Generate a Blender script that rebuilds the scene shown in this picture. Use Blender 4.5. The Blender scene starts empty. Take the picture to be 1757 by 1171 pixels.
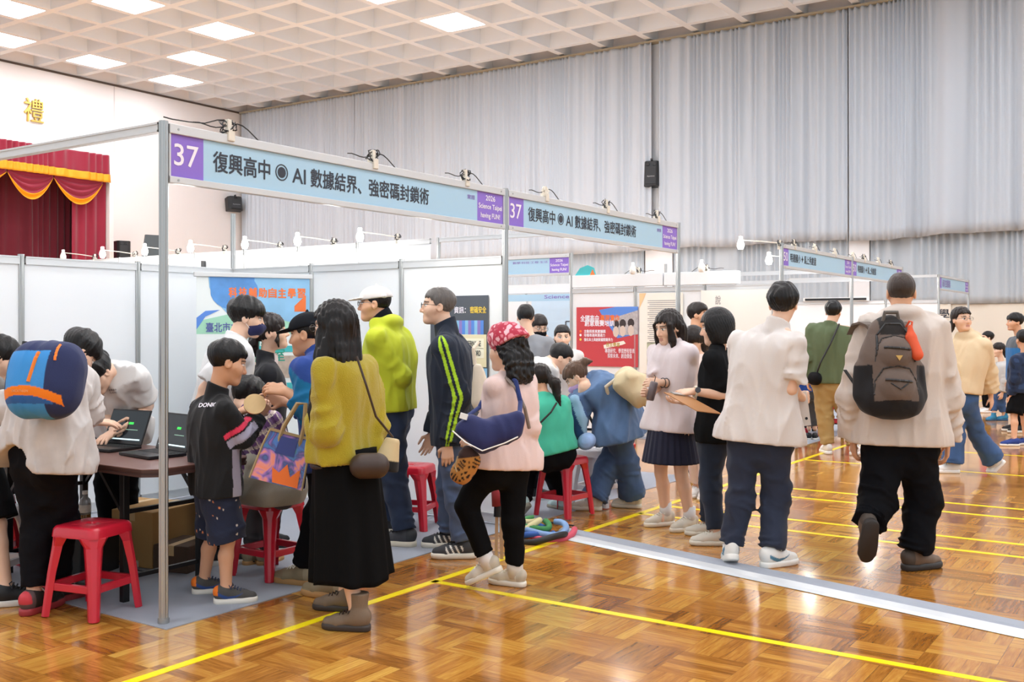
import bpy, math, random
import numpy as np
from mathutils import Vector, Matrix
random.seed(7); np.random.seed(7)
SC = bpy.context.scene
COL = SC.collection
# ------------------------------------------------------------------ camera
FPX, HOR, EYE = 1748.0, 561.0, 1.465          # focal length (px), horizon row, eye height
TH = math.radians(55.79)
CT, ST = math.cos(TH), math.sin(TH)
CAMX, CAMY = -3.187, -4.243
cam = bpy.data.cameras.new('camera'); cam_o = bpy.data.objects.new('camera', cam); COL.objects.link(cam_o)
cam.sensor_width = 36.0; cam.lens = FPX/1757*36.0
cam.shift_y = -(585.5-HOR)/1757.0
cam.clip_end = 200
cam_o.location = (CAMX, CAMY, EYE); cam_o.rotation_euler = (math.pi/2, 0, -TH)
SC.camera = cam_o
# ------------------------------------------------------------------ world, exposure
SC.view_settings.view_transform = 'Standard'; SC.view_settings.look = 'None'
SC.view_settings.exposure = 0.09; SC.view_settings.gamma = 1.0
SC.view_settings.use_curve_mapping = False
SC.cycles.use_denoising = True
SC.cycles.max_bounces = 6; SC.cycles.diffuse_bounces = 4; SC.cycles.glossy_bounces = 3
SC.cycles.transmission_bounces = 4; SC.cycles.transparent_max_bounces = 6
SC.cycles.sample_clamp_indirect = 6.0
SC.cycles.caustics_reflective = False; SC.cycles.caustics_refractive = False
wd = bpy.data.worlds.new('hall_daylight'); SC.world = wd; wd.use_nodes = True
wd.node_tree.nodes['Background'].inputs[0].default_value = (0.86, 0.94, 1.0, 1)
wd.node_tree.nodes['Background'].inputs[1].default_value = 1.0
PANEL_POWER = 19.0                                # emission of a ceiling light panel
CLIP_POWER = 8.0                                 # watts of each clip lamp over the booths

# added lights without fixtures, standing for unseen booth lamps, brighten ceiling and curtains
for _i, (_x, _y) in enumerate(((8, 9), (12, 8), (16, 7.5), (19, 9), (9, 14), (13, 13), (17, 13), (7, 18.5), (11.5, 18), (16, 18), (19.5, 15), (14.5, 21.5))):
    _l = bpy.data.lights.new('added_fill_light', 'POINT'); _l.energy = 95.0; _l.color = (1, .98, .95); _l.shadow_soft_size = .25
    _o = bpy.data.objects.new('added_fill_light', _l); COL.objects.link(_o); _o.location = (_x, _y, 2.45)

# ------------------------------------------------------------------ helpers
def lin(c):
    return tuple((v/12.92 if v <= 0.04045 else ((v+0.055)/1.055)**2.4) for v in c)
def hexc(h):
    return lin(tuple(int(h[i:i+2], 16)/255 for i in (0, 2, 4)))
_M = {}
def nt_new(name):
    m = bpy.data.materials.new(name); m.use_nodes = True
    return m, m.node_tree, m.node_tree.nodes['Principled BSDF']
def mat(name, hx, rough=0.6, metal=0.0, spec=0.5, bump=0.0, bscale=60.0, vary=0.0, sheen=0.0, emit=None, estr=0.0, stretch=None, alpha=1.0, trans=0.0, coat=0.0):
    if name in _M: return _M[name]
    m, nt, b = nt_new(name)
    c = hexc(hx) if isinstance(hx, str) else hx
    b.inputs['Base Color'].default_value = (*c, 1); b.inputs['Roughness'].default_value = rough
    b.inputs['Metallic'].default_value = metal; b.inputs['Specular IOR Level'].default_value = spec
    b.inputs['Alpha'].default_value = alpha; b.inputs['Transmission Weight'].default_value = trans
    b.inputs['Coat Weight'].default_value = coat
    if sheen: b.inputs['Sheen Weight'].default_value = sheen
    if emit: b.inputs['Emission Color'].default_value = (*hexc(emit), 1); b.inputs['Emission Strength'].default_value = estr
    if bump or vary:
        tc = nt.nodes.new('ShaderNodeTexCoord'); mp = nt.nodes.new('ShaderNodeMapping')
        if stretch: mp.inputs['Scale'].default_value = stretch
        nz = nt.nodes.new('ShaderNodeTexNoise'); nz.inputs['Scale'].default_value = bscale; nz.inputs['Detail'].default_value = 4
        nt.links.new(tc.outputs['Object'], mp.inputs[0]); nt.links.new(mp.outputs[0], nz.inputs['Vector'])
        if bump:
            bp = nt.nodes.new('ShaderNodeBump'); bp.inputs['Strength'].default_value = bump; bp.inputs['Distance'].default_value = 0.01
            nt.links.new(nz.outputs[0], bp.inputs['Height']); nt.links.new(bp.outputs[0], b.inputs['Normal'])
        if vary:
            mx = nt.nodes.new('ShaderNodeMix'); mx.data_type = 'RGBA'
            mx.inputs[6].default_value = (*[v*(1-vary) for v in c], 1); mx.inputs[7].default_value = (*[min(1, v*(1+vary)) for v in c], 1)
            nt.links.new(nz.outputs[0], mx.inputs[0]); nt.links.new(mx.outputs[2], b.inputs['Base Color'])
    _M[name] = m
    return m
def attr_mat(name, rough=0.55, spec=0.4, bump=0.0, bscale=80, sss=0.0, sheen=0.0, metal=0.0):
    """material whose colour comes from the mesh's own colour attribute"""
    if name in _M: return _M[name]
    m, nt, b = nt_new(name)
    a = nt.nodes.new('ShaderNodeAttribute'); a.attribute_name = 'Col'
    nt.links.new(a.outputs['Color'], b.inputs['Base Color'])
    b.inputs['Roughness'].default_value = rough; b.inputs['Specular IOR Level'].default_value = spec; b.inputs['Metallic'].default_value = metal
    if sheen: b.inputs['Sheen Weight'].default_value = sheen
    if bump:
        tc = nt.nodes.new('ShaderNodeTexCoord'); nz = nt.nodes.new('ShaderNodeTexNoise'); nz.inputs['Scale'].default_value = bscale
        nt.links.new(tc.outputs['Object'], nz.inputs['Vector'])
        bp = nt.nodes.new('ShaderNodeBump'); bp.inputs['Strength'].default_value = bump; bp.inputs['Distance'].default_value = 0.01
        nt.links.new(nz.outputs[0], bp.inputs['Height']); nt.links.new(bp.outputs[0], b.inputs['Normal'])
    _M[name] = m
    return m

def V(*a): return np.array(a, float)
def unit(v):
    v = np.asarray(v, float); return v/max(np.linalg.norm(v), 1e-9)
def frame(d):
    """two unit vectors square to d"""
    d = unit(d); h = V(0, 0, 1) if abs(d[2]) < .9 else V(1, 0, 0)
    a = unit(np.cross(d, h)); return a, np.cross(d, a)
class MB:
    """collects shapes; build() links them as ONE mesh object"""
    def __init__(s): s.v = []; s.f = []; s.mi = []; s.sm = []; s.cur = 0; s.smooth = False
    def add(s, vs, fs):
        n = len(s.v); s.v += [tuple(map(float, p)) for p in vs]
        for f in fs: s.f.append(tuple(i+n for i in f)); s.mi.append(s.cur); s.sm.append(s.smooth)
        return s
    def box(s, x0, x1, y0, y1, z0, z1):
        return s.add([(x, y, z) for x in (x0, x1) for y in (y0, y1) for z in (z0, z1)],
              [(0, 1, 3, 2), (4, 6, 7, 5), (0, 4, 5, 1), (2, 3, 7, 6), (0, 2, 6, 4), (1, 5, 7, 3)])
    def obox(s, c, ax, ay, az):
        c, ax, ay, az = map(np.asarray, (c, ax, ay, az))
        return s.add([c+i*ax+j*ay+k*az for i in (-1, 1) for j in (-1, 1) for k in (-1, 1)],
              [(0, 1, 3, 2), (4, 6, 7, 5), (0, 4, 5, 1), (2, 3, 7, 6), (0, 2, 6, 4), (1, 5, 7, 3)])
    def bar(s, a, b, w, h, up=(0, 0, 1)):
        a, b = np.asarray(a, float), np.asarray(b, float); d = b-a; u = np.cross(unit(d), unit(up))
        if np.linalg.norm(u) < 1e-3: u = V(1, 0, 0)
        u = unit(u); n = unit(np.cross(u, d))
        return s.obox((a+b)/2, u*w/2, d/2, n*h/2)
    def loft(s, rings, cap=True, closed=True):
        n = len(rings[0]); vs = [p for r in rings for p in r]; fs = []
        for i in range(len(rings)-1):
            for j in range(n if closed else n-1):
                k = (j+1) % n; fs.append((i*n+j, i*n+k, (i+1)*n+k, (i+1)*n+j))
        if cap and closed: fs.append(tuple(range(n))[::-1]); fs.append(tuple((len(rings)-1)*n+j for j in range(n)))
        return s.add(vs, fs)
    def cyl(s, a, b, r0, r1=None, n=16, cap=True):
        r1 = r0 if r1 is None else r1; a, b = np.asarray(a, float), np.asarray(b, float); u, w = frame(b-a)
        an = np.linspace(0, 2*np.pi, n, endpoint=False)
        return s.loft([[c+r*(math.cos(t)*u+math.sin(t)*w) for t in an] for c, r in ((a, r0), (b, r1))], cap)
    def tube(s, pts, r, n=8, cap=True):
        pts = [np.asarray(p, float) for p in pts]; rings = []; u = None
        for i, p in enumerate(pts):
            d = unit(pts[min(i+1, len(pts)-1)]-pts[max(i-1, 0)])
            if u is None: u, _ = frame(d)
            u = unit(u-np.dot(u, d)*d); w = np.cross(d, u); rr = r[i] if hasattr(r, '__len__') else r
            rings.append([p+rr*(math.cos(t)*u+math.sin(t)*w) for t in np.linspace(0, 2*np.pi, n, endpoint=False)])
        return s.loft(rings, cap)
    def lathe(s, c, prof, n=24, axis=(0, 0, 1)):
        u, w = frame(axis); ax = unit(axis); c = np.asarray(c, float)
        return s.loft([[c+ax*z+max(r, 1e-4)*(math.cos(t)*u+math.sin(t)*w) for t in np.linspace(0, 2*np.pi, n, endpoint=False)] for r, z in prof])
    def prism(s, poly, o, ux, uy, d):
        o, ux, uy, d = map(lambda q: np.asarray(q, float), (o, ux, uy, d)); n = len(poly)
        vs = [o+ux*x+uy*y for x, y in poly]; vs += [p+d for p in vs]
        return s.add(vs, [tuple(range(n))[::-1], tuple(range(n, 2*n))]+[(i, (i+1) % n, (i+1) % n+n, i+n) for i in range(n)])
    def ball(s, c, r, n=12, m=8, sx=1, sy=1, sz=1):
        c = np.asarray(c, float)
        return s.loft([[c+r*V(sx*math.sin(p)*math.cos(t), sy*math.sin(p)*math.sin(t), -sz*math.cos(p)) for t in np.linspace(0, 2*np.pi, n, endpoint=False)] for p in np.linspace(.05, math.pi-.05, m)])
    def build(s, name, m, parent=None, off=(0, 0, 0), bevel=0.0, smooth=None):
        me = bpy.data.meshes.new(name)
        o = np.asarray(off, float)
        me.from_pydata([tuple(np.asarray(p)-o) for p in s.v], [], s.f)
        for q in (m if isinstance(m, (list, tuple)) else [m]): me.materials.append(q)
        me.polygons.foreach_set('material_index', s.mi)
        me.polygons.foreach_set('use_smooth', s.sm if smooth is None else [smooth]*len(s.f))
        me.validate(); me.update()
        ob = link(name, me, parent)
        if parent is None: ob.location = off
        if bevel:
            bv = ob.modifiers.new('bevel', 'BEVEL'); bv.width = bevel; bv.segments = 2; bv.limit_method = 'ANGLE'
        return ob
def link(name, data, parent=None):
    ob = bpy.data.objects.new(name, data); COL.objects.link(ob)
    if parent is not None: ob.parent = parent
    return ob
def tag(o, label, cat, group=None, kind=None):
    o['label'] = label; o['category'] = cat
    if group: o['group'] = group
    if kind: o['kind'] = kind
    return o
def empty(name, loc, rz=0, label=None, cat=None, group=None):
    o = link(name, None); o.location = loc; o.rotation_euler = (0, 0, rz); o.empty_display_size = .1
    if label: tag(o, label, cat, group)
    return o
def struct(o): o['kind'] = 'structure'; return o
def copy_tree(o, parent=None):
    c = o.copy(); COL.objects.link(c)
    if parent is not None: c.parent = parent
    for ch in list(o.children): copy_tree(ch, c)
    return c
# picture -> hall coordinates: camera right/forward axes in the hall frame
RT = V(CT, -ST, 0); FW = V(ST, CT, 0)
def W(px, py, Y):
    return V(CAMX, CAMY, EYE)+RT*((px-878.5)/FPX*Y)+FW*Y+V(0, 0, (HOR-py)/FPX*Y)
def G(px, py):
    return W(px, py, FPX*EYE/(py-HOR))
def on_x(px, xw, py=561):
    xr = (px-878.5)/FPX; return W(px, py, (xw-CAMX)/(CT*xr+ST))
def on_y(px, yw, py=561):
    xr = (px-878.5)/FPX; return W(px, py, (yw-CAMY)/(-ST*xr+CT))
def text(name, s, m, parent, box, ux, uy, n, bold=0.0, off=(0, 0, 0), depth=0.001, space=1.0):
    """lettering as a mesh fitted into box=(centre point, width, height) on the plane ux,uy with normal n"""
    cu = bpy.data.curves.new(name, 'FONT'); cu.body = s; cu.size = 1.0; cu.extrude = 0.0; cu.resolution_u = 3; cu.align_x = 'CENTER'; cu.space_line = space
    to = bpy.data.objects.new('t', cu); COL.objects.link(to)
    dg = bpy.context.evaluated_depsgraph_get(); dg.update()
    me = bpy.data.meshes.new_from_object(to.evaluated_get(dg)); bpy.data.objects.remove(to); bpy.data.curves.remove(cu)
    k = len(me.vertices)
    if k == 0: return None
    co = np.empty(k*3); me.vertices.foreach_get('co', co); co = co.reshape(-1, 3)
    lo, hi = co.min(0), co.max(0); c, w, h = box
    q = (co-(lo+hi)/2)/np.maximum(hi-lo, 1e-6)
    P = np.asarray(c)+np.outer(q[:, 0]*w, ux)+np.outer(q[:, 1]*h, uy)+np.asarray(n)*depth-np.asarray(off)
    fs = [tuple(p.vertices) for p in me.polygons]; bpy.data.meshes.remove(me)
    em = h/max(1, s.count('\n')+1); b = MB(); sh = [(0, 0)] if bold <= 0 else [(math.cos(t)*bold*em*.8, math.sin(t)*bold*em*.8) for t in np.linspace(0, 2*np.pi, 6, endpoint=False)]
    for i, (dx, dy) in enumerate(sh): b.add(P+np.asarray(ux)*dx+np.asarray(uy)*dy+np.asarray(n)*(i*.00004), fs)
    return b.build(name, m, parent)
# ================================================================== the hall
WX, WY, CH = 22.75, 25.4, 9.465        # curtain wall, stage wall, ceiling soffit
GX0, GY0, GA, GB = 15.93, 17.07, 1.442, 1.419
def parquet():
    m, nt, b = nt_new('oiled teak parquet'); N = nt.nodes; L = nt.links
    def mth(op, a, bb=None, c=None):
        n = N.new('ShaderNodeMath'); n.operation = op
        for i, q in enumerate((a, bb, c)):
            if q is None: continue
            if isinstance(q, (int, float)): n.inputs[i].default_value = q
            else: L.new(q, n.inputs[i])
        return n.outputs[0]
    g = N.new('ShaderNodeNewGeometry'); sp = N.new('ShaderNodeSeparateXYZ'); L.new(g.outputs['Position'], sp.inputs[0])
    S = 0.30
    x = mth('DIVIDE', mth('ADD', sp.outputs[0], 100.05), S); y = mth('DIVIDE', mth('ADD', sp.outputs[1], 100.1), S)
    fx, fy = mth('FLOOR', x), mth('FLOOR', y); rx, ry = mth('SUBTRACT', x, fx), mth('SUBTRACT', y, fy)
    par = mth('MODULO', mth('ADD', fx, fy), 2.0)
    ipar = mth('SUBTRACT', 1.0, par)
    u = mth('ADD', mth('MULTIPLY', rx, par), mth('MULTIPLY', ry, ipar))       # across the strips
    v = mth('ADD', mth('MULTIPLY', ry, par), mth('MULTIPLY', rx, ipar))       # along the strips
    u5 = mth('MULTIPLY', u, 5.0); k = mth('FLOOR', u5); fu = mth('SUBTRACT', u5, k)
    cv = N.new('ShaderNodeCombineXYZ'); L.new(fx, cv.inputs[0]); L.new(fy, cv.inputs[1]); L.new(k, cv.inputs[2])
    wn = N.new('ShaderNodeTexWhiteNoise'); wn.noise_dimensions = '3D'; L.new(cv.outputs[0], wn.inputs[0])
    cb = N.new('ShaderNodeCombineXYZ'); L.new(fx, cb.inputs[0]); L.new(fy, cb.inputs[1])
    wb = N.new('ShaderNodeTexWhiteNoise'); wb.noise_dimensions = '3D'; L.new(cb.outputs[0], wb.inputs[0])
    gv = N.new('ShaderNodeCombineXYZ'); L.new(mth('ADD', mth('MULTIPLY', u5, 2.6), mth('MULTIPLY', wn.outputs[0], 40)), gv.inputs[0])
    L.new(mth('MULTIPLY', v, 1.3), gv.inputs[1]); L.new(mth('MULTIPLY', wn.outputs[0], 91), gv.inputs[2])
    gr = N.new('ShaderNodeTexNoise'); gr.inputs['Scale'].default_value = 1.6; gr.inputs['Detail'].default_value = 5; gr.inputs['Roughness'].default_value = .62; L.new(gv.outputs[0], gr.inputs['Vector'])
    big = N.new('ShaderNodeTexNoise'); big.inputs['Scale'].default_value = .55; L.new(g.outputs['Position'], big.inputs['Vector'])
    t = mth('ADD', mth('ADD', mth('MULTIPLY', wn.outputs[0], .34), mth('MULTIPLY', wb.outputs[0], .24)), mth('ADD', mth('MULTIPLY', gr.outputs[0], .87), mth('MULTIPLY', big.outputs[0], .35)))
    cr = N.new('ShaderNodeValToRGB'); L.new(mth('SUBTRACT', t, .42), cr.inputs[0])
    e = cr.color_ramp.elements; e[0].position = .05; e[0].color = (*hexc('744418'), 1); e[1].position = .95; e[1].color = (*hexc('e2b25a'), 1)
    for p, h in ((.3, '9c6427'), (.5, 'b87b34'), (.72, 'cb9643')):
        q = e.new(p); q.color = (*hexc(h), 1)
    edge = mth('MINIMUM', mth('MULTIPLY', mth('MINIMUM', fu, mth('SUBTRACT', 1.0, fu)), .06), mth('MULTIPLY', mth('MINIMUM', v, mth('SUBTRACT', 1.0, v)), .30))
    gap = mth('LESS_THAN', edge, mth('MULTIPLY', wb.outputs[0], .0016))
    mx = N.new('ShaderNodeMix'); mx.data_type = 'RGBA'; L.new(mth('MULTIPLY', gap, .55), mx.inputs[0]); L.new(cr.outputs[0], mx.inputs[6]); mx.inputs[7].default_value = (*hexc('4a2408'), 1)
    L.new(mx.outputs[2], b.inputs['Base Color'])
    rg = N.new('ShaderNodeTexNoise'); rg.inputs['Scale'].default_value = 3.0; rg.inputs['Detail'].default_value = 3; L.new(g.outputs['Position'], rg.inputs['Vector'])
    L.new(mth('ADD', mth('MULTIPLY', rg.outputs[0], .10), .10), b.inputs['Roughness'])
    b.inputs['Specular IOR Level'].default_value = .5; b.inputs['Coat Weight'].default_value = .25; b.inputs['Coat Roughness'].default_value = .06
    bp = N.new('ShaderNodeBump'); bp.inputs['Strength'].default_value = .06; bp.inputs['Distance'].default_value = .004
    L.new(mth('ADD', mth('MULTIPLY', wn.outputs[0], 1.0), mth('MULTIPLY', big.outputs[0], 2.0)), bp.inputs['Height']); L.new(bp.outputs[0], b.inputs['Normal'])
    return m
M_WHITEWALL = mat('painted plaster wall', 'ece6e3', .8, bump=.03, bscale=6)
M_CONC = mat('painted concrete ceiling', 'e9eff5', .85, bump=.04, bscale=5)
M_BEIGE = mat('beige dado paint', 'e9e2d4', .7)
M_YEL = mat('yellow court paint', 'ffe100', .28, vary=.06, bscale=4)
M_ALU = mat('aluminium extrusion', 'b2b3b2', .32, metal=.9, bump=.02)
M_ALUW = mat('pale aluminium rail', 'd3d5d6', .45, metal=.25)
M_BLACK = mat('black plastic', '17181a', .45)
M_DARKGREY = mat('dark grey grille', '2b2d30', .6, bump=.2, bscale=300)
M_WHITE = mat('white plastic', 'f3f3f1', .4)
M_GLOW = mat('lit light panel', 'ffffff', .5, emit='f2f7ff', estr=PANEL_POWER)
def hall():
    struct(MB().box(-9, WX+.3, -18, WY+.3, -.2, 0).build('floor', parquet()))
    # waffle ceiling
    b = MB(); hw = .10; ins = .16; dep = .52
    for i in range(-17, 5):
        for j in range(-6, 25):
            x0, x1 = GX0+GA*i, GX0+GA*(i+1); y1, y0 = GY0-GB*j, GY0-GB*(j+1)
            if x0 > WX or y0 > WY: continue
            o = [(x0, y0), (x1, y0), (x1, y1), (x0, y1)]
            a = [(x0+hw, y0+hw), (x1-hw, y0+hw), (x1-hw, y1-hw), (x0+hw, y1-hw)]
            c = [(x0+ins, y0+ins), (x1-ins, y0+ins), (x1-ins, y1-ins), (x0+ins, y1-ins)]
            vs = [(*p, CH) for p in o]+[(*p, CH) for p in a]+[(*p, CH+dep) for p in c]
            fs = [(8, 9, 10, 11)]
            for k in range(4):
                l = (k+1) % 4; fs += [(k, l, 4+l, 4+k), (4+k, 4+l, 8+l, 8+k)]
            b.add(vs, fs)
    struct(b.build('ceiling', M_CONC))
    struct(MB().box(WX, WX+.3, -18, WY+.3, 0, CH+.6).build('wall_curtain_side', M_WHITEWALL))
    struct(MB().box(WX-.06, WX, -18, WY, 0, 2.0).build('trim_dado', M_BEIGE))
    # stage wall with its opening
    OX0, OX1, OZ0, OZ1 = 2.0, 16.95, 1.2, 7.05
    w = MB(); w.box(-9, OX0, WY, WY+.3, 0, CH+.6); w.box(OX1, WX+.3, WY, WY+.3, 0, CH+.6); w.box(OX0, OX1, WY, WY+.3, OZ1, CH+.6); w.box(OX0, OX1, WY, WY+.3, 0, OZ0)
    struct(w.build('wall_stage_side', M_WHITEWALL))
    f = MB(); f.box(OX1, OX1+.16, WY-.05, WY, OZ0, OZ1+.16); f.box(OX0, OX1, WY-.05, WY, OZ1, OZ1+.12)
    struct(f.build('trim_stage_frame', mat('white stage moulding', 'f1eeea', .5), bevel=.01))
    s = MB(); s.box(OX0-.3, OX1+.3, WY+.3, WY+3.2, OZ0-.2, OZ0); s.box(OX0-.3, OX1+.3, WY+3.1, WY+3.3, OZ0, CH); s.box(OX0-.5, OX0-.3, WY+.3, WY+3.3, OZ0, CH); s.box(OX1+.3, OX1+.5, WY+.3, WY+3.3, OZ0, CH); s.box(OX0-.3, OX1+.3, WY+.3, WY+3.3, CH, CH+.1)
    struct(s.build('wall_stage_recess', mat('stage recess paint', '5a3a36', .9)))
    struct(MB().box(-9, WX, WY-.04, WY, CH-.09, CH-.03).build('trim_ceiling_edge', mat('dark brown cornice strip', '54463c', .7)))
    x = on_y(196, WY)[0]; struct(MB().box(x-.02, x+.02, WY-.008, WY, OZ1+.16, CH-.1).build('trim_wall_seam', mat('wall seam paint', 'd6cfcc', .8)))
    # ceiling lights
    lit = [(-1, -1), (0, -3), (1, -5), (-1, -5), (-3, -1), (-3, -5), (-4, -3), (-1, 3), (1, 3), (0, 5)]
    def shown(i, j):
        P = V(GX0+GA*(i+.5), GY0-GB*(j+.5), CH)-V(CAMX, CAMY, EYE); Y = P@FW
        if Y < .5: return False
        return -150 < 878.5+FPX*(P@RT)/Y < 1900 and HOR-FPX*P[2]/Y > -90
    extra = [(i, j) for i in range(-16, 5) for j in range(-5, 24) if i % 2 and j % 4 == 3 and not shown(i, j)]
    names = {(-1, -1): 'right of the large one, above the other two', (0, -3): 'middle of the slanting row of three', (1, -5): 'nearest the wall corner', (-1, -5): 'just above the gold character', (-3, -1): 'largest one at the top edge', (-3, -5): 'lower at the left picture edge', (-4, -3): 'upper at the left picture edge', (-1, 3): 'cut by the top edge above the booth sign', (1, 3): 'alone in the middle of the ceiling', (0, 5): 'a sliver at the top edge'}
    for (i, j) in lit+extra:
        x0, x1 = GX0+GA*i+.13, GX0+GA*(i+1)-.13; y1, y0 = GY0-GB*j-.13, GY0-GB*(j+1)+.13
        e = empty('ceiling_light', ((x0+x1)/2, (y0+y1)/2, CH), 0, 'square white ceiling light panel '+names.get((i, j), 'outside the picture'), 'ceiling light', 'ceiling light panels')
        MB().box(x0-.02, x1+.02, y0-.02, y1+.02, CH+.03, CH+.07).build('frame', M_WHITE, e, e.location)
        MB().box(x0, x1, y0, y1, CH+.005, CH+.03).build('diffuser', M_GLOW, e, e.location)
    # court lines
    def line(n, x0, x1, y0, y1):
        struct(MB().box(x0, x1, y0, y1, 0, .0015).build('trim_%d' % n, M_YEL))
    line(1, -7, 22, -.607, -.555)
    for n, xx in enumerate((1.405, 3.98, 4.40, 5.41, 5.86, 7.9, 9.6)): line(n+2, xx-.025, xx+.025, -14, -.57)
hall()
# ------------------------------------------------------------------ gym curtains
M_CURT = mat('grey gym curtain', 'bfc7d0', .9, sheen=.2, bump=.05, bscale=90)
M_CURT2 = mat('grey lower curtain', 'bcc5cd', .9, sheen=.2, bump=.05, bscale=90)
def curtain(name, label, xw, y0, y1, z0, z1, m, seed, pleat=.15, amp=.05, broad=.1, hem=.05, rows=26, cat='curtain', group=None, axis='x', bottom=None):
    r = np.random.RandomState(seed); n = int((y1-y0)/.03)+2; t = np.linspace(0, 1, n); z = np.linspace(0, 1, rows)**1.3
    T, Z = np.meshgrid(t, z)
    yy = y0+(y1-y0)*t; ph = np.cumsum(1+.5*np.interp(yy, np.linspace(y0, y1, 40), r.randn(40)))*(.03/pleat)*2*np.pi
    top = np.sin(ph)*amp
    nb = max(4, int((y1-y0)/.45)); kb = np.sort(r.rand(nb)); 
    br = np.zeros(n)
    for c in kb: br += r.choice([-1, 1.4])*np.exp(-((t-c)*(y1-y0)/(.09+.12*r.rand()))**2)
    br *= broad
    lean = np.interp(t, np.linspace(0, 1, 14), r.randn(14))*.16
    D = np.empty_like(T); Yc = np.empty_like(T)
    for k in range(rows):
        w = z[k]; D[k] = top*(1-.62*w)+np.interp(np.clip(t+lean/(y1-y0)*(1-w)*.6, 0, 1), t, br)*(.25+.75*w); Yc[k] = yy
    he = np.interp(t, np.linspace(0, 1, max(6, nb//2)), r.rand(max(6, nb//2)))*hem
    bot = z0 if bottom is None else z0+np.interp(t, *bottom)
    Zc = z1-(z1-(bot+he)[None, :])*Z
    P = np.stack([xw-.08-D, Yc, Zc], -1) if axis == 'x' else np.stack([Yc, xw-.08-D, Zc], -1)
    b = MB(); b.smooth = True; vs = P.reshape(-1, 3)
    fs = [(i*n+j, i*n+j+1, (i+1)*n+j+1, (i+1)*n+j) for i in range(rows-1) for j in range(n-1)]
    b.add(vs, fs); off = (xw, (y0+y1)/2, z0) if axis == 'x' else ((y0+y1)/2, xw, z0)
    o = b.build(name, m, None, off)
    sd = o.modifiers.new('cloth', 'SOLIDIFY'); sd.thickness = .008
    return tag(o, label, cat, group)
cx = WX-.28
def cy(px): return on_x(px, cx)[1]
yu = [cy(417), cy(612), cy(1121), cy(1131), cy(1456), cy(1459), cy(1680), -13]
up = 'long grey curtains under the ceiling'
curtain('gym_curtain', 'tall grey curtain in the corner beside the stage wall', cx, yu[1]+.03, yu[0]-.05, 3.55, CH-.1, M_CURT, 1, .14, .045, .06, group=up)
curtain('gym_curtain', 'tall grey curtain left of the wall speaker, behind the booth sign', cx, yu[2], yu[1]-.03, 3.55, CH-.1, M_CURT, 2, .15, .05, .08, group=up)
curtain('gym_curtain', 'tall grey curtain right of the wall speaker', cx, yu[4], yu[3], 3.55, CH-.1, M_CURT, 3, .17, .06, .10, hem=.1, group=up)
curtain('gym_curtain', 'tall grey curtain at the right edge with loose uneven hem', cx, yu[7], yu[5], 3.45, CH-.1, M_CURT, 4, .19, .06, .13, hem=.28, group=up)
cl = WX-.02
lo = 'lower grey curtains below the long ones'
curtain('lower_curtain', 'short grey curtain above the far booths, pulled to a white column', cl, cy(1103)+.05, cy(640), 2.0, 3.75, M_CURT2, 11, .16, .05, .05, hem=.02, rows=12, group=lo)
curtain('lower_curtain', 'short grey curtain between the two white columns', cl, cy(1452), cy(1152), 2.0, 3.75, M_CURT2, 12, .16, .05, .04, hem=.02, rows=12, group=lo)
curtain('lower_curtain', 'short grey pleated curtain over the beige dado at the right', cl, -13, cy(1491), 2.0, 3.75, M_CURT2, 13, .21, .06, .02, hem=.02, rows=12, group=lo)
for n, (a, b_) in enumerate(((1104, 1150), (1454, 1489))):
    struct(MB().box(WX-.16, WX, cy(b_), cy(a), 0, CH).build('trim_column', mat('white column paint', 'e9eaec', .7)))
rail = MB(); rail.box(cx-.16, WX, -13, WY-.1, CH-.11, CH-.06); struct(rail.build('trim_curtain_rail', mat('tan curtain track', 'a99f88', .7)))
# stage drapes
M_RED = mat('crimson stage velvet', '8e1430', .85, sheen=.35, bump=.05, bscale=50)
M_DKRED = mat('dark crimson stage velvet', '6a1426', .9, sheen=.3, bump=.05, bscale=50)
M_GOLD = mat('gold fringe', 'f2a416', .6, bump=.3, bscale=120, stretch=(1, 1, .1))
SX1 = 16.93
curtain('stage_back_curtain', 'dark crimson curtain closing the back of the stage', WY+1.3, 2.2, SX1, 1.2, 7.0, M_DKRED, 21, .3, .07, .1, rows=14, axis='y')
curtain('stage_side_curtain', 'bright crimson curtain hanging down the right side of the stage', WY+.25, on_y(128, WY)[0], SX1, 1.2, 6.5, M_RED, 22, .38, .06, .05, rows=14, axis='y')
val = curtain('stage_valance', 'crimson pleated valance across the top of the stage', WY-.02, 2.2, SX1, 6.35, 7.05, M_RED, 23, .28, .05, .02, hem=.01, rows=8, axis='y')
fr = curtain('gold_fringe', 'gold fringe band', WY-.07, 2.2, SX1, 6.16, 6.42, M_GOLD, 23, .28, .05, .02, hem=.0, rows=6, axis='y')
fr.location = V(*fr.location)-V(*val.location); fr.parent = val; del fr['category']
def swag(x0, x1, z, drop, label):
    e = empty('stage_swag', ((x0+x1)/2, WY-.02, z), 0, label, 'stage swag', 'swags under the stage valance')
    for nm, m, a0, a1, dy in (('drape', M_RED, 0, .78, 0), ('gold_edge', M_GOLD, .78, 1.0, -.01)):
        b = MB(); b.smooth = True; n, r = 40, 14; vs = []
        for i in range(r):
            a = a0+(a1-a0)*i/(r-1)
            for j in range(n):
                t = j/(n-1); sag = 4*t*(1-t)
                vs.append((x0+(x1-x0)*t, WY-.02+dy-.05*math.sin(a*26)*sag, z-a*drop*sag-.12*a*(1-sag)))
        b.add(vs, [(i*n+j, i*n+j+1, (i+1)*n+j+1, (i+1)*n+j) for i in range(r-1) for j in range(n-1)])
        o = b.build(nm, m, e, e.location); o.modifiers.new('s', 'SOLIDIFY').thickness = .01
sx = [on_y(p, WY)[0] for p in (12, 92, 131)]
swag(sx[0], sx[1]-.03, 6.2, .85, 'crimson swag with gold lower edge hanging left under the valance')
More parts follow.
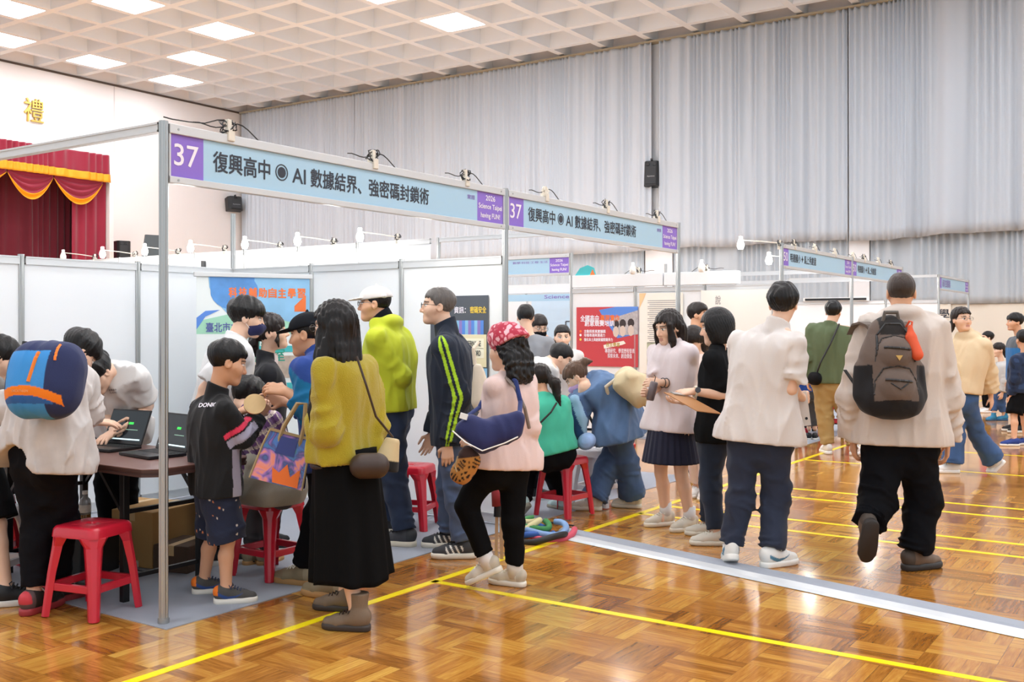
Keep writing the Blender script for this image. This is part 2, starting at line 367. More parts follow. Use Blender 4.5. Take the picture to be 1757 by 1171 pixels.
swag(sx[1], on_y(175, WY)[0], 6.2, .85, 'crimson swag with gold lower edge running behind the side curtain')
swag(sx[0]-3.2, sx[0]-.03, 6.2, .85, 'crimson swag at the left edge of the picture')
p = on_y(57, WY, 190)
o = text('gold_character', '禮', mat('gilded metal', 'd9b45c', .35, metal=.6), None, (p, .62, .72), V(1, 0, 0), V(0, 0, 1), V(0, -1, 0), off=p, depth=.07); o.location = p
sd = o.modifiers.new('solid', 'SOLIDIFY'); sd.thickness = .07
tag(o, 'large gold relief character on the white wall above the stage', 'wall lettering')
# speakers
def speaker(name, label, p, w, h, d, nrm, logo=True, group=None, bracket=True, tilt=0.0):
    n = unit(nrm); s = V(-n[1], n[0], 0); e = empty(name, p, 0, label, 'loudspeaker', group); u = unit(V(0, 0, 1)+n*tilt*-1); n2 = np.cross(s, u); n2 = n2 if n2@n > 0 else -n2
    P = np.asarray(p, float)
    c = MB(); poly = [(-.5, 0), (.5, 0), (.5, .75), (.36, 1), (-.36, 1), (-.5, .75)]
    c.prism([(a*w, (b)*d) for a, b in poly], P-u*h/2-n2*d, s, n2, u*h)
    c.build('cabinet', M_BLACK, e, P, bevel=.012)
    g = MB(); g.obox(P+n2*.012-u*h*.08, s*w*.34, n2*.012, u*h*.36); g.build('grille', M_DARKGREY, e, P, bevel=.01)
    dr = MB()
    for sx_ in (-.22, .22): MB().cyl(P+u*h*.36+s*w*sx_, P+u*h*.36+s*w*sx_+n2*.02, w*.13, w*.1).build('tweeter', M_DARKGREY, e, P)
    if logo:
        text('nameplate', 'Apextone', mat('pale logo print', 'b9bcc0', .5), e, (P+n2*.028-u*h*.14, w*.5, h*.07), -s if (np.cross(-s, u)@n2) > 0 else s, u, n2, bold=.01, off=P, depth=.001)
    if bracket:
        k = MB(); k.bar(P-n2*d+u*h*.45, P-n2*(d+.3)+u*h*.55, .05, .05); k.bar(P-n2*d+u*h*.45, P+u*h*.56, .05, .05); k.build('bracket', M_DARKGREY, e, P)
    return e
p = on_x(1117, WX-.5, 297); speaker('wall_speaker', 'black loudspeaker mounted high on the column between grey curtains', p, .42, .70, .32, V(-1, -.25, 0), tilt=.12)
p = on_y(405, WY-.5, 348); speaker('wall_speaker', 'black loudspeaker bracketed on the white wall near the corner', p, .55, .5, .36, V(-.35, -1, 0), tilt=.2)
def stand_speaker(label, px, py, w, h):
    p = on_y(px, WY-1.2, py); e = speaker('stage_speaker', label, p, w, h, .4, V(-.3, -1, 0), logo=False, bracket=False)
    P = np.asarray(p); k = MB(); k.cyl(V(P[0], P[1]+.2, 0), P+V(0, .2, -h/2+.02), .035, .03); 
    for a in range(3): k.cyl(V(P[0], P[1]+.2, .9), V(P[0]+.6*math.cos(a*2.1), P[1]+.2+.6*math.sin(a*2.1), .02), .018)
    k.build('stand', M_BLACK, e, P)
stand_speaker('rounded black speaker rising above the booth wall near the stage', 214, 430, .44, .62)
p = on_y(261, WY-2.2, 424); e = empty('display_screen', p, 0, 'dark grey screen leaning beside the stage, behind the front post', 'screen')
P = np.asarray(p); MB().obox(P, V(.26, -.08, 0), V(.02, .05, 0), V(.06, 0, .38)).build('panel', mat('grey screen', '4a5256', .35), e, P, bevel=.01)
k = MB(); k.cyl(V(P[0], P[1]+.08, 0), P+V(0, .08, 0), .04); k.box(P[0]-.4, P[0]+.4, P[1]-.2, P[1]+.4, 0, .05); k.build('stand', M_BLACK, e, P)
# ================================================================== exhibition booths
L_ = 2.965
M_PANEL = mat('white melamine panel', 'eff2f4', .35)
M_PURPLE = mat('purple sign print', '8e6fd2', .45)
M_SKY = mat('pale blue sign print', 'aed3ea', .45)
M_INK = mat('dark sign lettering', '2f3440', .5)
M_WHITEINK = mat('white sign lettering', 'f6f1fb', .5)
M_PURINK = mat('purple lettering', '8f7fc4', .5)
M_CARPET = mat('blue grey exhibition carpet', '9fa4ae', .95, bump=.25, bscale=420, vary=.06)
EX, EY, EZ = V(1, 0, 0), V(0, 1, 0), V(0, 0, 1)
def post(par, a, u, h, r=.0235):
    n = 48; k = MB(); rings = []
    for z in (.0, .03, .031, h-.012, h):
        rr = r*(1.18 if z < .0305 else 1.0)
        rings.append([(a+(rr*(1-.16*(1+math.cos(8*t))/2*(0 if z < .0305 else 1)))*math.cos(t), u+(rr*(1-.16*(1+math.cos(8*t))/2*(0 if z < .0305 else 1)))*math.sin(t), z) for t in np.linspace(0, 2*np.pi, n, endpoint=False)])
    k.loft(rings); return k.build('post', M_ALU, par, par.location)
def beam(par, p0, p1, z0, z1, th=.035, m=None, name='beam'):
    p0, p1 = V(*p0, 0), V(*p1, 0); d = unit(p1-p0); n = V(-d[1], d[0], 0); k = MB()
    c = (p0+p1)/2+EZ*(z0+z1)/2; k.obox(c, d*(np.linalg.norm(p1-p0)/2-.024), n*th/2, EZ*(z1-z0)/2)
    for z in (z0+.006, z1-.006): k.obox(V(c[0], c[1], z), d*(np.linalg.norm(p1-p0)/2-.024), n*(th/2+.004), EZ*.005)
    return k.build(name, m or M_ALUW, par, par.location)
def panel(par, p0, p1, z0=.09, z1=1.93, m=None, name='wall_panel', rails=True):
    p0, p1 = V(*p0, 0), V(*p1, 0); d = unit(p1-p0); n = V(-d[1], d[0], 0); k = MB()
    k.obox((p0+p1)/2+EZ*(z0+z1)/2, d*(np.linalg.norm(p1-p0)/2-.022), n*.003, EZ*(z1-z0)/2)
    o = k.build(name, m or M_PANEL, par, par.location)
    if rails:
        beam(par, p0[:2], p1[:2], z1-.005, z1+.055, .03, name='top_rail'); beam(par, p0[:2], p1[:2], .02, .09, .03, name='bottom_rail')
    return o
def fascia(par, p0, p1, nrm, number, words, note=None, flags=True):
    """sign board between two posts; reading direction p0 -> p1"""
    p0, p1 = V(*p0, 0), V(*p1, 0); d = unit(p1-p0); n = V(*nrm, 0); Lg = np.linalg.norm(p1-p0); O = V(*par.location)
    def at(t, z, out=0.0): return p0+d*t+EZ*z+n*out
    k = MB()
    k.obox(at(Lg/2, 2.448), d*(Lg/2-.024), n*.018, EZ*.024); k.obox(at(Lg/2, 2.195), d*(Lg/2-.024), n*.018, EZ*.017)
    k.obox(at(.03, 2.32), d*.006, n*.012, EZ*.11); k.obox(at(Lg-.03, 2.32), d*.006, n*.012, EZ*.11)
    f = k.build('fascia_frame', M_ALUW, par, O, bevel=.003)
    def sub(x0, x1, m, nm):
        return MB().obox(at((x0+x1)/2, 2.318), d*(x1-x0)/2, n*.004, EZ*.108).build(nm, m, f, O)
    a, b = .036, .238; c, e = Lg-.352, Lg-.036
    sub(a, b, M_PURPLE, 'number_panel'); sub(b, c, M_SKY, 'name_panel'); sub(c, e, M_PURPLE, 'slogan_panel')
    T = lambda s, x0, x1, z, h, m, nm, bold=.02: text(nm, s, m, f, (at((x0+x1)/2, z, .005), x1-x0, h), d, EZ, n, bold=bold, off=O)
    if number: T(number, .058, .205, 2.325, .108, M_WHITEINK, 'number_lettering', .014)
    x = .30
    for w in words:
        if w == '◉':
            cc = at(x+.075, 2.322, .0055); q = MB()
            q.loft([[cc+r*(math.cos(t)*d+math.sin(t)*EZ)+n*o for t in np.linspace(0, 2*np.pi, 28, endpoint=False)] for r, o in ((.046, 0), (.046, .001), (.0395, .001), (.0395, 0))], cap=False)
            q.build('ring_mark', M_INK, f, O)
            MB().cyl(cc, cc+n*.001, .030, n=28).build('disc_mark', M_INK, f, O); x += .155
        elif w == '◆':
            cc = at(x+.06, 2.322, .0055); MB().prism([(0, .045), (.014, .014), (.045, 0), (.014, -.014), (0, -.045), (-.014, -.014), (-.045, 0), (-.014, .014)], cc, d, EZ, n*.001).build('star_mark', M_INK, f, O); x += .13
        else:
            wd_ = .098*sum(.55 if ord(ch) < 128 else 1 for ch in w); T(w, x, x+wd_-.006, 2.322 if w != 'AI' else 2.318, .106 if ord(w[0]) > 128 else .082, M_INK, 'name_lettering', .022); x += wd_+(.035 if w == 'AI' else .005)
    if note: T(note, c-.12 if len(note) < 4 else c-.62, c-.03, 2.372, .032, M_PURINK, 'note_lettering', .01)
    for i, (s, w_) in enumerate((('2026', .115), ('Science Taipei', .285), ('having FUN!', .235))):
        cc = (c+e)/2; T(s, cc-w_/2, cc+w_/2, (2.385, 2.32, 2.255)[i], (.036, .046, .046)[i], M_WHITEINK, 'slogan_lettering', .03)
    q = MB()
    for t in (.075, Lg-.075):
        for z in (2.448, 2.195): MB().cyl(at(t, z, .018), at(t, z, .0205), .006, n=10).build('rivet', M_ALU, f, O)
    return f
W37 = ['復興高中', '◉', 'AI', '數據結界、強密碼封鎖術']
W50 = ['明德國小', '◆', '馬上秀創意']
b37 = empty('exhibition_booth', (0, 0, 0), 0, 'large near exhibition booth with two number 37 signs, aluminium posts and white panels', 'exhibition booth')
for a, u, h in ((0, 0, 2.48), (L_, 0, 2.48), (2*L_, 0, 2.48), (0, L_, 2.48), (.985, L_, 2.0), (1.975, L_, 2.0), (L_, L_, 2.48), (2*L_, L_, 2.48), (L_, .99, 2.0), (L_, 1.98, 2.0)): post(b37, a, u, h)
fascia(b37, (0, 0), (L_, 0), (0, -1), '37', W37, '實踐'); fascia(b37, (L_, 0), (2*L_, 0), (0, -1), '37', W37, '實踐')
beam(b37, (0, 0), (0, L_), 2.425, 2.475); beam(b37, (2*L_, 0), (2*L_, L_), 2.425, 2.475)
for k in range(3): panel(b37, (k*.988, L_), ((k+1)*.988, L_)); panel(b37, (L_, k*.99), (L_, (k+1)*.99))
for k in range(3): panel(b37, (L_+k*.988, L_), (L_+(k+1)*.988, L_))
# back-to-back row: tall side wall seen above the partitions
bb = empty('exhibition_booth', (2*L_, L_, 0), 0, 'tall white panelled booth behind the two number 37 bays, clip lamps along its top', 'exhibition booth')
for u in (4.2, 5.2, 6.2, 7.2, 8.9, 10.2): post(bb, 2*L_, u, 2.48)
for u0, u1 in ((3.06, 4.2), (4.2, 5.2), (5.2, 6.2), (6.2, 7.2), (7.2, 8.9), (8.9, 10.2)):
    panel(bb, (2*L_, u0), (2*L_, u1), .09, 2.42)
k = MB(); p = V(2*L_-.03, 7.0, 2.27); k.box(p[0]-.02, p[0]+.01, p[1]-.03, p[1]+.03, 2.15, 2.36); k.build('cable_duct', M_DARKGREY, bb, bb.location)
# booth 50 and its neighbours
A4 = 8.87
b50 = empty('exhibition_booth', (A4, 0, 0), 0, 'farther booth across the aisle with two number 50 signs', 'exhibition booth')
for a, u, h in ((A4, 0, 2.48), (A4+L_, 0, 2.48), (A4+2*L_, 0, 2.48), (A4, 1.0, 2.0), (A4, 1.98, 2.0), (A4+L_, L_, 2.48), (A4+2*L_, L_, 2.48)): post(b50, a, u, h)
fascia(b50, (A4, 0), (A4+L_, 0), (0, -1), '50', W50); fascia(b50, (A4+L_, 0), (A4+2*L_, 0), (0, -1), '50', W50)
for k in range(3): panel(b50, (A4, k*.988), (A4, (k+1)*.988))
for k in range(6): panel(b50, (A4+k*.988, L_), (A4+(k+1)*.988, L_))
beam(b50, (A4+L_, 0), (A4+L_, L_), 2.25, 2.31, .04); beam(b50, (A4+2*L_, 0), (A4+2*L_, L_), 2.25, 2.31, .04)
MB().box(A4-.04, A4+.12, .57, 1.55, 2.0, 2.165).build('header_box', M_PANEL, b50, b50.location, bevel=.005)
MB().box(A4-.04, A4+.12, 1.57, 2.93, 2.0, 2.165).build('header_box', M_PANEL, b50, b50.location, bevel=.005)
bk = empty('exhibition_booth', (A4, L_, 0), 0, 'booth behind number 50 whose sign faces left across the aisle', 'exhibition booth')
post(bk, A4, L_, 2.48); post(bk, A4, 2*L_, 2.48); post(bk, A4+L_, 2*L_, 2.0)
fascia(bk, (A4, 2*L_), (A4, L_), (-1, 0), None, [], '數學·科技·工程·生活')
for k in range(3): panel(bk, (A4+1.9, L_+k*.99), (A4+1.9, L_+(k+1)*.99), .09, 1.95)
MB().box(A4+1.2, A4+1.3, L_+.02, 2*L_, 1.99, 2.12).build('header_box', M_PANEL, bk, bk.location)
q = MB().box(A4+1.16, A4+1.18, L_+.02, 2*L_, 1.86, 1.965); q = q.build('inner_sign', M_SKY, bk, bk.location)
text('inner_lettering', 'Science Taipei', M_PURINK, q, (V(A4+1.158, L_+.75, 1.915), .85, .07), -EY, EZ, -EX, bold=.03, off=bk.location)
bl = empty('exhibition_booth', (17.7, 0, 0), 0, 'last booth of the row, its small blue sign beyond the man with the backpack', 'exhibition booth')
for a, u, h in ((17.7, 0, 2.48), (17.7+L_, 0, 2.48), (17.7, L_, 2.48), (17.7, .99, 2.0), (17.7, 1.98, 2.0), (17.7, 5.6, 2.0)): post(bl, a, u, h)
f = fascia(bl, (17.7, 0), (17.7+L_, 0), (0, -1), None, [])
text('name_lettering', '海洋生態探索', M_PURINK, f, (V(17.7+.68, -.006, 2.32), .75, .15), EX, EZ, -EY, bold=.02, off=bl.location)
beam(bl, (17.7, 0), (17.7, L_), 2.425, 2.475)
for u0, u1 in ((.0, .99), (.99, 1.98), (1.98, L_), (L_, 4.3), (4.3, 5.6)): panel(bl, (17.7, u0), (17.7, u1))
k = MB().box(17.62, 17.68, 1.30, 2.62, 1.99, 2.06); e = k.build('screen_case', M_WHITE, bl, bl.location)
MB().box(17.605, 17.625, 1.34, 2.58, 2.0, 2.045).build('screen_slot', M_BLACK, e, bl.location)
# carpets and the taped cable cover
def rug(label, x0, x1, y0, y1):
    o = MB().box(x0, x1, y0, y1, .0, .005).build('carpet', M_CARPET, None, ((x0+x1)/2, (y0+y1)/2, 0)); return tag(o, label, 'carpet')
rug('blue grey carpet under the near number 37 booth', -.06, 2*L_+.1, -.10, 2*L_)
rug('blue grey carpet strip under the number 50 booth', A4-.1, A4+2*L_+.1, -.16, L_*2)
g0, g1, g2 = [(G(*a), G(*b)) for a, b in (((968, 905), (1757, 1067.6)), ((957, 913), (1757, 1082)), ((950, 923), (1757, 1097.8)))]
e = empty('cable_cover', tuple(g1[0]), 0, 'grey and silver taped cable cover strip running across the wooden floor', 'cable cover')
def strip(nm, a, b, h, m):
    a0, a1 = a[0], a[0]+(a[1]-a[0])*2.2; b0, b1 = b[0], b[0]+(b[1]-b[0])*2.2; k = MB(); r0, r1 = [], []
    for t, z in ((0, .002), (.2, h), (.8, h), (1, .003)): r0.append(a0+(b0-a0)*t+EZ*z); r1.append(a1+(b1-a1)*t+EZ*z)
    k.loft([r0, r1], cap=False, closed=False); k.build(nm, m, e, e.location)
strip('carpet_strip', g0, g1, .010, M_CARPET); strip('silver_tape', g1, g2, .013, mat('silver cloth tape', 'dfe3e6', .4, metal=.15, bump=.1, bscale=30, stretch=(8, .6, 1)))
# clip lamps
M_CORD = mat('black cord', '141414', .5)
M_SOCK = mat('cream lamp socket', 'e6e0d2', .5)
M_BULB = mat('lit bulb', 'ffffff', .4, emit='fffaf2', estr=14)
M_BULBOFF = mat('frosted bulb', 'f6f4ee', .25)
def coil(p, r, seed, n=3):
    rr = np.random.RandomState(seed); pts = []
    for i in range(n*14):
        t = i/14*2*np.pi; w = .75+.35*rr.rand(); pts.append(V(p[0]+r*w*math.cos(t), p[1]+.35*r*w*math.sin(t)+.01*rr.randn(), p[2]+r*.9*w*math.sin(t+.4*i/14)))
    return pts
def clip_lamp(label, p, din, group, lit, seed, arm=.34, z=2.475, wires=1.0, drop=0.0):
    """p: clamp on the rail, din: direction the arm reaches"""
    e = empty('clip_lamp', (p[0], p[1], z), 0, label, 'clip lamp', group); P = V(p[0], p[1], z); d = unit(V(*din, 0)); O = P
    MB().obox(P+V(0, 0, -.005), unit(np.cross(d, EZ))*.022, d*.028, EZ*.032).build('clamp', M_SOCK, e, O, bevel=.004)
    MB().obox(P+V(0, 0, .05), unit(np.cross(d, EZ))*.013, d*.013, EZ*.03).build('socket', M_SOCK, e, O, bevel=.004)
    rr = np.random.RandomState(seed); a = P+EZ*.05
    MB().tube(coil(a+V(0, 0, -.005), .045*wires, seed), .0035, 6).build('cord_coil', M_CORD if wires >= 1 else M_SOCK, e, O)
    t_ = unit(np.cross(d, EZ)); MB().tube([a+t_*(.25*q)+EZ*(.02*math.sin(q*5)-.05*q*q) for q in np.linspace(-.9, .95, 14)], .0035, 6).build('cord', M_CORD, e, O)
    if arm > 0:
        tip = P+d*arm+EZ*(.09-drop); MB().tube([P+EZ*(.04 if drop == 0 else -.02), P+d*arm*.5+EZ*(.07-drop), tip], .006, 8).build('arm', M_SOCK, e, O)
        b = MB(); b.smooth = True; b.lathe(tip-EZ*.04+d*.02, [(0.001, -.075), (.03, -.07), (.045, -.03), (.042, 0), (.022, .05), (.022, .085), (.001, .09)], 16)
        b.build('bulb', M_BULB if lit else M_BULBOFF, e, O)
        if lit:
            l = bpy.data.lights.new('clip_lamp_light', 'POINT'); l.energy = CLIP_POWER; l.shadow_soft_size = .06; l.color = (1, .97, .92)
            lo_ = link('clip_lamp_light', l); lo_.location = tip+d*.06-EZ*.19
    return e
def on_front(px): 
    return on_y(px, 0)[0]
ordn = ['above the first sign, nearest the corner post', 'above the middle of the first sign', 'above the right end of the first sign', 'above the start of the second sign', 'above the middle of the second sign', 'above the end of the second sign']
for i, px in enumerate((392, 640, 798, 935, 1040, 1127)):
    clip_lamp('cream lamp clip with tangled cord '+ordn[i], (on_front(px), 0.0), (0, 1), 'clip lamps on the number 37 signs', True, 30+i, wires=1.0 if i != 3 else .9, arm=.3, drop=.2)
ord2 = ['leftmost along', 'second from the left along', 'third from the left along', 'fourth from the left along', 'second from the right along', 'rightmost along']
for i, px in enumerate((386, 481, 573, 682)):
    clip_lamp('bright lamp clipped %s the top of the tall wall behind' % ('leftmost on', 'second from left on', 'second from right on', 'rightmost on')[i], (2*L_, on_x(px, 2*L_)[1]), (-.62, .5), 'lamps on the tall back wall', True, 50+i, arm=.42)
for i, px in enumerate((163, 232, 306)):
    clip_lamp('bright lamp above the back panels left of the corner post, %s' % ('leftmost', 'middle', 'rightmost')[i], (2*L_, on_x(px, 2*L_)[1]), (-.62, .5), 'lamps on the tall back wall', i > 0, 60+i, arm=.42)
for i, px in enumerate((1362, 1398, 1432, 1463, 1482, 1507, 1528)):
    clip_lamp('small lamp clip on the number 50 signs, %s' % ('leftmost', 'second from left', 'third from left', 'on the post between them', 'third from right', 'second from right', 'rightmost')[i], (on_front(px), 0.0), (0, 1), 'clip lamps on the number 50 signs', i % 2 == 0, 70+i, arm=.3, drop=.2, wires=(1, .9, .9, .9, 1, .9, 1)[i])
clip_lamp('glowing bulb hanging left of the number 50 sign', (A4, .02), (-.25, .97), None, True, 80, arm=.45, z=2.44)
clip_lamp('small lamp on the side beam of the last booth behind the backpack man', (17.7, 1.1), (-1, 0), None, True, 81)
for i, px in enumerate((1096, 1213)): clip_lamp('small dark lamp clip on the white header boxes, %s' % ('left', 'right')[i], (A4, on_x(px, A4)[1]), (-1, 0), 'clip lamps on the header boxes', False, 82+i, z=2.17, arm=.15)
pts = [V(-.0, .0, 2.5), V(.05, 0, 2.497), V(.15, 0, 2.50), V(.25, 0, 2.51), V(.33, 0, 2.54), V(on_front(392)-.03, 0, 2.548), V(on_front(392), 0, 2.53)]
tag(MB().tube(pts, .0035, 6).build('lamp_cord', M_CORD, None, (0, 0, 2.5)), 'black cord looping from the corner post to the first clip lamp', 'cord')
# posters and banners -------------------------------------------------
def quad(nm, m, par, c, ux, uy, w, h, n, out=0.0, off=None, th=.002):
    return MB().obox(np.asarray(c)+np.asarray(n)*out, np.asarray(ux)*w/2, np.asarray(n)*th/2, np.asarray(uy)*h/2).build(nm, m, par, off if off is not None else (par.location if par else c))
def poly(nm, m, par, c, ux, uy, n, pts, out, off): return MB().prism(pts, np.asarray(c)+np.asarray(n)*out, ux, uy, np.asarray(n)*.001).build(nm, m, par, off)
M_RP = mat('red poster print', 'c8424a', .5); M_BP = mat('blue poster print', '5b8ddf', .5); M_OR = mat('orange print', 'f0793a', .5); M_PAPER = mat('cream paper', 'f6f1e6', .6)
M_TEAL = mat('teal print', '47b9bd', .5); M_SLATE = mat('slate poster print', '51565f', .5); M_LBLUE = mat('light blue print', '8fc4ea', .5, vary=.2, bscale=6); M_GREY = mat('grey print', 'a9a7a6', .6, vary=.25, bscale=18); M_YELP = mat('yellow print', 'e9c94e', .5)
M_PEACH = mat('peach print', 'f3d9c4', .5)
# red contest poster on the wall of booth 50
c = on_x(1041, A4-.02, 588); c0 = on_x(988, A4-.02, 588); w = 2*abs(c[1]-c0[1]); w = .94; zt = on_x(1041, A4-.02, 527)[2]; zb = .93; c[2] = (zt+zb)/2; h = zt-zb
e = empty('wall_poster', c, 0, 'red contest poster with blue corner photo on the white booth wall', 'poster'); n, ux = -EX, -EY
e.location = c; quad('sheet', M_RP, e, c, ux, EZ, w, h, n)
P2 = lambda x, y: (x*w/2, y*h/2)
poly('blue_shape', M_BP, e, c, ux, EZ, n, [P2(-.25, .9), P2(.3, 1), P2(1, 1), P2(1, .1), P2(.35, -.05), P2(-.1, .62)], .0015, c)
g = poly('photo_print', mat('group photo print', 'b9b3b4', .5, vary=.5, bscale=26), e, c, ux, EZ, n, [P2(.18, .62), P2(1, .88), P2(1, .08), P2(.4, .05)], .003, c)
for i, (x, y) in enumerate(((.3, .42), (.52, .44), (.78, .46))):
    poly('figure_print', mat('figure print hair', '3a2f30', .6), g, c, ux, EZ, n, [(x*w/2+.05*math.cos(t), y*h/2+.06*math.sin(t)) for t in np.linspace(0, 6, 10)], .0042, c)
    poly('figure_print', mat('figure print shirt', 'd9c7bb', .6), g, c, ux, EZ, n, [(x*w/2+.045*math.cos(t), y*h/2-.1+.075*math.sin(t)) for t in np.linspace(0, 6, 10)], .005, c)
def tx(s, x0, x1, y, hh, m, bold=.03): text('lettering', s, m, e, (c+ux*(x0+x1)/2*w/2+EZ*y*h/2, (x1-x0)*w/2, hh), ux, EZ, n, bold=bold, off=c, depth=.006)
tx('全國高中', -.86, -.25, .62, .085, M_WHITEINK); tx('專題實作', -.2, .42, .63, .085, M_OR); tx('創意競賽培訓', -.72, .25, .46, .085, M_WHITEINK)
tx('主動探索真實議題', -.74, -.03, .18, .045, M_WHITEINK); tx('培養表達與溝通力', -.74, -.05, .05, .045, M_WHITEINK); tx('強化本土與創新國際競爭力', -.74, .2, -.1, .045, M_WHITEINK)
for i, y in enumerate((.18, .05, -.1)): poly('bullet_mark', (M_OR, M_WHITEINK, M_YELP)[i], e, c, ux, EZ, n, [(-.86*w/2+.018*math.cos(t), y*h/2+.018*math.sin(t)) for t in np.linspace(0, 2*np.pi, 8, endpoint=False)], .004, c)
poly('yellow_tag', M_PAPER, e, c, ux, EZ, n, [P2(-.1, -.28), P2(.55, -.13), P2(.62, -.22), P2(.5, -.27), P2(-.08, -.4)], .004, c); tx('自主學習', .0, .42, -.265, .055, mat('gold tag print', 'b79a3a', .5))
tx('專題研究、學習歷程發表\n探索未來、創造價值', -.05, .9, -.55, .13, M_WHITEINK, .01)
# text sheet and warm notice sheet
p = on_x(1134, A4-.03, 560); e = empty('wall_poster', p, 0, 'white printed text sheet with orange corner right of the red poster', 'poster'); c = p.copy(); c[2] = 1.38; e.location = c; w, h = .62, 1.05
quad('sheet', M_PAPER, e, c, ux, EZ, w, h, n)
poly('orange_corner', mat('pale orange print', 'f6cf9c', .6), e, c, ux, EZ, n, [(-w/2, h/2), (-w/2+.1, h/2), (-w/2+.04, h/2-.12), (-w/2, h/2-.2)], .003, c)
for i in range(22): quad('text_line', M_GREY, e, c+EZ*(h/2-.1-i*.026)+ux*.02, ux, EZ, .42-.05*(i % 3 == 2), .009, n, .003, c)
poly('picture_print', mat('greenish photo print', 'b6b79a', .6, vary=.5, bscale=20), e, c, ux, EZ, n, [(-.2, -.12), (.02, -.12), (.02, -.42), (-.2, -.42)], .003, c)
p = on_x(1262, A4-.03, 570); e = empty('wall_poster', p, 0, 'blank cream sheet covering the white panel behind the man in white shirt', 'poster'); c = p.copy(); c[2] = 1.3; e.location = c
quad('sheet', mat('cream notice sheet', 'f7f1ea', .6), e, c, ux, EZ, .92, 1.25, n); text('lettering', '說', M_GREY, e, (c+ux*-.23+EZ*.5, .07, .11), ux, EZ, n, bold=.02, off=c, depth=.003)
# blue sheet in the booth behind
p = V(A4+1.87, L_+1.2, 1.45); e = empty('wall_poster', p, 0, 'pale blue sheet with a dark outline drawing behind the aisle booth', 'poster'); c = V(*p); quad('sheet', mat('pale blue sheet', 'cfe6f7', .6, vary=.06, bscale=3), e, c, ux, EZ, 1.35, 1.0, n)
k = MB()
for a_, b_ in (((-.02, .1), (.22, .1)), ((.22, .1), (.22, -.2)), ((-.02, .1), (-.02, -.2)), ((.1, .22), (.1, .0)), ((-.1, -.05), (.12, -.05))): k.bar(c+ux*a_[0]+EZ*a_[1]+n*.005, c+ux*b_[0]+EZ*b_[1]+n*.005, .02, .004, up=n)
k.build('outline_drawing', M_SLATE, e, c)
# dark password poster on the partition
p = on_x(785, L_-.03, 620); c = V(L_-.012, p[1], 0); zt = on_x(785, L_, 508)[2]; zb = .8; c[2] = (zt+zb)/2; h = zt-zb; w = abs(on_x(735, L_)[1]-on_x(834, L_)[1])
e = empty('wall_poster', c, 0, 'dark grey password safety poster on the partition behind the tracksuit man', 'poster'); quad('sheet', M_SLATE, e, c, ux, EZ, w, h, n)
text('lettering', '密碼安全', M_YELP, e, (c+ux*w*.33+EZ*h*.38, w*.27, .05), ux, EZ, n, bold=.03, off=c, depth=.003); text('lettering', '資訊：', M_WHITEINK, e, (c+ux*w*.02+EZ*h*.38, w*.2, .05), ux, EZ, n, bold=.02, off=c, depth=.003)
for i in range(9): quad('book_print', (M_LBLUE, M_PURINK, M_BP)[i % 3], e, c+ux*(w*(-.02+.052*i))+EZ*h*.22, ux, EZ, .028, .13, n, .003, c)
quad('card_print', mat('cream card print', 'efe4bd', .5), e, c+ux*w*.25+EZ*h*.04, ux, EZ, w*.44, h*.27, n, .004, c)
for s, y in (('USERNAME', .10), ('PASSWORD', .02)):
    quad('field_print', mat('field print', 'fbf6de', .5), e, c+ux*w*.25+EZ*h*y, ux, EZ, w*.36, .075, n, .0055, c); text('lettering', s, M_INK, e, (c+ux*w*.25+EZ*h*y, w*.26, .04), ux, EZ, n, bold=.02, off=c, depth=.009)
for i in range(16): quad('book_print', (M_LBLUE, M_PURINK, M_GREY)[i % 3], e, c+ux*(w*(-.46+.06*i))+EZ*h*(-.26+.02*((i*7) % 3)), ux, EZ, .045, .28, n, .003, c)
# roll-up banner in the first bay
p0, p1 = W(337, 474, 7.95), W(531, 479, 8.38); zt = p0[2]; p0[2] = p1[2] = 0; c = (p0+p1)/2; w = np.linalg.norm(p1-p0); zb = .08; h = zt-zb; ux = unit(p1-p0); n = V(ux[1], -ux[0], 0)
e = empty('roll_up_banner', tuple(c), 0, 'pale blue roll-up banner with orange title behind the masked student', 'banner'); O = V(*e.location); cf = c.copy(); c[2] = (zt+zb)/2
quad('sheet', mat('banner film', 'ecf3f2', .4), e, c, ux, EZ, w, h, n, 0, O)
MB().obox(cf+EZ*(zt+.015), ux*(w/2+.02), n*.02, EZ*.018).build('top_bar', M_ALUW, e, O, bevel=.004)
MB().obox(cf+EZ*.042, ux*(w/2+.02), n*.08, EZ*.04).build('base', M_ALUW, e, O, bevel=.01); MB().cyl(cf-n*.03+EZ*.05, cf-n*.03+EZ*zt, .012).build('pole', M_ALU, e, O)
for z in (1.285, .985): quad('teal_band', M_TEAL, e, cf+EZ*z+ux*.2, ux, EZ, w*.5, .05, n, .004, O)
quad('photo_print', mat('flower photo print', 'bfae9f', .5, vary=.5, bscale=14), e, cf+EZ*1.14+ux*.2, ux, EZ, w*.46, .18, n, .004, O)
S2 = lambda pts: [(x*w/2, h/2-y*w/2) for x, y in pts]
arc = [(-.8, 0)]+[(-.8+.35*t+.25*t*t, .12+.75*t**.8) for t in np.linspace(.05, 1, 8)]+[(.25, .68), (.6, .78), (1, .85), (1, 0)]
poly('blue_sweep', M_LBLUE, e, c, ux, EZ, n, S2(arc), .002, O)
poly('globe_print', mat('deep blue globe print', '5a96d8', .5, vary=.35, bscale=9), e, c, ux, EZ, n, S2([(-.78, 0)]+[(-.35+.42*math.cos(t), .25+.33*math.sin(t)) for t in np.linspace(2.9, -.6, 14)]+[(0, 0)]), .003, O)
poly('green_band', mat('green banner print', 'a6dcc0', .5), e, c, ux, EZ, n, S2([(-1, .78), (-.3, .62), (1, .82), (1, 1.0), (-1, 1.0)]), .001, O)
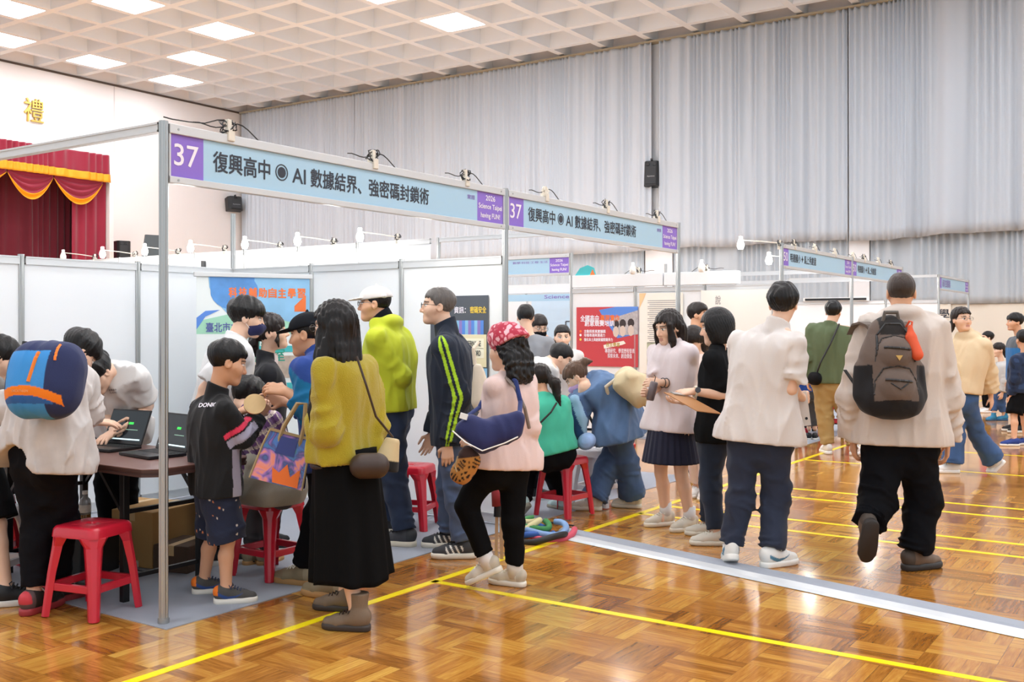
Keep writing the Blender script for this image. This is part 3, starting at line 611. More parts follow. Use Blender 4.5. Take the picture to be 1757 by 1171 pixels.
poly('orange_shape', M_OR, e, c, ux, EZ, n, S2([(.72, .5), (.93, .3), (.93, .6), (.72, .6)]), .004, O)
poly('blue_wave', M_BP, e, c, ux, EZ, n, S2([(-1, .72), (-.85, .6), (-.6, .58), (-.85, .7), (-1, .92)]), .003, O)
for i, ch in enumerate('科技輔助自主學習'): text('title_lettering', ch, M_OR, e, (c+ux*(-.38+.175*i)*w/2+EZ*(h/2-.27*w/2), .062, .075), ux, EZ, n, bold=.05, off=O, depth=.005)
text('school_lettering', '臺北市立復興高中', mat('blue violet print', '5a63a8', .5), e, (c+ux*-.28*w/2+EZ*(h/2-.885*w/2), w*.56, .075), ux, EZ, n, bold=.02, off=O, depth=.005)
text('body_lettering', '行動學習\n智慧教室', mat('green lettering', '2f9a84', .5), e, (c+ux*.1*w/2+EZ*(h/2-1.25*w/2), .4, .22), ux, EZ, n, bold=.02, off=O, depth=.005)
# wall notice on the dado
p = on_x(1608, WX-.09, 540); e = empty('wall_poster', p, 0, 'small pale notice with black brush characters on the far beige wall', 'poster'); c = V(*p); n, ux = -EX, -EY
quad('sheet', mat('pale notice paper', 'ece4d6', .6), e, c, ux, EZ, .62, .5, n); text('lettering', '化學', M_INK, e, (c+ux*.02, .5, .26), ux, EZ, n, bold=.02, off=c, depth=.003)
# ================================================================== figures: implicit surfaces meshed on a grid
def smin(a, b, k):
    if k <= 0: return np.minimum(a, b)
    h = np.maximum(k-np.abs(a-b), 0)/k
    return np.minimum(a, b)-h*h*k*.25
class Field:
    def __init__(s, lo, hi, h, focus=()):
        s.ax = []; s.h = h
        for i in range(3):
            c = [lo[i]]
            while c[-1] < hi[i]:
                q = c[-1]; st = h
                for f0, f1, fh in focus:
                    if f0[i]-fh <= q <= f1[i]: st = min(st, fh)
                c.append(q+st)
            s.ax.append(np.array(c, np.float32))
        s.d = np.full([len(a) for a in s.ax], .25, np.float32)
    def sl(s, lo, hi):
        r = []
        for i in range(3):
            a = max(0, np.searchsorted(s.ax[i], lo[i])-1); b = min(len(s.ax[i]), np.searchsorted(s.ax[i], hi[i])+1)
            if b-a < 2: return None
            r.append(slice(a, b))
        return tuple(r)
    def xyz(s, q): return s.ax[0][q[0]][:, None, None], s.ax[1][q[1]][None, :, None], s.ax[2][q[2]][None, None, :]
    def put(s, q, d, k, op='u'):
        s.d[q] = smin(s.d[q], d, k) if op == 'u' else -smin(-s.d[q], d, k)
    def rc(s, a, b, ra, rb=None, k=.02, sq=None, cuts=(), op='u'):
        a = np.asarray(a, float); b = np.asarray(b, float); rb = ra if rb is None else rb
        R = max(ra, rb)*(1 if sq is None else max(1, 1/sq[1]))+k+2*s.h
        q = s.sl(np.minimum(a, b)-R, np.maximum(a, b)+R)
        if q is None: return s
        X, Y, Z = s.xyz(q); X, Y, Z = X-a[0], Y-a[1], Z-a[2]; v = b-a; vv = max(v@v, 1e-9)
        t = np.clip((X*v[0]+Y*v[1]+Z*v[2])/vv, 0, 1)
        ox, oy, oz = X-t*v[0], Y-t*v[1], Z-t*v[2]; d2 = ox*ox+oy*oy+oz*oz
        if sq is not None:
            n = sq[0]; w = ox*n[0]+oy*n[1]+oz*n[2]; d2 = d2+(sq[1]**2-1)*w*w
        d = np.sqrt(np.maximum(d2, 1e-12))-(ra+(rb-ra)*t)
        for p, n in cuts: d = np.maximum(d, (X+a[0]-p[0])*n[0]+(Y+a[1]-p[1])*n[1]+(Z+a[2]-p[2])*n[2])
        s.put(q, d.astype(np.float32), k, op); return s
    def ell(s, c, A, r, k=.02, op='u', cuts=()):
        """A: rows = local axes"""
        c = np.asarray(c, float); r = np.asarray(r, float); R = r.max()+k+2*s.h; q = s.sl(c-R, c+R)
        if q is None: return s
        X, Y, Z = s.xyz(q); X, Y, Z = X-c[0], Y-c[1], Z-c[2]
        L = [(X*A[i][0]+Y*A[i][1]+Z*A[i][2])/r[i] for i in range(3)]
        n = np.sqrt(L[0]**2+L[1]**2+L[2]**2); g = np.sqrt((L[0]/r[0])**2+(L[1]/r[1])**2+(L[2]/r[2])**2)+1e-6
        d = n*(n-1)/g
        for p, m in cuts: d = np.maximum(d, (X+c[0]-p[0])*m[0]+(Y+c[1]-p[1])*m[1]+(Z+c[2]-p[2])*m[2])
        s.put(q, d.astype(np.float32), k, op); return s
    def chain(s, pts, rs, k=.02, **kw):
        for i in range(len(pts)-1): s.rc(pts[i], pts[i+1], rs[i], rs[i+1], k, **kw)
        return s
    def cut(s, p, n):
        X, Y, Z = s.xyz((slice(None),)*3); s.d = np.maximum(s.d, ((X-p[0])*n[0]+(Y-p[1])*n[1]+(Z-p[2])*n[2]).astype(np.float32)); return s
    def wrinkle(s, amp, freq, seed, sq=(1, 1, .45)):
        if amp <= 0: return s
        r = np.random.RandomState(seed); I = np.nonzero(np.abs(s.d) < .03)
        P = np.stack([s.ax[i][I[i]] for i in range(3)], 1)*np.array(sq); n = 0
        wv = np.sin(P@(r.randn(3)*freq*.35)+r.rand()*6)*1.6+np.sin(P@(r.randn(3)*freq*.3)+r.rand()*6)*1.3
        for i in range(5):
            d = unit(r.randn(3)); q = P@d*freq*(.45+.32*i)*.5+wv*(.8+.2*i)*.5+r.rand()*6; n = n-(1.75-2.4*np.abs(np.sin(q))**.8)/(1+.35*i)
        s.d[I] += (amp*.62*n).astype(np.float32); return s
    def band(s, w=.03):
        I = np.nonzero(np.abs(s.d) < w); return I, np.stack([s.ax[i][I[i]] for i in range(3)], 1)
    def drape(s, c0, c1, lat, amp, n, seed):
        I, P = s.band(); ax = c1-c0; L = ax@ax; t = ((P-c0)@ax)/L; fw = np.cross(unit(ax), lat); Q = P-c0-np.outer(t, ax); a = np.arctan2(Q@fw, Q@lat)
        v = 1.95-2.4*np.abs(np.sin(a*n/2+.9*np.sin(2*a+seed)+.7*np.sin(t*5+seed*2+a)))**.7; s.d[I] -= (amp*v*np.clip(1.05-t*1.15, 0, 1)).astype(np.float32); return s
    def rings(s, a, b, amp, k, seed, t0, t1, R=.13):
        I, P = s.band(); ax = b-a; L = ax@ax; t = ((P-a)@ax)/L; Q = P-a-np.outer(t, ax); u, w = frame(ax); an = np.arctan2(Q@w, Q@u); rr = np.linalg.norm(Q, axis=1)
        win = np.clip((t-t0)/.15, 0, 1)*np.clip((t1-t)/.15, 0, 1)*(rr < R)*np.clip(.55+.6*np.sin(an*1.0+seed*1.7+t*6), .1, 1); v = 1.95-2.4*np.abs(np.sin(t*k+1.9*np.cos(an+seed)+.8*np.sin(2*an+seed*3)))**.8
        s.d[I] -= (amp*v*win).astype(np.float32); return s
    def mesh(s):
        d = s.d; S = d < 0; nx, ny, nz = d.shape
        c = np.zeros((nx-1, ny-1, nz-1), np.int8)
        for i in (0, 1):
            for j in (0, 1):
                for k in (0, 1): c += S[i:nx-1+i, j:ny-1+j, k:nz-1+k]
        I = np.nonzero((c > 0) & (c < 8)); n = len(I[0]); idx = np.full(c.shape, -1, np.int32); idx[I] = np.arange(n)
        acc = np.zeros((n, 3)); cnt = np.zeros(n)
        for a in range(3):
            for u in (0, 1):
                for v in (0, 1):
                    o0 = [0, 0, 0]; o0[(a+1) % 3] = u; o0[(a+2) % 3] = v; o1 = list(o0); o1[a] = 1
                    i0 = [I[m]+o0[m] for m in range(3)]; i1 = [I[m]+o1[m] for m in range(3)]
                    d0 = d[tuple(i0)]; d1 = d[tuple(i1)]; m = (d0 < 0) != (d1 < 0)
                    t = np.where(m, d0/np.where(m, d0-d1, 1), 0)
                    for x in range(3):
                        p0 = s.ax[x][i0[x]]; p1 = s.ax[x][i1[x]]; acc[:, x] += np.where(m, p0+(p1-p0)*t, 0)
                    cnt += m
        V_ = acc/np.maximum(cnt, 1)[:, None]; F = []
        for a in range(3):
            b, e = (a+1) % 3, (a+2) % 3; s0 = [slice(None)]*3; s1 = [slice(None)]*3; s0[a] = slice(0, -1); s1[a] = slice(1, None)
            E = S[tuple(s0)] != S[tuple(s1)]; J = list(np.nonzero(E)); neg = S[tuple(s0)][tuple(J)]
            ok = (J[b] > 0) & (J[e] > 0) & (J[b] < d.shape[b]-1) & (J[e] < d.shape[e]-1); J = [j[ok] for j in J]; neg = neg[ok]; q = []
            for u, v in ((1, 1), (0, 1), (0, 0), (1, 0)):
                K = list(J); K[b] = J[b]-u; K[e] = J[e]-v; q.append(idx[tuple(K)])
            Q = np.stack(q, 1); Q[~neg] = Q[~neg][:, ::-1]; F.append(Q)
        return V_, np.concatenate(F)
def grid_obj(name, F, m, parent, colour=None, off=(0, 0, 0)):
    v, f = F.mesh() if isinstance(F, Field) else F
    if len(v) == 0 or len(f) == 0: return None
    v = v-np.asarray(off, float)
    me = bpy.data.meshes.new(name); me.vertices.add(len(v)); me.vertices.foreach_set('co', v.astype(np.float32).ravel())
    me.loops.add(len(f)*4); me.loops.foreach_set('vertex_index', f.astype(np.int32).ravel()); me.polygons.add(len(f))
    me.polygons.foreach_set('loop_start', np.arange(0, len(f)*4, 4, dtype=np.int32)); me.polygons.foreach_set('use_smooth', np.ones(len(f), bool))
    me.materials.append(m); me.update(calc_edges=True)
    if colour is not None:
        a = me.color_attributes.new('Col', 'FLOAT_COLOR', 'POINT'); a.data.foreach_set('color', np.concatenate([colour, np.ones((len(v), 1))], 1).astype(np.float32).ravel())
    return link(name, me, parent)
def head_sdf(x, y, z):
    """face of height .23 in local metres: x right, y forward, z up"""
    def el(c, r):
        q = ((x-c[0])/r[0])**2+((y-c[1])/r[1])**2+((z-c[2])/r[2])**2; n = np.sqrt(q); g = np.sqrt(((x-c[0])/r[0]**2)**2+((y-c[1])/r[1]**2)**2+((z-c[2])/r[2]**2)**2)+1e-6
        return n*(n-1)/g
    def cap(a, b, ra, rb):
        a, b = np.array(a), np.array(b); v = b-a; X, Y, Z = x-a[0], y-a[1], z-a[2]; t = np.clip((X*v[0]+Y*v[1]+Z*v[2])/max(v@v, 1e-9), 0, 1)
        return np.sqrt((X-t*v[0])**2+(Y-t*v[1])**2+(Z-t*v[2])**2)-(ra+(rb-ra)*t)
    d = el((0, -.012, .030), (.075, .095, .086)); d = smin(d, el((0, .022, -.042), (.058, .068, .074)), .03)
    d = smin(d, cap((-.012, .068, -.094), (.012, .068, -.094), .021, .021), .03)
    d = smin(d, cap((-.03, .076, .026), (.03, .076, .026), .010, .010), .02)
    for sx in (-1, 1): d = smin(d, cap((sx*.036, .055, -.03), (sx*.05, .03, -.02), .024, .022), .03)
    for sx in (-1, 1): d = -smin(-d, el((sx*.032, .094, .004), (.019, .017, .011)), .010)
    for sx in (-1, 1): d = smin(d, el((sx*.032, .0725, .004), (.0145, .0135, .0125)), .002)
    d = smin(d, cap((0, .086, .008), (0, .105, -.032), .008, .0115), .012)
    for sx in (-1, 1): d = smin(d, cap((sx*.011, .094, -.036), (sx*.012, .088, -.036), .008, .008), .008)
    d = smin(d, cap((-.017, .080, -.063), (.017, .080, -.063), .0085, .0085), .010); d = smin(d, cap((-.014, .079, -.0735), (.014, .079, -.0735), .009, .009), .006)
    d = -smin(-d, cap((-.02, .0925, -.068), (.02, .0925, -.068), .0022, .0022), .002)
    for sx in (-1, 1):
        e = el((sx*.077, -.012, -.008), (.009, .021, .031)); e = np.maximum(e, -el((sx*.086, -.006, -.006), (.008, .010, .017))); d = smin(d, e, .006)
    return d
def rot_face(yaw, pitch, roll=0):
    y, p, r = map(math.radians, (yaw, pitch, roll)); f = V(math.sin(y)*math.cos(p), math.cos(y)*math.cos(p), math.sin(p))
    rt = V(math.cos(y), -math.sin(y), 0); u = np.cross(rt, f); rt, u = rt*math.cos(r)+u*math.sin(r), u*math.cos(r)-rt*math.sin(r)
    return np.stack([rt, f, u])
def fill_hand(F, wr, d, pn, curl, side, s, spread=.10, thumb=.7):
    """d: towards the fingers, pn: palm faces this way, side: +1 thumb lies towards d x pn"""
    d = unit(d); pn = unit(pn-np.dot(pn, d)*d); w = np.cross(d, pn)*side; s = s*1.0
    kn = []
    for o, l in ((.029, .083), (.010, .088), (-.010, .084), (-.028, .076)):
        k0 = wr+d*.012*s+w*o*.6*s; k1 = wr+d*l*s+w*o*s; F.rc(k0, k1, .0135*s, .0115*s, .012); kn.append((k1, o))
    for (p, o), ln, dc in zip(kn, (.070, .078, .072, .056), (0, .06, .1, .16)):
        a = 0; q = p; dd = unit(d+w*o*spread*22)
        for fr, r0, r1, st in ((.44, .0092, .0085, .55), (.31, .0083, .0077, .85), (.25, .0076, .0066, .7)):
            a += st*(curl+dc*curl)*1.15; v = dd*math.cos(a)+pn*math.sin(a); q2 = q+v*ln*fr*s; F.rc(q, q2, r0*s, r1*s, .003); q = q2
    b = wr+d*.022*s+w*.022*s; v = unit(d*.62+w*.78+pn*.35); m = b+v*.040*s; F.rc(b, m, .0135*s, .0105*s, .010)
    v2 = unit(d*(.95)+w*.25*(1-thumb)+pn*(.3+.5*curl)); t1 = m+v2*.028*s; F.rc(m, t1, .0098*s, .0088*s, .004); F.rc(t1, t1+unit(v2+pn*.3*curl)*.022*s, .0086*s, .0070*s, .003)
SKIN = attr_mat('skin', .5, .35, bump=.03, bscale=220)
def cloth(name, hx, rough=.85, bump=.12, bscale=260, vary=0.0, sheen=.1, **k):
    dk = max(hexc(hx)) < .03
    return mat(name, tuple(v*.6 for v in hexc(hx)) if dk else hx, rough, bump=bump, bscale=bscale, vary=vary, sheen=0 if dk else sheen, spec=.10 if dk else .22, **k)
def hairm(name, hx): return mat(name, hx, .40, bump=.35, bscale=90, stretch=(1, 1, .12), spec=.32, vary=.35)
HB = hairm('black hair', '141212'); HDB = hairm('dark brown hair', '211916'); HBR = hairm('brown hair', '5a4334'); HGR = hairm('greying hair', '5f5a57')
SK1, SK2, SK3 = hexc('e6bda2'), hexc('dba887'), hexc('efcdb6')
class Person:
    def __init__(s, label, foot, H, yaw, J=None, fem=False, g=1.0, skin=SK1, face=None, res=.011, hands=None, name='person', group=None, lips=None, dark=None, Y=None, hs=None, category='person'):
        J = J or {}; s.J = J; s.H = H; s.s = H/1.72; s.g = g; s.yaw = yaw; s.res = res; S = s.s
        s.Y0 = Y or FPX*EYE/(foot[1]-HOR); s.X0 = (foot[0]-878.5)/FPX*s.Y0
        r = lambda a: V(math.cos(math.radians(a)), -math.sin(math.radians(a)), 0); fw = lambda a: V(math.sin(math.radians(a)), math.cos(math.radians(a)), 0)
        sy, hy = J.get('syaw', yaw), J.get('hyaw', yaw); s.f, s.r = fw(sy), r(sy); s.hf, s.hr = fw(hy), r(hy)
        P = {}; s.P = P
        hip = s.pt(J['hip']) if 'hip' in J else V(0, 0, .52*H); sh = s.pt(J['sh']) if 'sh' in J else hip+V(0, 0, .295*H)
        hwS, hwH = J.get('shw', .098 if fem else .108)*H, .052*H
        P['hip'], P['sh'] = hip, sh
        for k, sg in (('R', 1), ('L', -1)):
            P['sh'+k] = s.pt(J['sh'+k]) if 'sh'+k in J else sh+s.r*hwS*sg
            P['hip'+k] = hip+s.hr*hwH*sg
        P['mid'] = s.pt(J['mid']) if 'mid' in J else None
        ax = unit(sh-hip); P['neck'] = s.pt(J['neck']) if 'neck' in J else sh+ax*.032*H-s.f*.01*H
        P['head'] = s.pt(J['head']) if 'head' in J else P['neck']+V(0, 0, .088*H)+s.f*.02*H
        for k, sg in (('R', 1), ('L', -1)):
            a = P['sh'+k]
            e = s.solve(J.get('el'+k), a, .172*H, a+V(0, 0, -.168*H)+s.r*sg*.025*H-s.f*.012*H); P['el'+k] = e
            P['wr'+k] = s.solve(J.get('wr'+k), e, .150*H, e+V(0, 0, -.146*H)+s.f*.035*H+s.r*sg*.004*H)
            h = P['hip'+k]; ft = J.get('ft'+k)
            if ft is None: an = V(h[0], h[1], .052*H)+s.hr*sg*.008*H
            elif len(ft) == 2:
                q = FPX*EYE/(ft[1]-HOR); an = V((ft[0]-878.5)/FPX*q-s.X0, q-s.Y0, .052*H)
            else: an = s.pt(ft)
            P['an'+k] = an; m = (h+an)/2+s.hf*.018*H; P['kn'+k] = s.solve(J.get('kn'+k), h, .245*H, m)
        s.hs = hs or (.145*H**.5*1.42/ .23*.165 if False else (.232 if H > 1.5 else .225 if H > 1.3 else .212)/.23); s.A = rot_face(*(face or (yaw, 0)))
        s.skinc = skin; s.lips = lips or (hexc('b9776c') if fem else hexc('b8806f'))
        s.root = None; s.label = label; s.hands = hands or {}; s.name = name; s.group = group; s.fem = fem; s.category = category
        s.body(dark or hexc('1d1715'))
    def pt(s, q):
        dy = q[2] if len(q) > 2 and not isinstance(q[2], str) else 0.0; Y = s.Y0+dy
        return V((q[0]-878.5)/FPX*Y-s.X0, dy, EYE+(HOR-q[1])/FPX*Y)
    def solve(s, q, a, L, default):
        if q is None: return default
        if len(q) > 2 and not isinstance(q[2], str): return s.pt(q)
        sg = -1 if len(q) > 2 and q[2] == '-' else 1; best = None
        for dy in np.linspace(0, sg*L*1.05, 60):
            p = s.pt((q[0], q[1], a[1]+dy)); e = abs(np.linalg.norm(p-a)-L)
            if best is None or e < best[0]: best = (e, p)
        return best[1]
    def centre(s, t):
        a, b = s.P['hip'], s.P['sh']; m = s.P['mid']
        if m is None: return a+(b-a)*t
        if t < 0: return a+(m-a)*2*t
        c = 2*m-(a+b)/2; return (1-t)**2*a+2*t*(1-t)*c+t*t*b
    def lat(s, t): return unit(s.hr*(1-t)+s.r*t)
    LV = [(-.16, .062, .085), (-.05, .072, .097), (.10, .068, .092), (.28, .058, .083), (.45, .058, .085), (.62, .064, .094), (.80, .076, .092), (.93, .088, .066)]
    LVF = [(-.16, .068, .086), (-.05, .080, .100), (.10, .072, .092), (.28, .049, .072), (.45, .048, .074), (.62, .055, .090), (.80, .066, .084), (.93, .078, .058)]
    def torso(s, F, t0, t1, ease=0.0, k=.03, flare=0.0, boxy=0.0, step=.07):
        T = s.LVF if s.fem else s.LV; tt = [q[0] for q in T]; S = s.s*s.g; n = max(2, int((t1-t0)/step)+1)
        for t in np.linspace(t0, t1, n):
            hw = np.interp(t, tt, [q[1] for q in T])*S; r = np.interp(t, tt, [q[2] for q in T])*S
            if boxy: hw = hw*(1-boxy)+.072*S*boxy; r = r*(1-boxy)+.098*S*boxy
            fl = flare*max(0, (.5-t)/(.5-t0)) if t0 < .5 else 0
            c = s.centre(t); l = s.lat(np.clip(t, 0, 1)); F.rc(c-l*(hw+ease*.6+fl*.7), c+l*(hw+ease*.6+fl*.7), r+ease+fl, r+ease+fl, k)
    def bounds(s, keys, m):
        Q = np.array([s.P[k] for k in keys]); return Q.min(0)-m, Q.max(0)+m
    def body(s, dark):
        P, S, g = s.P, s.s, s.g; c = P['head']; hs = s.hs; R = .135*hs
        foc = [(c-R, c+R, .0052 if s.res < .012 else .0075 if s.res < .015 else .010)]
        for k in 'RL':
            v = s.hands.get(k, {}); d = unit(np.asarray(v.get('d', P['wr'+k]-P['el'+k]), float)); a = P['wr'+k]; b = a+d*.16*S
            if not v.get('off'): foc.append((np.minimum(a, b)-.05, np.maximum(a, b)+.05, .0055 if s.res < .012 else .0075 if s.res < .015 else .011))
        lo, hi = s.bounds(P.keys()-{'mid'} if P['mid'] is None else P.keys(), .24); lo[2] = min(P['anR'][2], P['anL'][2])-.09
        F = Field(lo, hi, s.res, foc); s.torso(F, -.16, .93)
        F.rc(P['shL'], P['shR'], .052*S*g, .052*S*g, .03)
        hb = c+s.A[2]*-.05*hs-s.A[1]*.022*hs; F.rc(P['neck'], hb, .058*S*(.88 if s.fem else 1), .052*S*(.88 if s.fem else 1), .03)
        for k in 'RL':
            F.rc(P['neck'], P['sh'+k], .045*S, .042*S, .03)
            F.rc(P['sh'+k], P['el'+k], .050*S*g, .037*S*g, .02); m = P['el'+k]+(P['wr'+k]-P['el'+k])*.28
            F.chain([P['el'+k], m, P['wr'+k]], [.037*S*g, .039*S*g, .0255*S], .015)
            F.rc(P['hip'+k], P['kn'+k], .080*S*g, .047*S*g, .02); m = P['kn'+k]+(P['an'+k]-P['kn'+k])*.3; m = m-s.hf*.010*S
            F.chain([P['kn'+k], m, P['an'+k]], [.046*S*g, .050*S*g, .034*S], .015); F.rc(P['an'+k], P['an'+k]-V(0, 0, .04*S)+s.hf*.05*S, .036*S, .03*S, .02)
            v = s.hands.get(k, {})
            if not v.get('off'):
                d = unit(np.asarray(v.get('d', P['wr'+k]-P['el'+k]), float)); sg = 1 if k == 'R' else -1
                pn = np.asarray(v.get('n', -s.r*sg*1.0+s.f*.15), float)
                w = np.cross(d, unit(pn-np.dot(pn, d)*d)); side = v.get('side', 1 if w@(np.asarray(v['th'], float) if 'th' in v else s.f) > 0 else -1)
                fill_hand(F, P['wr'+k], d, pn, v.get('curl', .42), side, S*(.94 if s.fem else 1.02))
        q = F.sl(c-R*1.1, c+R*1.1); X, Y, Z = F.xyz(q); X, Y, Z = (X-c[0]), (Y-c[1]), (Z-c[2]); A = s.A/hs
        l = [X*A[i][0]+Y*A[i][1]+Z*A[i][2] for i in range(3)]; F.put(q, (head_sdf(*l)*hs).astype(np.float32), .02)
        v, f = F.mesh(); col = np.tile(np.array(s.skinc), (len(v), 1)); Q = (v-c)@A.T; x, y, z = np.abs(Q[:, 0]), Q[:, 1], Q[:, 2]
        nz = np.sin(v@V(31, 17, 23))*.5+np.sin(v@V(-19, 41, 13))*.5; col *= (1+.03*nz)[:, None]
        near = (np.abs(Q) < .2).all(1)
        def setc(m, cc, a=1.0): col[m] = col[m]*(1-a)+np.array(cc)*a
        setc(near & (((x-.03)/.025)**2+((z+.03)/.02)**2 < 1) & (y > .04), np.array(s.skinc)*V(1.03, .86, .82), .35)
        setc(near & (x < .021) & (np.abs(z+.068) < .0125-.25*x*.3) & (y > .074), s.lips, .8)
        setc(near & (np.abs(z-(.027+.0-(x-.03)**2*6)) < .0055) & (x > .013) & (x < .052) & (y > .045), dark, .8)
        er = (((x-.032)/.0155)**2+((z-.004)/.0072)**2 < 1) & (y > .062) & near; setc(er, hexc('efe9e4')); setc(er & ((x-.032)**2+(z-.004)**2 < .0068**2), hexc('1c1412'))
        setc(near & (np.abs(z-.0115) < .003) & (x > .015) & (x < .05) & (y > .058), dark, .85)
        s.root = grid_obj(s.name, (v, f), SKIN, None, col); s.root.location = V(CAMX, CAMY, 0)+RT*s.X0+FW*s.Y0; s.root.rotation_euler = (0, 0, -TH)
        tag(s.root, s.label, s.category, s.group)
    # ---------------------------------------------------------------- clothing
    def top(s, name, m, hem=-.05, ease=.02, sl=(.6, .6), slr=(.066, .062, .05), collar='crew', amp=.005, freq=38, flare=0.0, boxy=.3, res=None, seed=1, hood=False, curved=0.0, colour=None, cuff=True, neck=.02):
        P, S, g = s.P, s.s, s.g; h = res or s.res*.9; lo, hi = s.bounds(['hip', 'sh', 'shL', 'shR', 'elL', 'elR', 'wrL', 'wrR', 'neck'], .28*S)
        F = Field(lo, hi, h); s.torso(F, hem, .93, ease, flare=flare, boxy=boxy); r0 = slr[0]*S
        F.rc(P['shL'], P['shR'], .056*S*g+ease*.35, None, .03)
        for k in 'RL': F.rc(P['neck'], P['sh'+k], .050*S, .052*S, .03)
        ax = unit(s.centre(hem+.05)-s.centre(hem)); ch = s.centre(hem)
        F.wrinkle(amp, freq, seed); F.drape(ch, s.centre(.95), s.lat(.5), amp*.55, 9, seed); F.cut(ch, -ax)
        if curved:
            l = s.lat(0); X, Y, Z = F.xyz((slice(None),)*3); X, Y, Z = X-ch[0], Y-ch[1], Z-ch[2]; u = np.clip(np.abs(X*l[0]+Y*l[1]+Z*l[2])/(.19*S), 0, 1); F.d = np.maximum(F.d, (-(X*ax[0]+Y*ax[1]+Z*ax[2])+curved*(1-u*u)).astype(np.float32))
        F2 = Field(lo, hi, h)
        for k, L in zip('RL', sl):
            a, e, w = P['sh'+k], P['el'+k], P['wr'+k]
            if L <= 0: continue
            if L <= 1:
                en = a+(e-a)*L; d = unit(e-a); F2.rc(a, en+d*.05, slr[0]*S, (slr[0]+(slr[1]-slr[0])*L)*S, .03, cuts=[(en, d)])
            else:
                en = e+(w-e)*(L-1); d = unit(w-e); F2.rc(a, e, slr[0]*S, slr[1]*S, .03); F2.rc(e, en+d*.06, slr[1]*S, slr[2]*S, .03, cuts=[(en, d)])
        for k, L in zip('RL', sl):
            if L > 0: F2.rings(P['sh'+k], P['el'+k], amp*.55, 11, seed+1, .35, 1.15); F2.rings(P['el'+k], P['wr'+k], amp*.6, 13, seed+2, -.1, 1.0)
        F2.wrinkle(amp*.9, freq*1.15, seed+7); q = (slice(None),)*3; F.d = smin(F.d, F2.d, .010)
        nd = unit(P['head']-P['neck']-s.A[1]*.03); nb = P['neck']
        F.cut(nb+nd*.03*S, nd) if not collar == 'none' else None
        if collar in ('shirt', 'stand', 'high'):
            hh = {'shirt': .045, 'stand': .06, 'high': .075}[collar]*S; F.rc(nb-nd*.02, nb+nd*hh*1.4, .078*S, .070*S, .012, cuts=[(nb+nd*hh, nd*.96+s.f*.28)])
        if hood: F.ell(nb-s.f*.055*S+V(0, 0, .012), np.stack([s.r, s.f, V(0, 0, 1)]), V(.115, .062, .052)*S, .04); F.rc(nb+s.r*.08*S+s.f*.03*S, nb-s.r*.08*S+s.f*.03*S, .04*S, None, .04)
        v, f = F.mesh(); col = colour(v, s) if colour else None
        o = grid_obj(name, (v, f), m, s.root, col); return o
    def bottom(s, name, m, rad=(.105, .078, .062), cut=1.93, top=.18, amp=.005, freq=36, seed=2, ease=.012, res=None, colour=None, flare=None, k=.03):
        P, S, g = s.P, s.s, s.g; h = res or s.res*.9; lo, hi = s.bounds(['hip', 'hipL', 'hipR', 'knL', 'knR', 'anL', 'anR'], .22*S); hi[2] += .2
        F = Field(lo, hi, h); s.torso(F, -.16, top, ease)
        for kk in 'RL':
            a, e, w = P['hip'+kk], P['kn'+kk], P['an'+kk]
            if cut <= 1:
                en = a+(e-a)*cut; d = unit(e-a); F.rc(a, en+d*.08, rad[0]*S*g, rad[1]*S*g, k, cuts=[(en, d)])
            else:
                d = unit(w-e); en = e+(w-e)*(cut-1); F.rc(a, e, rad[0]*S*g, rad[1]*S*g, k); F.rc(e, en+d*.02, rad[1]*S*g, rad[2]*S*g, k*.7, cuts=[(en, d)])
        for kk in 'RL':
            a, e, w = P['hip'+kk], P['kn'+kk], P['an'+kk]; F.rings(a, e, amp*.5, 9, seed+(kk == 'R'), .55, 1.1, .16)
            if cut > 1: F.rings(e, w, amp*.7, 16, seed+3+(kk == 'R'), -.05, .35, .16); F.rings(e, w, amp*.9, 26, seed+5+(kk == 'R'), .6, 1.05, .16)
        F.wrinkle(amp*.8, freq, seed, (1, 1, .8)); c = s.centre(top); F.cut(c, unit(s.centre(top)-s.centre(top-.05)))
        v, f = F.mesh(); return grid_obj(name, (v, f), m, s.root, colour(v, s) if colour else None)
    def skirt(s, name, m, t0, zhem, r0, r1, pleats=0, amp=.01, seed=0, asp=.8, shift=(0, 0), rows=26, bell=1.0, wave=0.0):
        b = MB(); b.smooth = True; n = 144; top = s.centre(t0); bot = V(top[0]+shift[0], top[1]+shift[1], zhem); R = np.random.RandomState(seed); ph = R.rand(6)*6; rings = []
        for i in range(rows):
            t = i/(rows-1); c = top+(bot-top)*t; r = r0+(r1-r0)*t**bell; ring = []
            for j in range(n):
                a = 2*np.pi*j/n
                if pleats: sv = (pleats*a/(2*np.pi)) % 1; f = (sv-.5)*2*amp*min(1, .3+t)
                else: f = amp*t*(math.sin(7*a+ph[0]+.8*t)+.7*math.sin(11*a+ph[1])+.5*math.sin(4*a+ph[2]))
                z = c[2]+(wave*math.sin(3*a+ph[3])*t if wave else 0)
                ring.append(V(*(c[:2]), z)+(s.hr*math.cos(a)+s.hf*asp*math.sin(a))*(r+f))
            rings.append(ring)
        b.loft(rings, cap=True); o = b.build(name, m, s.root); return o
    def hl(s, p): return s.P['head']+(np.asarray(p, float)*s.hs)@s.A         # head-local -> person-local
    def hfield(s, R=.16, h=None, lo=0.0):
        c = s.P['head']; h = h or (.0055 if s.res < .012 else .008 if s.res < .015 else .011); return Field(c-R*s.hs-V(0, 0, lo), c+R*s.hs, h)
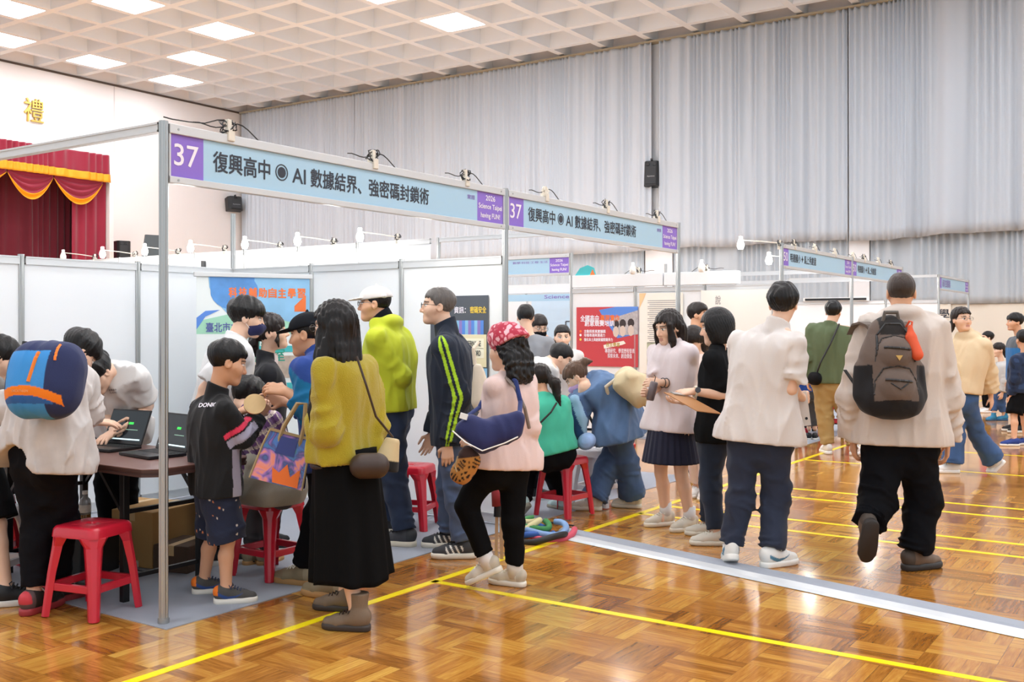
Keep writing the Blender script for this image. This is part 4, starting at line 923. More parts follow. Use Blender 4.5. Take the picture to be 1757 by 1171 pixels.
    def hair(s, m, style='short', t=.012, fr=.05, nape=-.102, length=.3, amp=.0025, freq=34, seed=3, extra=(), part=False, name='hair', side=-.01, spread=.0, back=0.0):
        hs = s.hs; F = s.hfield(.17, lo=length if style in ('long', 'pony', 'bushy') else 0.0); q = (slice(None),)*3; X, Y, Z = F.xyz(q); c = s.P['head']; A = s.A/hs
        l = [(X-c[0])*A[i][0]+(Y-c[1])*A[i][1]+(Z-c[2])*A[i][2] for i in range(3)]; x, y, z = l
        def el(cc, r):
            n = np.sqrt(((x-cc[0])/r[0])**2+((y-cc[1])/r[1])**2+((z-cc[2])/r[2])**2); g = np.sqrt(((x-cc[0])/r[0]**2)**2+((y-cc[1])/r[1]**2)**2+((z-cc[2])/r[2]**2)**2)+1e-6; return n*(n-1)/g
        d = el((0, -.013, .031), (.0765, .0965, .0875))-t*np.clip((z+.055)/.10, .22, 1.12)*(1+.28*np.sin(x*75+2*np.sin(y*50+seed))*np.sin(y*62+seed*2)) if style not in ('bob', 'long', 'bushy') else el((0, -.013, .031), (.076+t, .096+t, .087+t*1.15))
        an = np.arctan2(x, y+.02)
        if style in ('bob',): 
            d = smin(d, np.maximum(el((0, -.018, -.03), (.094+t*.5, .100, .15)), z-.06), .03)
            d = np.maximum(d, (-.118-z)); face = np.maximum(np.maximum(.020-y, z-.045), np.abs(x)-.062); d = np.maximum(d, -face)
        else:
            zf = np.interp(y, [-.13, -.07, -.045, -.02, .012, .032, .052, .12], [nape, nape, -.058, side-.014, side-.012, fr-.030, fr-.004, fr])+.004*np.sin(an*23+seed)+.003*np.sin(an*41+2*seed); d = d+np.clip(.022-(z-zf), 0, .03)*.32*(t > .006) if style == 'short' else d; d = np.maximum(d, (zf-z)*.75)
        d = d+amp*(.55*np.sin(an*freq+5*np.sin(z*22+seed)+3*np.sin(x*30))+.5*np.sin(an*freq*1.9+z*55+seed*2)+.5*np.sin(y*70+x*40+seed))*np.clip((.13-np.abs(z))*9, .3, 1)
        F.d = (d*hs).astype(np.float32); dn = V(0, 0, -1)
        if style in ('long', 'bushy'):
            base = s.hl((0, -.055, .0)); bk = -unit(V(s.A[1][0], s.A[1][1], 0)); rt = unit(np.cross(V(0, 0, 1), bk)); n = 9
            for i in range(n):
                u = i/(n-1); p = base+dn*length*u+bk*(.03*math.sin(min(1, u*2)*1.57)+back*u); w = (.058+spread*u)*(1-.25*u*u); F.rc(p-rt*w, p+rt*w, .040*(1-.45*u), None, .03)
        for pts, rs in extra: F.chain([s.hl(p) if len(p) == 3 else s.pt(p[:3]) for p in pts], rs, .02)
        if style in ('long', 'bushy') or extra:
            I = np.nonzero(np.abs(F.d) < .02); v = np.stack([F.ax[i][I[i]] for i in range(3)], 1)-c; a2 = np.arctan2(v[:, 0], v[:, 1]); F.d[I] += (min(amp, .0024)*.9*(np.sin(v[:, 0]*260+v[:, 2]*9+seed)+np.sin(v[:, 1]*240+v[:, 2]*7+2*np.sin(v[:, 2]*20)))+(amp > .004)*.006*np.sin(v[:, 0]*70+3*np.sin(v[:, 2]*40))*np.sin(v[:, 1]*65+v[:, 2]*50)).astype(np.float32)
        return grid_obj(name, F, m, s.root)
    def cap(s, m, brim=True, name='cap', sz=1.0, brim_m=None, tilt=0.0):
        F = s.hfield(.24); A = s.A; hs = s.hs
        F.ell(s.hl((0, -.010, .040)), A, V(.092, .112, .083)*hs*sz, .0, cuts=[(s.hl((0, 0, .034)), -A[2]-A[1]*.12)])
        if brim: F.ell(s.hl((0, .098, .036+tilt)), np.stack([A[0], unit(A[1]-A[2]*.16), unit(A[2]+A[1]*.16)]), V(.074, .085, .0085)*hs, .008, cuts=[(s.hl((0, .06, 0)), -A[1])])
        F.rc(s.hl((0, -.010, .125)), s.hl((0, -.010, .129)), .008, .008, .004); F.rc(s.hl((-.08, -.075, .05)), s.hl((.08, -.075, .05)), .012, None, .01)
        return grid_obj(name, F, m, s.root)
    def glasses(s, m):
        b = MB()
        for sx in (-1, 1):
            b.tube([s.hl((sx*.034+.022*math.cos(t), .104, .003+.0165*math.sin(t))) for t in np.linspace(0, 2*np.pi, 18)], .0019*s.hs, 6, False); b.tube([s.hl((sx*.056, .102, .008)), s.hl((sx*.075, .06, .008)), s.hl((sx*.082, -.01, .006))], .0017*s.hs, 6)
        b.tube([s.hl((-.012, .105, .006)), s.hl((0, .108, .009)), s.hl((.012, .105, .006))], .0018, 6); return b.build('glasses', m, s.root)
    def facemask(s, m, strap=M_WHITE):
        F = s.hfield(.15, .005); A = s.A; F.ell(s.hl((0, .040, -.052)), A, V(.068, .078, .060)*s.hs, .0, cuts=[(s.hl((0, .018, 0)), -A[1]), (s.hl((0, 0, -.012)), A[2]+A[1]*.15)]); F.rc(s.hl((0, .09, -.02)), s.hl((0, .112, -.042)), .012, .014, .015)
        o = grid_obj('face_mask', F, m, s.root); b = MB()
        for sx in (-1, 1): b.tube([s.hl((sx*.058, .05, -.03)), s.hl((sx*.082, -.005, .022)), s.hl((sx*.084, -.03, -.01)), s.hl((sx*.058, .04, -.075))], .0016, 5)
        b.build('ear_loop', strap, s.root); return o
    def shoes(s, style, yawR=None, yawL=None, pR=0, pL=0, size=None, lace=True, sock=None):
        for k, y, p in (('R', yawR, pR), ('L', yawL, pL)):
            y = (s.yaw+(8 if k == 'R' else -8)) if y is None else y; sc = size or s.s*(.93 if s.fem else 1); an = s.P['an'+k]
            R = Matrix.Rotation(math.radians(-y), 4, 'Z') @ Matrix.Rotation(math.radians(-p), 4, 'X'); o = shoe_obj(style, s.root); o.scale = (sc,)*3
            q = R @ Vector((0, 0, -.088*sc)); o.location = Vector(an)+q; o.rotation_euler = R.to_euler()
            if p == 0: o.location.z = .006 if s.J.get('carpet') else .001
            if sock: 
                b = MB(); b.smooth = True; b.cyl(an+V(0, 0, -.03), an+V(0, 0, sock[1]), .043*s.s, .046*s.s, 20); b.build('sock', sock[0], s.root)
_SH = {}
SHOES = {}
def shoe_obj(style, parent):
    """style: dict(kind, upper, sole, lace, accent) -> a shoe with sole and laces as its children"""
    if style not in _SH:
        st = SHOES[style]; F = Field((-.075, -.11, 0), (.075, .235, .30 if st.get('shaft') else .16), .005); b = .026
        F.rc((0, -.035, .055), (0, .0, .06), .040, .042, .03); F.rc((0, .0, .07), (0, .10, .045), .045, .040, .03); F.rc((-.008, .11, .042), (-.004, .165, .036), .040, .033, .03); F.rc((0, -.05, .085), (0, -.01, .095), .034, .038, .03)
        if st.get('shaft'): F.rc((0, -.012, .08), (0, -.018, st['shaft']), .044, .052, .03, cuts=[((0, 0, st['shaft']), V(0, 0, 1))])
        else: F.cut((0, -.01, .118), V(0, .25, .97))
        F.cut((0, 0, b), V(0, 0, -1)); v, f = F.mesh()
        col = np.tile(np.array(hexc(st['upper'])), (len(v), 1)); a = np.array(hexc(st.get('accent', st['upper'])))
        if st.get('swoosh'):
            y, z = v[:, 1], v[:, 2]; m = (np.abs(z-(.045+((y-.03)*2.2)**2*.9)) < .011*np.clip((.12-y)*9, 0, 1)) & (y > -.05) & (y < .12); col[m] = a
        elif st.get('stripes'):
            y, z = v[:, 1], v[:, 2]; m = ((y-z*.5) % .034 < .012) & (y > .0) & (y < .11) & (z < .085); col[m] = a
        else:
            m = (v[:, 1] < -.03) | (v[:, 2] < .04) & (v[:, 1] > .12); col[m] = a
        if st.get('heel_pop'): m = (v[:, 1] < -.052) & (v[:, 2] > .06); col[m] = np.array(hexc(st['heel_pop']))
        up = grid_obj('shoe', (v, f), attr_mat('shoe upper', .6, .4, bump=.1, bscale=160), None, col)
        o = [( .040*math.cos(t)*1.02, -.038+.043*math.sin(t)) for t in np.linspace(np.pi, 2*np.pi, 12)]+[(.046, .09), (.043, .15)]+[(.036*math.cos(t)-.004, .165+.036*math.sin(t)) for t in np.linspace(.2, np.pi-.2, 12)]+[(-.050, .15), (-.048, .09)]
        s_ = MB(); c = st.get('chunk', 1.0); n = len(o); s_.smooth = True; hz = st.get('heel', 0)
        s_.loft([[(x*k, y*k2, z+(-.0 if y > .03 else 0)) for x, y in o] for k, k2, z in ((.94, .97, 0), (1.02*c, 1.01, .006), (1.03*c, 1.02, .022*c), (1.0, 1.0, .034*c))])
        so = s_.build('sole', mat('sole '+st['sole'], st['sole'], .6), None); so.parent = up
        if st.get('lace'):
            l = MB()
            for i in range(5): y = .035+i*.019; z = .121-i*.0088; l.tube([(-.026, y, z-.012), (0, y+.004, z), (.026, y, z-.012)], .0042, 6)
            for sx in (-1, 1): l.tube([(0, .03, .128), (sx*.03, .02, .125), (sx*.045, .035, .10), (sx*.02, .035, .115)], .003, 6)
            lo_ = l.build('laces', mat('laces '+st['lace'], st['lace'], .8), None); lo_.parent = up
        _SH[style] = up; up.parent = parent; return up
    return copy_tree(_SH[style], parent)
# ================================================================== the visitors
SHOES.update(
 sneak_tan=dict(upper='8f8064', sole='b98d58', lace='ece6d8', accent='a4977c'), sneak_beige=dict(upper='d3cab9', sole='e4ddcf', lace='e9e4da', accent='bdb2a0', chunk=1.08),
 run_black=dict(upper='3d3f43', sole='e6e1d2', lace='1d1d1f', accent='eceae2', stripes=True, chunk=1.08), run_grey=dict(upper='45474c', sole='e3dcc8', lace='16171a', accent='3a3c40', chunk=1.1),
 kid_multi=dict(upper='4a4744', sole='e5dfd3', lace='2a3350', accent='2f4a86', heel_pop='f07a20', swoosh=True, chunk=1.12), red_black=dict(upper='26221f', sole='9c3136', lace='d9d2cf', accent='5b4a4a', heel_pop='c43a44'),
 boot=dict(upper='7a6754', sole='3a302a', lace='3a2f29', shaft=.21, heel=1), white=dict(upper='e9e8e6', sole='f2f1ee', lace='f5f5f3'), white_blue=dict(upper='e4e2dd', sole='ece9e2', lace='f3f2ee', accent='4c7d96', swoosh=True), cream=dict(upper='d8d2c4', sole='d9d3c2', lace='e6e2d6', chunk=1.1, accent='c9c2b2'),
 hike=dict(upper='6d5949', sole='2c2724', lace='41362f', accent='4a4038', chunk=1.06), black=dict(upper='1e1f22', sole='dcdad4', lace='2a2b2e'), navyk=dict(upper='27408a', sole='e6e4de', lace='2b3a70'), rain=dict(upper='2f7fa6', sole='2b5f86', shaft=.17), teal=dict(upper='b9d3d2', sole='8f8a7c', lace='e9e6df', chunk=1.1))
def arm_t(v, a, b): d = b-a; return ((v-a)@d)/(d@d), np.linalg.norm(v-a-np.outer(((v-a)@d)/(d@d), d), axis=1)
def paint(v, base): return np.tile(np.array(hexc(base)), (len(v), 1))
CL = lambda n='cloth': attr_mat('printed '+n, .85, .25, bump=.12, bscale=260, sheen=.1)
M_RIM = mat('dark glasses rim', '2a2320', .35)
def stripe_sleeves(base, col, offs=(-.30, .30), width=.10, keys='L', edge=.0):
    def fn(v, s):
        c = paint(v, base)
        for k in keys:
            for a, b in ((s.P['sh'+k], s.P['el'+k]), (s.P['el'+k], s.P['wr'+k])):
                d = unit(b-a); o = s.r*(1 if k == 'R' else -1); o = unit(o-np.dot(o, d)*d); w = np.cross(d, o); t, R = arm_t(v, a, b); q = v-a; an = np.arctan2(q@w, q@o)
                m = (t > (-.3 if k == 'L' and a is s.P['shL'] or k == 'R' and a is s.P['shR'] else 0)) & (t < (1.0 if a is s.P['sh'+k] else 1.2)) & (R < .11)
                for f in offs: c[m & (np.abs(an-f) < width) & (q@o > 0)] = np.array(hexc(col))
        return c
    return fn
def speckle(base, dots, freq, thr, seed):
    def fn(v, s):
        r = np.random.RandomState(seed); n = np.zeros(len(v))
        for i in range(6): n += np.sin(v@(unit(r.randn(3))*freq)+r.rand()*6)
        c = paint(v, base)
        for i, d in enumerate(dots): c[(n > thr) if i == 0 else (n < -thr)] = np.array(hexc(d))
        return c
    return fn
PPL = {}
# --- 1 woman in mustard sweater, front
p = Person('person in fuzzy mustard sweater and long black skirt with brown ankle boots, nearest', (600, 1072), 1.60, -62, dict(hip=(592, 800, .04), sh=(594, 634), syaw=-60, head=(573, 562), neck=(590, 612), elL=(562, 742, -.16), wrL=(542, 722, .02), elR=(640, 735, .14), wrR=(592, 705, .32), ftL=(612, 1082), ftR=(592, 1048)), fem=True, face=(-62, -4)); PPL['mustard'] = p
p.top('sweater', mat('mustard mohair knit', 'ab981a', .95, sheen=.25, bump=.6, bscale=190, vary=.12), hem=.09, ease=.022, sl=(1.95, 1.95), slr=(.070, .078, .068), amp=.010, freq=30, boxy=.5, flare=.02)
p.skirt('skirt', mat('black wool skirt', '0d0d0e', .85, spec=.1),   .2, .225, .168, .205, amp=.014, seed=4, asp=.90, wave=.012, shift=(.035, -.02))
p.hair(hairm('long black hair', '151110'), 'long', t=.018, length=.40, fr=.06, spread=.015, extra=(([(-.07, .03, -.02), (-.085, .03, -.14), (-.09, .01, -.26)], (.022, .024, .014)), ([(-.06, -.02, -.05), (-.10, .02, -.22), (-.12, .05, -.40), (-.13, .06, -.52)], (.04, .04, .03, .012))))
p.glasses(M_RIM); p.shoes('boot', -78, -78)
# --- 2 boy in black sports jacket
p = Person('boy in black sports jacket and navy shorts holding a round wooden disc', (372, 1030), 1.41, 58, dict(hip=(371, 846), sh=(366, 704), syaw=50, head=(391, 622), neck=(372, 676), elR=(416, 752, -.06), wrR=(444, 714, .06), elL=(372, 745, .16), wrL=(414, 706, .24), ftR=(388, 1036), ftL=(350, 1019)), g=.95, skin=SK2, face=(62, -16), hands={'R': dict(d=(.35, .3, .55), n=(-.5, .6, .2), curl=.75), 'L': dict(d=(.6, -.1, .2), n=(0, -.5, .6), curl=.6)}); PPL['boy'] = p
def boyj(v, s):
    c = paint(v, '1c1d1f'); t, R = arm_t(v, s.P['shR'], s.P['elR']); m = R < .10
    c[m & (t > .52) & (t < .68)] = hexc('e0405f'); c[m & (t > .74) & (t < 1.0)] = hexc('a8a6bb')
    d = v-s.P['hip']; c[(d@s.r > .07) & (np.abs(d@s.f-.04) < .028) & (v[:, 2] < s.P['sh'][2]-.2)] = hexc('a5a3b4'); return c
p.top('sports_jacket', CL('tricot'), hem=-.02, ease=.030, sl=(1.9, 1.9), slr=(.072, .068, .05), collar='stand', amp=.007, colour=boyj, boxy=.5, res=.006)
p.bottom('shorts', CL('tricot'), rad=(.118, .120, .06), cut=.97, amp=.006, res=.0055, colour=speckle('252c42', ('d88a5a', 'd9cfc4'), 190, 4.35, 3)); p.hair(HB, 'short', t=.013, fr=.045, nape=-.10)
p.shoes('kid_multi', 78, 74, size=.80)
# --- 3 student bending over the laptop with the blue backpack
p = Person('person in pale grey patterned shirt and black joggers bending over the laptops', (78, 1052), 1.72, 34, dict(hip=(76, 775), sh=(104, 652, .24), mid=(84, 690, .02), syaw=36, head=(136, 606, .46), neck=(118, 630, .32), elR=(148, 706, .22), wrR=(160, 724, .42), elL=(8, 702, .14), wrL=(-12, 735, .3), ftL=(58, 1052), ftR=(96, 1034)), g=1.02, face=(44, -46), hands={'R': dict(d=(.7, .5, -.1), n=(-.2, .2, -1), curl=.25)}); PPL['bluepack'] = p
p.top('patterned_shirt', mat('pale marbled shirt', 'cac4c1', .7, bump=.1, bscale=200, vary=.28, sheen=.1, stretch=(.05, .05, .05)), hem=-.19, ease=.030, sl=(1.25, 1.25), slr=(.078, .080, .072), amp=.013, freq=42, boxy=.4, flare=.05, curved=.13)
p.bottom('joggers', cloth('black jogger jersey', '1a1a1f', .9), rad=(.108, .085, .062), cut=1.88, amp=.008); p.hair(HB, 'short', t=.018, fr=.03, nape=-.075); p.shoes('red_black', 34, 20)
# --- 4 far-left visitor cut by the picture edge
p = Person('person cut off by the left picture edge, dark hair and grey shirt', (4, 1040), 1.66, 40, dict(hip=(-50, 790, .15), sh=(-36, 662, .28), head=(0, 616, .42), elR=(-8, 735, .25), wrR=(8, 712, .42), ftR=(10, 1040), ftL=(-40, 1030)), face=(60, -30)); PPL['edge'] = p
p.top('shirt', cloth('grey shirt', '7d7a76'), hem=-.04, sl=(.7, .7)); p.bottom('shorts', cloth('black shorts', '17171a'), rad=(.115, .105, .06), cut=.95); p.hair(HB, 'short', t=.016, fr=.04); p.shoes('black', 70, 60)
# --- 5 student behind the table with laptop
p = Person('student in white T-shirt leaning over the open laptop behind the table', (200, 948), 1.70, 214, dict(hip=(207, 735), sh=(203, 648, -.26), head=(166, 640, -.42), neck=(190, 640, -.32), elL=(253, 696, -.22), wrL=(236, 722, -.40), elR=(185, 715, -.20), wrR=(196, 742, -.42), ftR=(190, 950), ftL=(222, 942)), face=(212, -48), hands={'L': dict(d=(-.3, -.4, -.35), n=(-.6, .4, 0), curl=.4), 'R': dict(d=(-.2, -.6, -.2), n=(0, .3, -1), curl=.3)}); PPL['laptopper'] = p
p.top('t_shirt', cloth('white cotton tee', 'dad7d4'), hem=-.08, ease=.035, sl=(.72, .72), slr=(.082, .085, .05), amp=.009, boxy=.5); p.bottom('trousers', cloth('black trousers', '15161b'), amp=.006); p.hair(HB, 'short', t=.018, fr=.015); p.glasses(M_RIM); p.shoes('black', 225, 205)
MB().tube([p.P['wrL']+V(.026*math.cos(t), .02*math.sin(t), .024*math.sin(t)+.02) for t in np.linspace(0, 6.28, 16)], .005, 6).build('wristband', mat('blue wristband', '2c3e66', .6), p.root)
# --- 6 masked student
p = Person('tall student in white shirt wearing a navy face mask', (400, 968), 1.76, 72, dict(hip=(362, 735), sh=(398, 606, .0), syaw=62, head=(424, 546, .04), neck=(404, 588), elL=(350, 690, .16), wrL=(385, 715, .28), elR=(352, 668, -.18), wrR=(336, 736, -.20)), face=(74, -10), Y=6.35); PPL['mask'] = p
p.top('shirt', cloth('white uniform shirt', 'dfdfe0'), hem=-.05, ease=.034, sl=(.82, .82), slr=(.082, .085, .05), collar='shirt', amp=.008, boxy=.5); p.bottom('trousers', cloth('black trousers', '15161b')); p.hair(HB, 'short', t=.022, fr=.028, nape=-.075, amp=.004); p.facemask(cloth('navy mask', '2a2d55')); p.shoes('black')
# --- 7 girl with ponytail
p = Person('girl with ponytail in black jacket over pale pink shirt looking up', (470, 945), 1.60, 68, dict(hip=(458, 758), sh=(456, 642), head=(465, 571, .0), neck=(458, 614), elR=(436, 712, -.12), wrR=(466, 742, .0)), fem=True, face=(82, 10), Y=6.7); PPL['pony'] = p
def jk(v, s):
    c = paint(v, '26272c'); d = v-s.P['sh']; m = (d@s.f > .045) & (np.abs(d@s.r) < .10); c[m] = hexc('e6d6d8'); return c
p.top('jacket', CL('jersey'), hem=-.05, ease=.03, sl=(1.9, 1.9), slr=(.07, .066, .05), collar='shirt', colour=jk); p.bottom('trousers', cloth('black trousers', '15161b'))
p.hair(HDB, 'pony', t=.016, fr=.025, length=.25, extra=(([(0, -.10, .0), (0, -.125, -.05), (-.02, -.11, -.14)], (.025, .032, .016)), ([(-.055, .055, .02), (-.066, .035, -.06), (-.06, .04, -.10)], (.014, .012, .005)), ([(.055, .055, .02), (.066, .035, -.06), (.06, .04, -.10)], (.014, .012, .005)))); p.shoes('black')
# --- 8 man in cap
p = Person('man in black cap and blue jacket with a glossy tote on his arm', (540, 1018), 1.70, -72, dict(hip=(575, 790), sh=(554, 634, .02), syaw=-70, head=(528, 574, .02), neck=(548, 612), elL=(540, 702, -.2), wrL=(490, 672, -.16), elR=(540, 705, .22), wrR=(488, 690, .2), ftL=(572, 1026), ftR=(520, 1004)), skin=SK2, face=(-76, -6), hands={'L': dict(d=(-.9, .1, .2), n=(0, .6, -.6), curl=.6)}); PPL['cap'] = p
def cj(v, s):
    c = paint(v, '27448c'); t, R = arm_t(v, s.P['elL'], s.P['wrL']); c[(R < .13) & (t > -.25)] = hexc('14699a'); t, R = arm_t(v, s.P['shL'], s.P['elL']); c[(R < .12) & (t > .45)] = hexc('14699a'); return c
p.top('jacket', CL('fleece'), hem=-.08, ease=.032, sl=(1.55, 1.6), slr=(.078, .078, .068), collar='stand', colour=cj, amp=.007); p.bottom('trousers', cloth('black trousers', '15161b'), rad=(.105, .08, .066)); p.hair(HB, 'short', t=.004, fr=.05, nape=-.07); p.cap(cloth('black cap cloth', '23262c')); p.shoes('sneak_tan', -66, -66)
# --- 9 man in lime hoodie
p = Person('man in lime hooded jacket and white cap beside the partition', (686, 935), 1.78, -80, dict(hip=(672, 702), sh=(668, 582), syaw=-72, head=(643, 522), neck=(660, 556), elL=(688, 648, -.14), wrL=(636, 642, -.10), elR=(655, 650, .2), wrR=(615, 640, .2), knL=(676, 815, -.05), ftL=(694, 938), ftR=(664, 915)), skin=SK2, face=(-88, 0), hands={'L': dict(d=(-1, 0, .1), n=(0, .7, -.4), curl=.5)}); PPL['lime'] = p
def lj(v, s):
    c = paint(v, 'b4be2c'); d = v-s.P['sh']; m = (np.abs(d@s.r) < .012) & (d@s.f > .03); c[m] = hexc('22262b'); return c
p.top('hooded_jacket', CL('fleece'), hem=-.02, ease=.034, sl=(1.95, 1.95), slr=(.066, .066, .056), collar='none', hood=True, amp=.007, colour=lj)
q = Field(p.P['neck']-.16, p.P['neck']+.16, .008); nd = unit(p.P['head']-p.P['neck']); q.rc(p.P['neck']-nd*.02, p.P['neck']+nd*.11, .082, .074, .01, cuts=[(p.P['neck']+nd*.075, unit(nd+p.f*.3))]); grid_obj('collar', q, cloth('black collar', '1c2027'), p.root)
jean = lambda n, h: cloth(n, h, .85, vary=.30, stretch=(.05, .05, .02))
p.bottom('jeans', jean('dark denim', '2d3a52'), rad=(.108, .085, .07), cut=1.93, amp=.009); p.hair(HB, 'short', t=.003, fr=.05, nape=-.05); p.cap(cloth('white cap cloth', 'd6d0cd')); p.glasses(M_RIM); p.shoes('run_grey', -60, -72)
# --- 10 man in tracksuit jacket
p = Person('man in navy track jacket with two lime sleeve stripes and jeans', (778, 950), 1.73, -88, dict(hip=(781, 750), sh=(771, 596), syaw=-84, head=(751, 526), neck=(766, 566), elL=(787, 682, -.17), wrL=(768, 762, -.20), elR=(762, 690, .2), wrR=(742, 745, .24), knL=(788, 850, -.1), ftL=(795, 958), ftR=(775, 940)), face=(-96, 2), hands={'L': dict(d=(.0, .0, -1), n=(.0, .9, 0), curl=.45)}); PPL['track'] = p
p.top('track_jacket', CL('tricot'), hem=-.06, ease=.036, sl=(1.93, 1.93), slr=(.078, .076, .058), collar='stand', amp=.007, colour=stripe_sleeves('1f2735', 'a9d32e', (-.36, .12), .13, 'L'), boxy=.5, res=.0055)
p.bottom('jeans', jean('mid denim', '51617f'), rad=(.108, .088, .076), cut=1.95, amp=.010); p.hair(HGR, 'short', t=.010, fr=.055, nape=-.095, amp=.002, freq=60); p.glasses(M_RIM); p.shoes('run_black', -86, -92)
# --- 11 woman in pink with red head scarf
p = Person('woman in pale pink top with red patterned head scarf, one heel raised', (872, 1010), 1.53, -38, dict(hip=(862, 792), sh=(876, 662), syaw=-52, head=(868, 600), neck=(876, 642), elR=(907, 735, .02), wrR=(892, 768, .16), elL=(836, 725, .02), wrL=(808, 752, .12), knL=(800, 868, .0), ftL=(836, 966, -.02), ftR=(884, 1006), knR=(880, 895, .03)), fem=True, face=(-52, -4), hands={}); PPL['pink'] = p
p.top('pink_top', cloth('pale pink cotton', 'e2c9c3', .8, vary=.04), hem=-.07, ease=.024, sl=(1.85, 1.85), slr=(.060, .062, .052), amp=.008, boxy=.2, flare=.03)
p.bottom('trousers', cloth('black slim trousers', '141416'), rad=(.100, .072, .058), cut=1.84, amp=.004)
p.hair(HB, 'bushy', t=.016, fr=.06, length=.17, amp=.006, spread=.03, back=.02); p.shoes('sneak_beige', -62, -72, pL=26)
b = MB(); b.smooth = True
for k in 'RL': a = p.P['an'+k]; d = unit(p.P['kn'+k]-a); MB().cyl(a-d*.03, a+d*.09, .046, .046, 20).build('sock', cloth('white ribbed sock', 'dcd8d6'), p.root, smooth=True)
F = p.hfield(.2); F.ell(p.hl((0, -.028, .052)), np.stack([p.A[0], unit(p.A[1]-p.A[2]*-.35), unit(p.A[2]+p.A[1]*-.35)]), V(.106, .130, .096)*p.hs, .0, cuts=[(p.hl((0, 0, .006)), unit(-p.A[2]*1-p.A[1]*.48))]); F.wrinkle(.004, 60, 5); v, f = F.mesh()
grid_obj('head_scarf', (v, f), CL('scarf'), p.root, speckle('b3364a', ('eab9c0', 'd8808c'), 150, 1.5, 8)(v, p))
# --- 12 girl in uniform skirt
p = Person('girl with long hair in white uniform shirt and navy pleated skirt', (1160, 908), 1.645, -128, dict(hip=(1150, 742), sh=(1154, 606), head=(1147, 562), neck=(1156, 592), elL=(1182, 660, -.02), wrL=(1132, 657, -.16), elR=(1128, 660, -.05), wrR=(1118, 676, -.20), ftR=(1142, 902), ftL=(1183, 910)), fem=True, face=(-122, -14), hands={'L': dict(d=(-1, -.1, .05), n=(0, .8, -.3), curl=.75), 'R': dict(d=(-.5, -.3, .1), n=(.8, -.3, 0), curl=.8)}); PPL['skirt'] = p
p.top('shirt', cloth('pale uniform shirt', 'dfd3d5', .8), hem=.02, ease=.024, sl=(.78, .78), slr=(.070, .076, .05), collar='shirt', amp=.006, boxy=.6, flare=.02); p.skirt('pleated_skirt', cloth('navy pleated skirt', '232436', .85), .2, .485, .150, .215, pleats=26, amp=.007, asp=.9)
p.hair(HDB, 'long', t=.014, length=.22, fr=.055, extra=(([(-.075, .05, .03), (-.078, .05, -.08), (-.075, .045, -.20), (-.07, .05, -.27)], (.022, .026, .022, .008)), ([(.07, .06, .03), (.078, .055, -.06), (.085, .05, -.16), (.085, .06, -.24)], (.018, .02, .018, .006)))); p.shoes('sneak_beige', -112, -122, sock=None)
for k in 'RL': a = p.P['an'+k]; MB().cyl(a-V(0, 0, .03), a+V(0, 0, .085), .045, .045, 20).build('sock', cloth('white ribbed sock', 'dcd8d6'), p.root, smooth=True)
for q in (.78, .9): c = p.P['elL']+(p.P['wrL']-p.P['elL'])*q; d = unit(p.P['wrL']-p.P['elL']); u, w = frame(d); MB().tube([c+.034*(math.cos(t)*u+math.sin(t)*w) for t in np.linspace(0, 6.28, 20)], .003, 6).build('bracelet', M_BLACK, p.root)
# --- 13 woman in black T-shirt with clipboard
p = Person('woman with bob haircut in black T-shirt holding a brown clipboard', (1222, 930), 1.60, -70, dict(hip=(1228, 745), sh=(1232, 618), syaw=-66, head=(1229, 562), neck=(1232, 596), elL=(1250, 680, -.14), wrL=(1188, 672, -.20), elR=(1215, 680, .12), wrR=(1172, 690, .05), ftL=(1228, 936), ftR=(1218, 920)), fem=True, face=(-76, -8), hands={'L': dict(d=(-.95, -.05, -.1), n=(0, .5, -.8), curl=.4), 'R': dict(d=(-.8, -.3, 0), n=(0, 0, 1), curl=.5)}); PPL['bob'] = p
p.top('t_shirt', cloth('black cotton tee', '1d1e20', .85), hem=-.10, ease=.026, sl=(.80, .80), slr=(.074, .076, .05), amp=.006, boxy=.4); p.bottom('jeans', jean('dark navy denim', '262f3f'), rad=(.102, .078, .062), cut=1.93, amp=.006); p.hair(HB, 'bob', t=.018); p.shoes('cream', -78, -86)
c = p.P['elL']+(p.P['wrL']-p.P['elL'])*.92; d = unit(p.P['wrL']-p.P['elL']); u, w = frame(d); wa = MB().tube([c+.033*(math.cos(t)*u+math.sin(t)*w) for t in np.linspace(0, 6.28, 24)], .008, 8).build('watch_strap', mat('beige watch strap', 'cfc6b2', .6), p.root); nf = unit(V(-.2, -1, .4)); nf = unit(nf-np.dot(nf, d)*d); MB().cyl(c+nf*.036, c+nf*.046, .019, n=20).build('watch_face', mat('watch face', '3d4148', .25), wa)
# --- 14 student seen from behind in white shirt
p = Person('student from behind in loose white shirt and navy trousers', (1300, 968), 1.77, 22, dict(hip=(1304, 752), sh=(1315, 591), head=(1344, 522, .02), neck=(1333, 562), syaw=42, elR=(1356, 668, -.14), wrR=(1376, 683, .08), elL=(1282, 690, .26), wrL=(1290, 745, .38), ftR=(1324, 973), ftL=(1254, 938, .02), knL=(1270, 858, .04), knR=(1330, 862, .02)), face=(22, 6), hands={'R': dict(d=(.5, .6, .0), n=(-.7, .5, 0), curl=.7)}); PPL['white'] = p
p.top('shirt', cloth('loose white shirt', 'd8d1cc', .8, vary=.03), hem=-.04, ease=.028, sl=(.80, .92), slr=(.072, .082, .06), collar='shirt', amp=.012, freq=30, boxy=.45, flare=.03); p.bottom('trousers', cloth('navy trousers', '2a3143', .8), rad=(.098, .082, .072), cut=1.94, amp=.009); p.hair(HB, 'short', t=.022, fr=.03, nape=-.082, amp=.004); p.shoes('white_blue', 62, 6, pL=20)
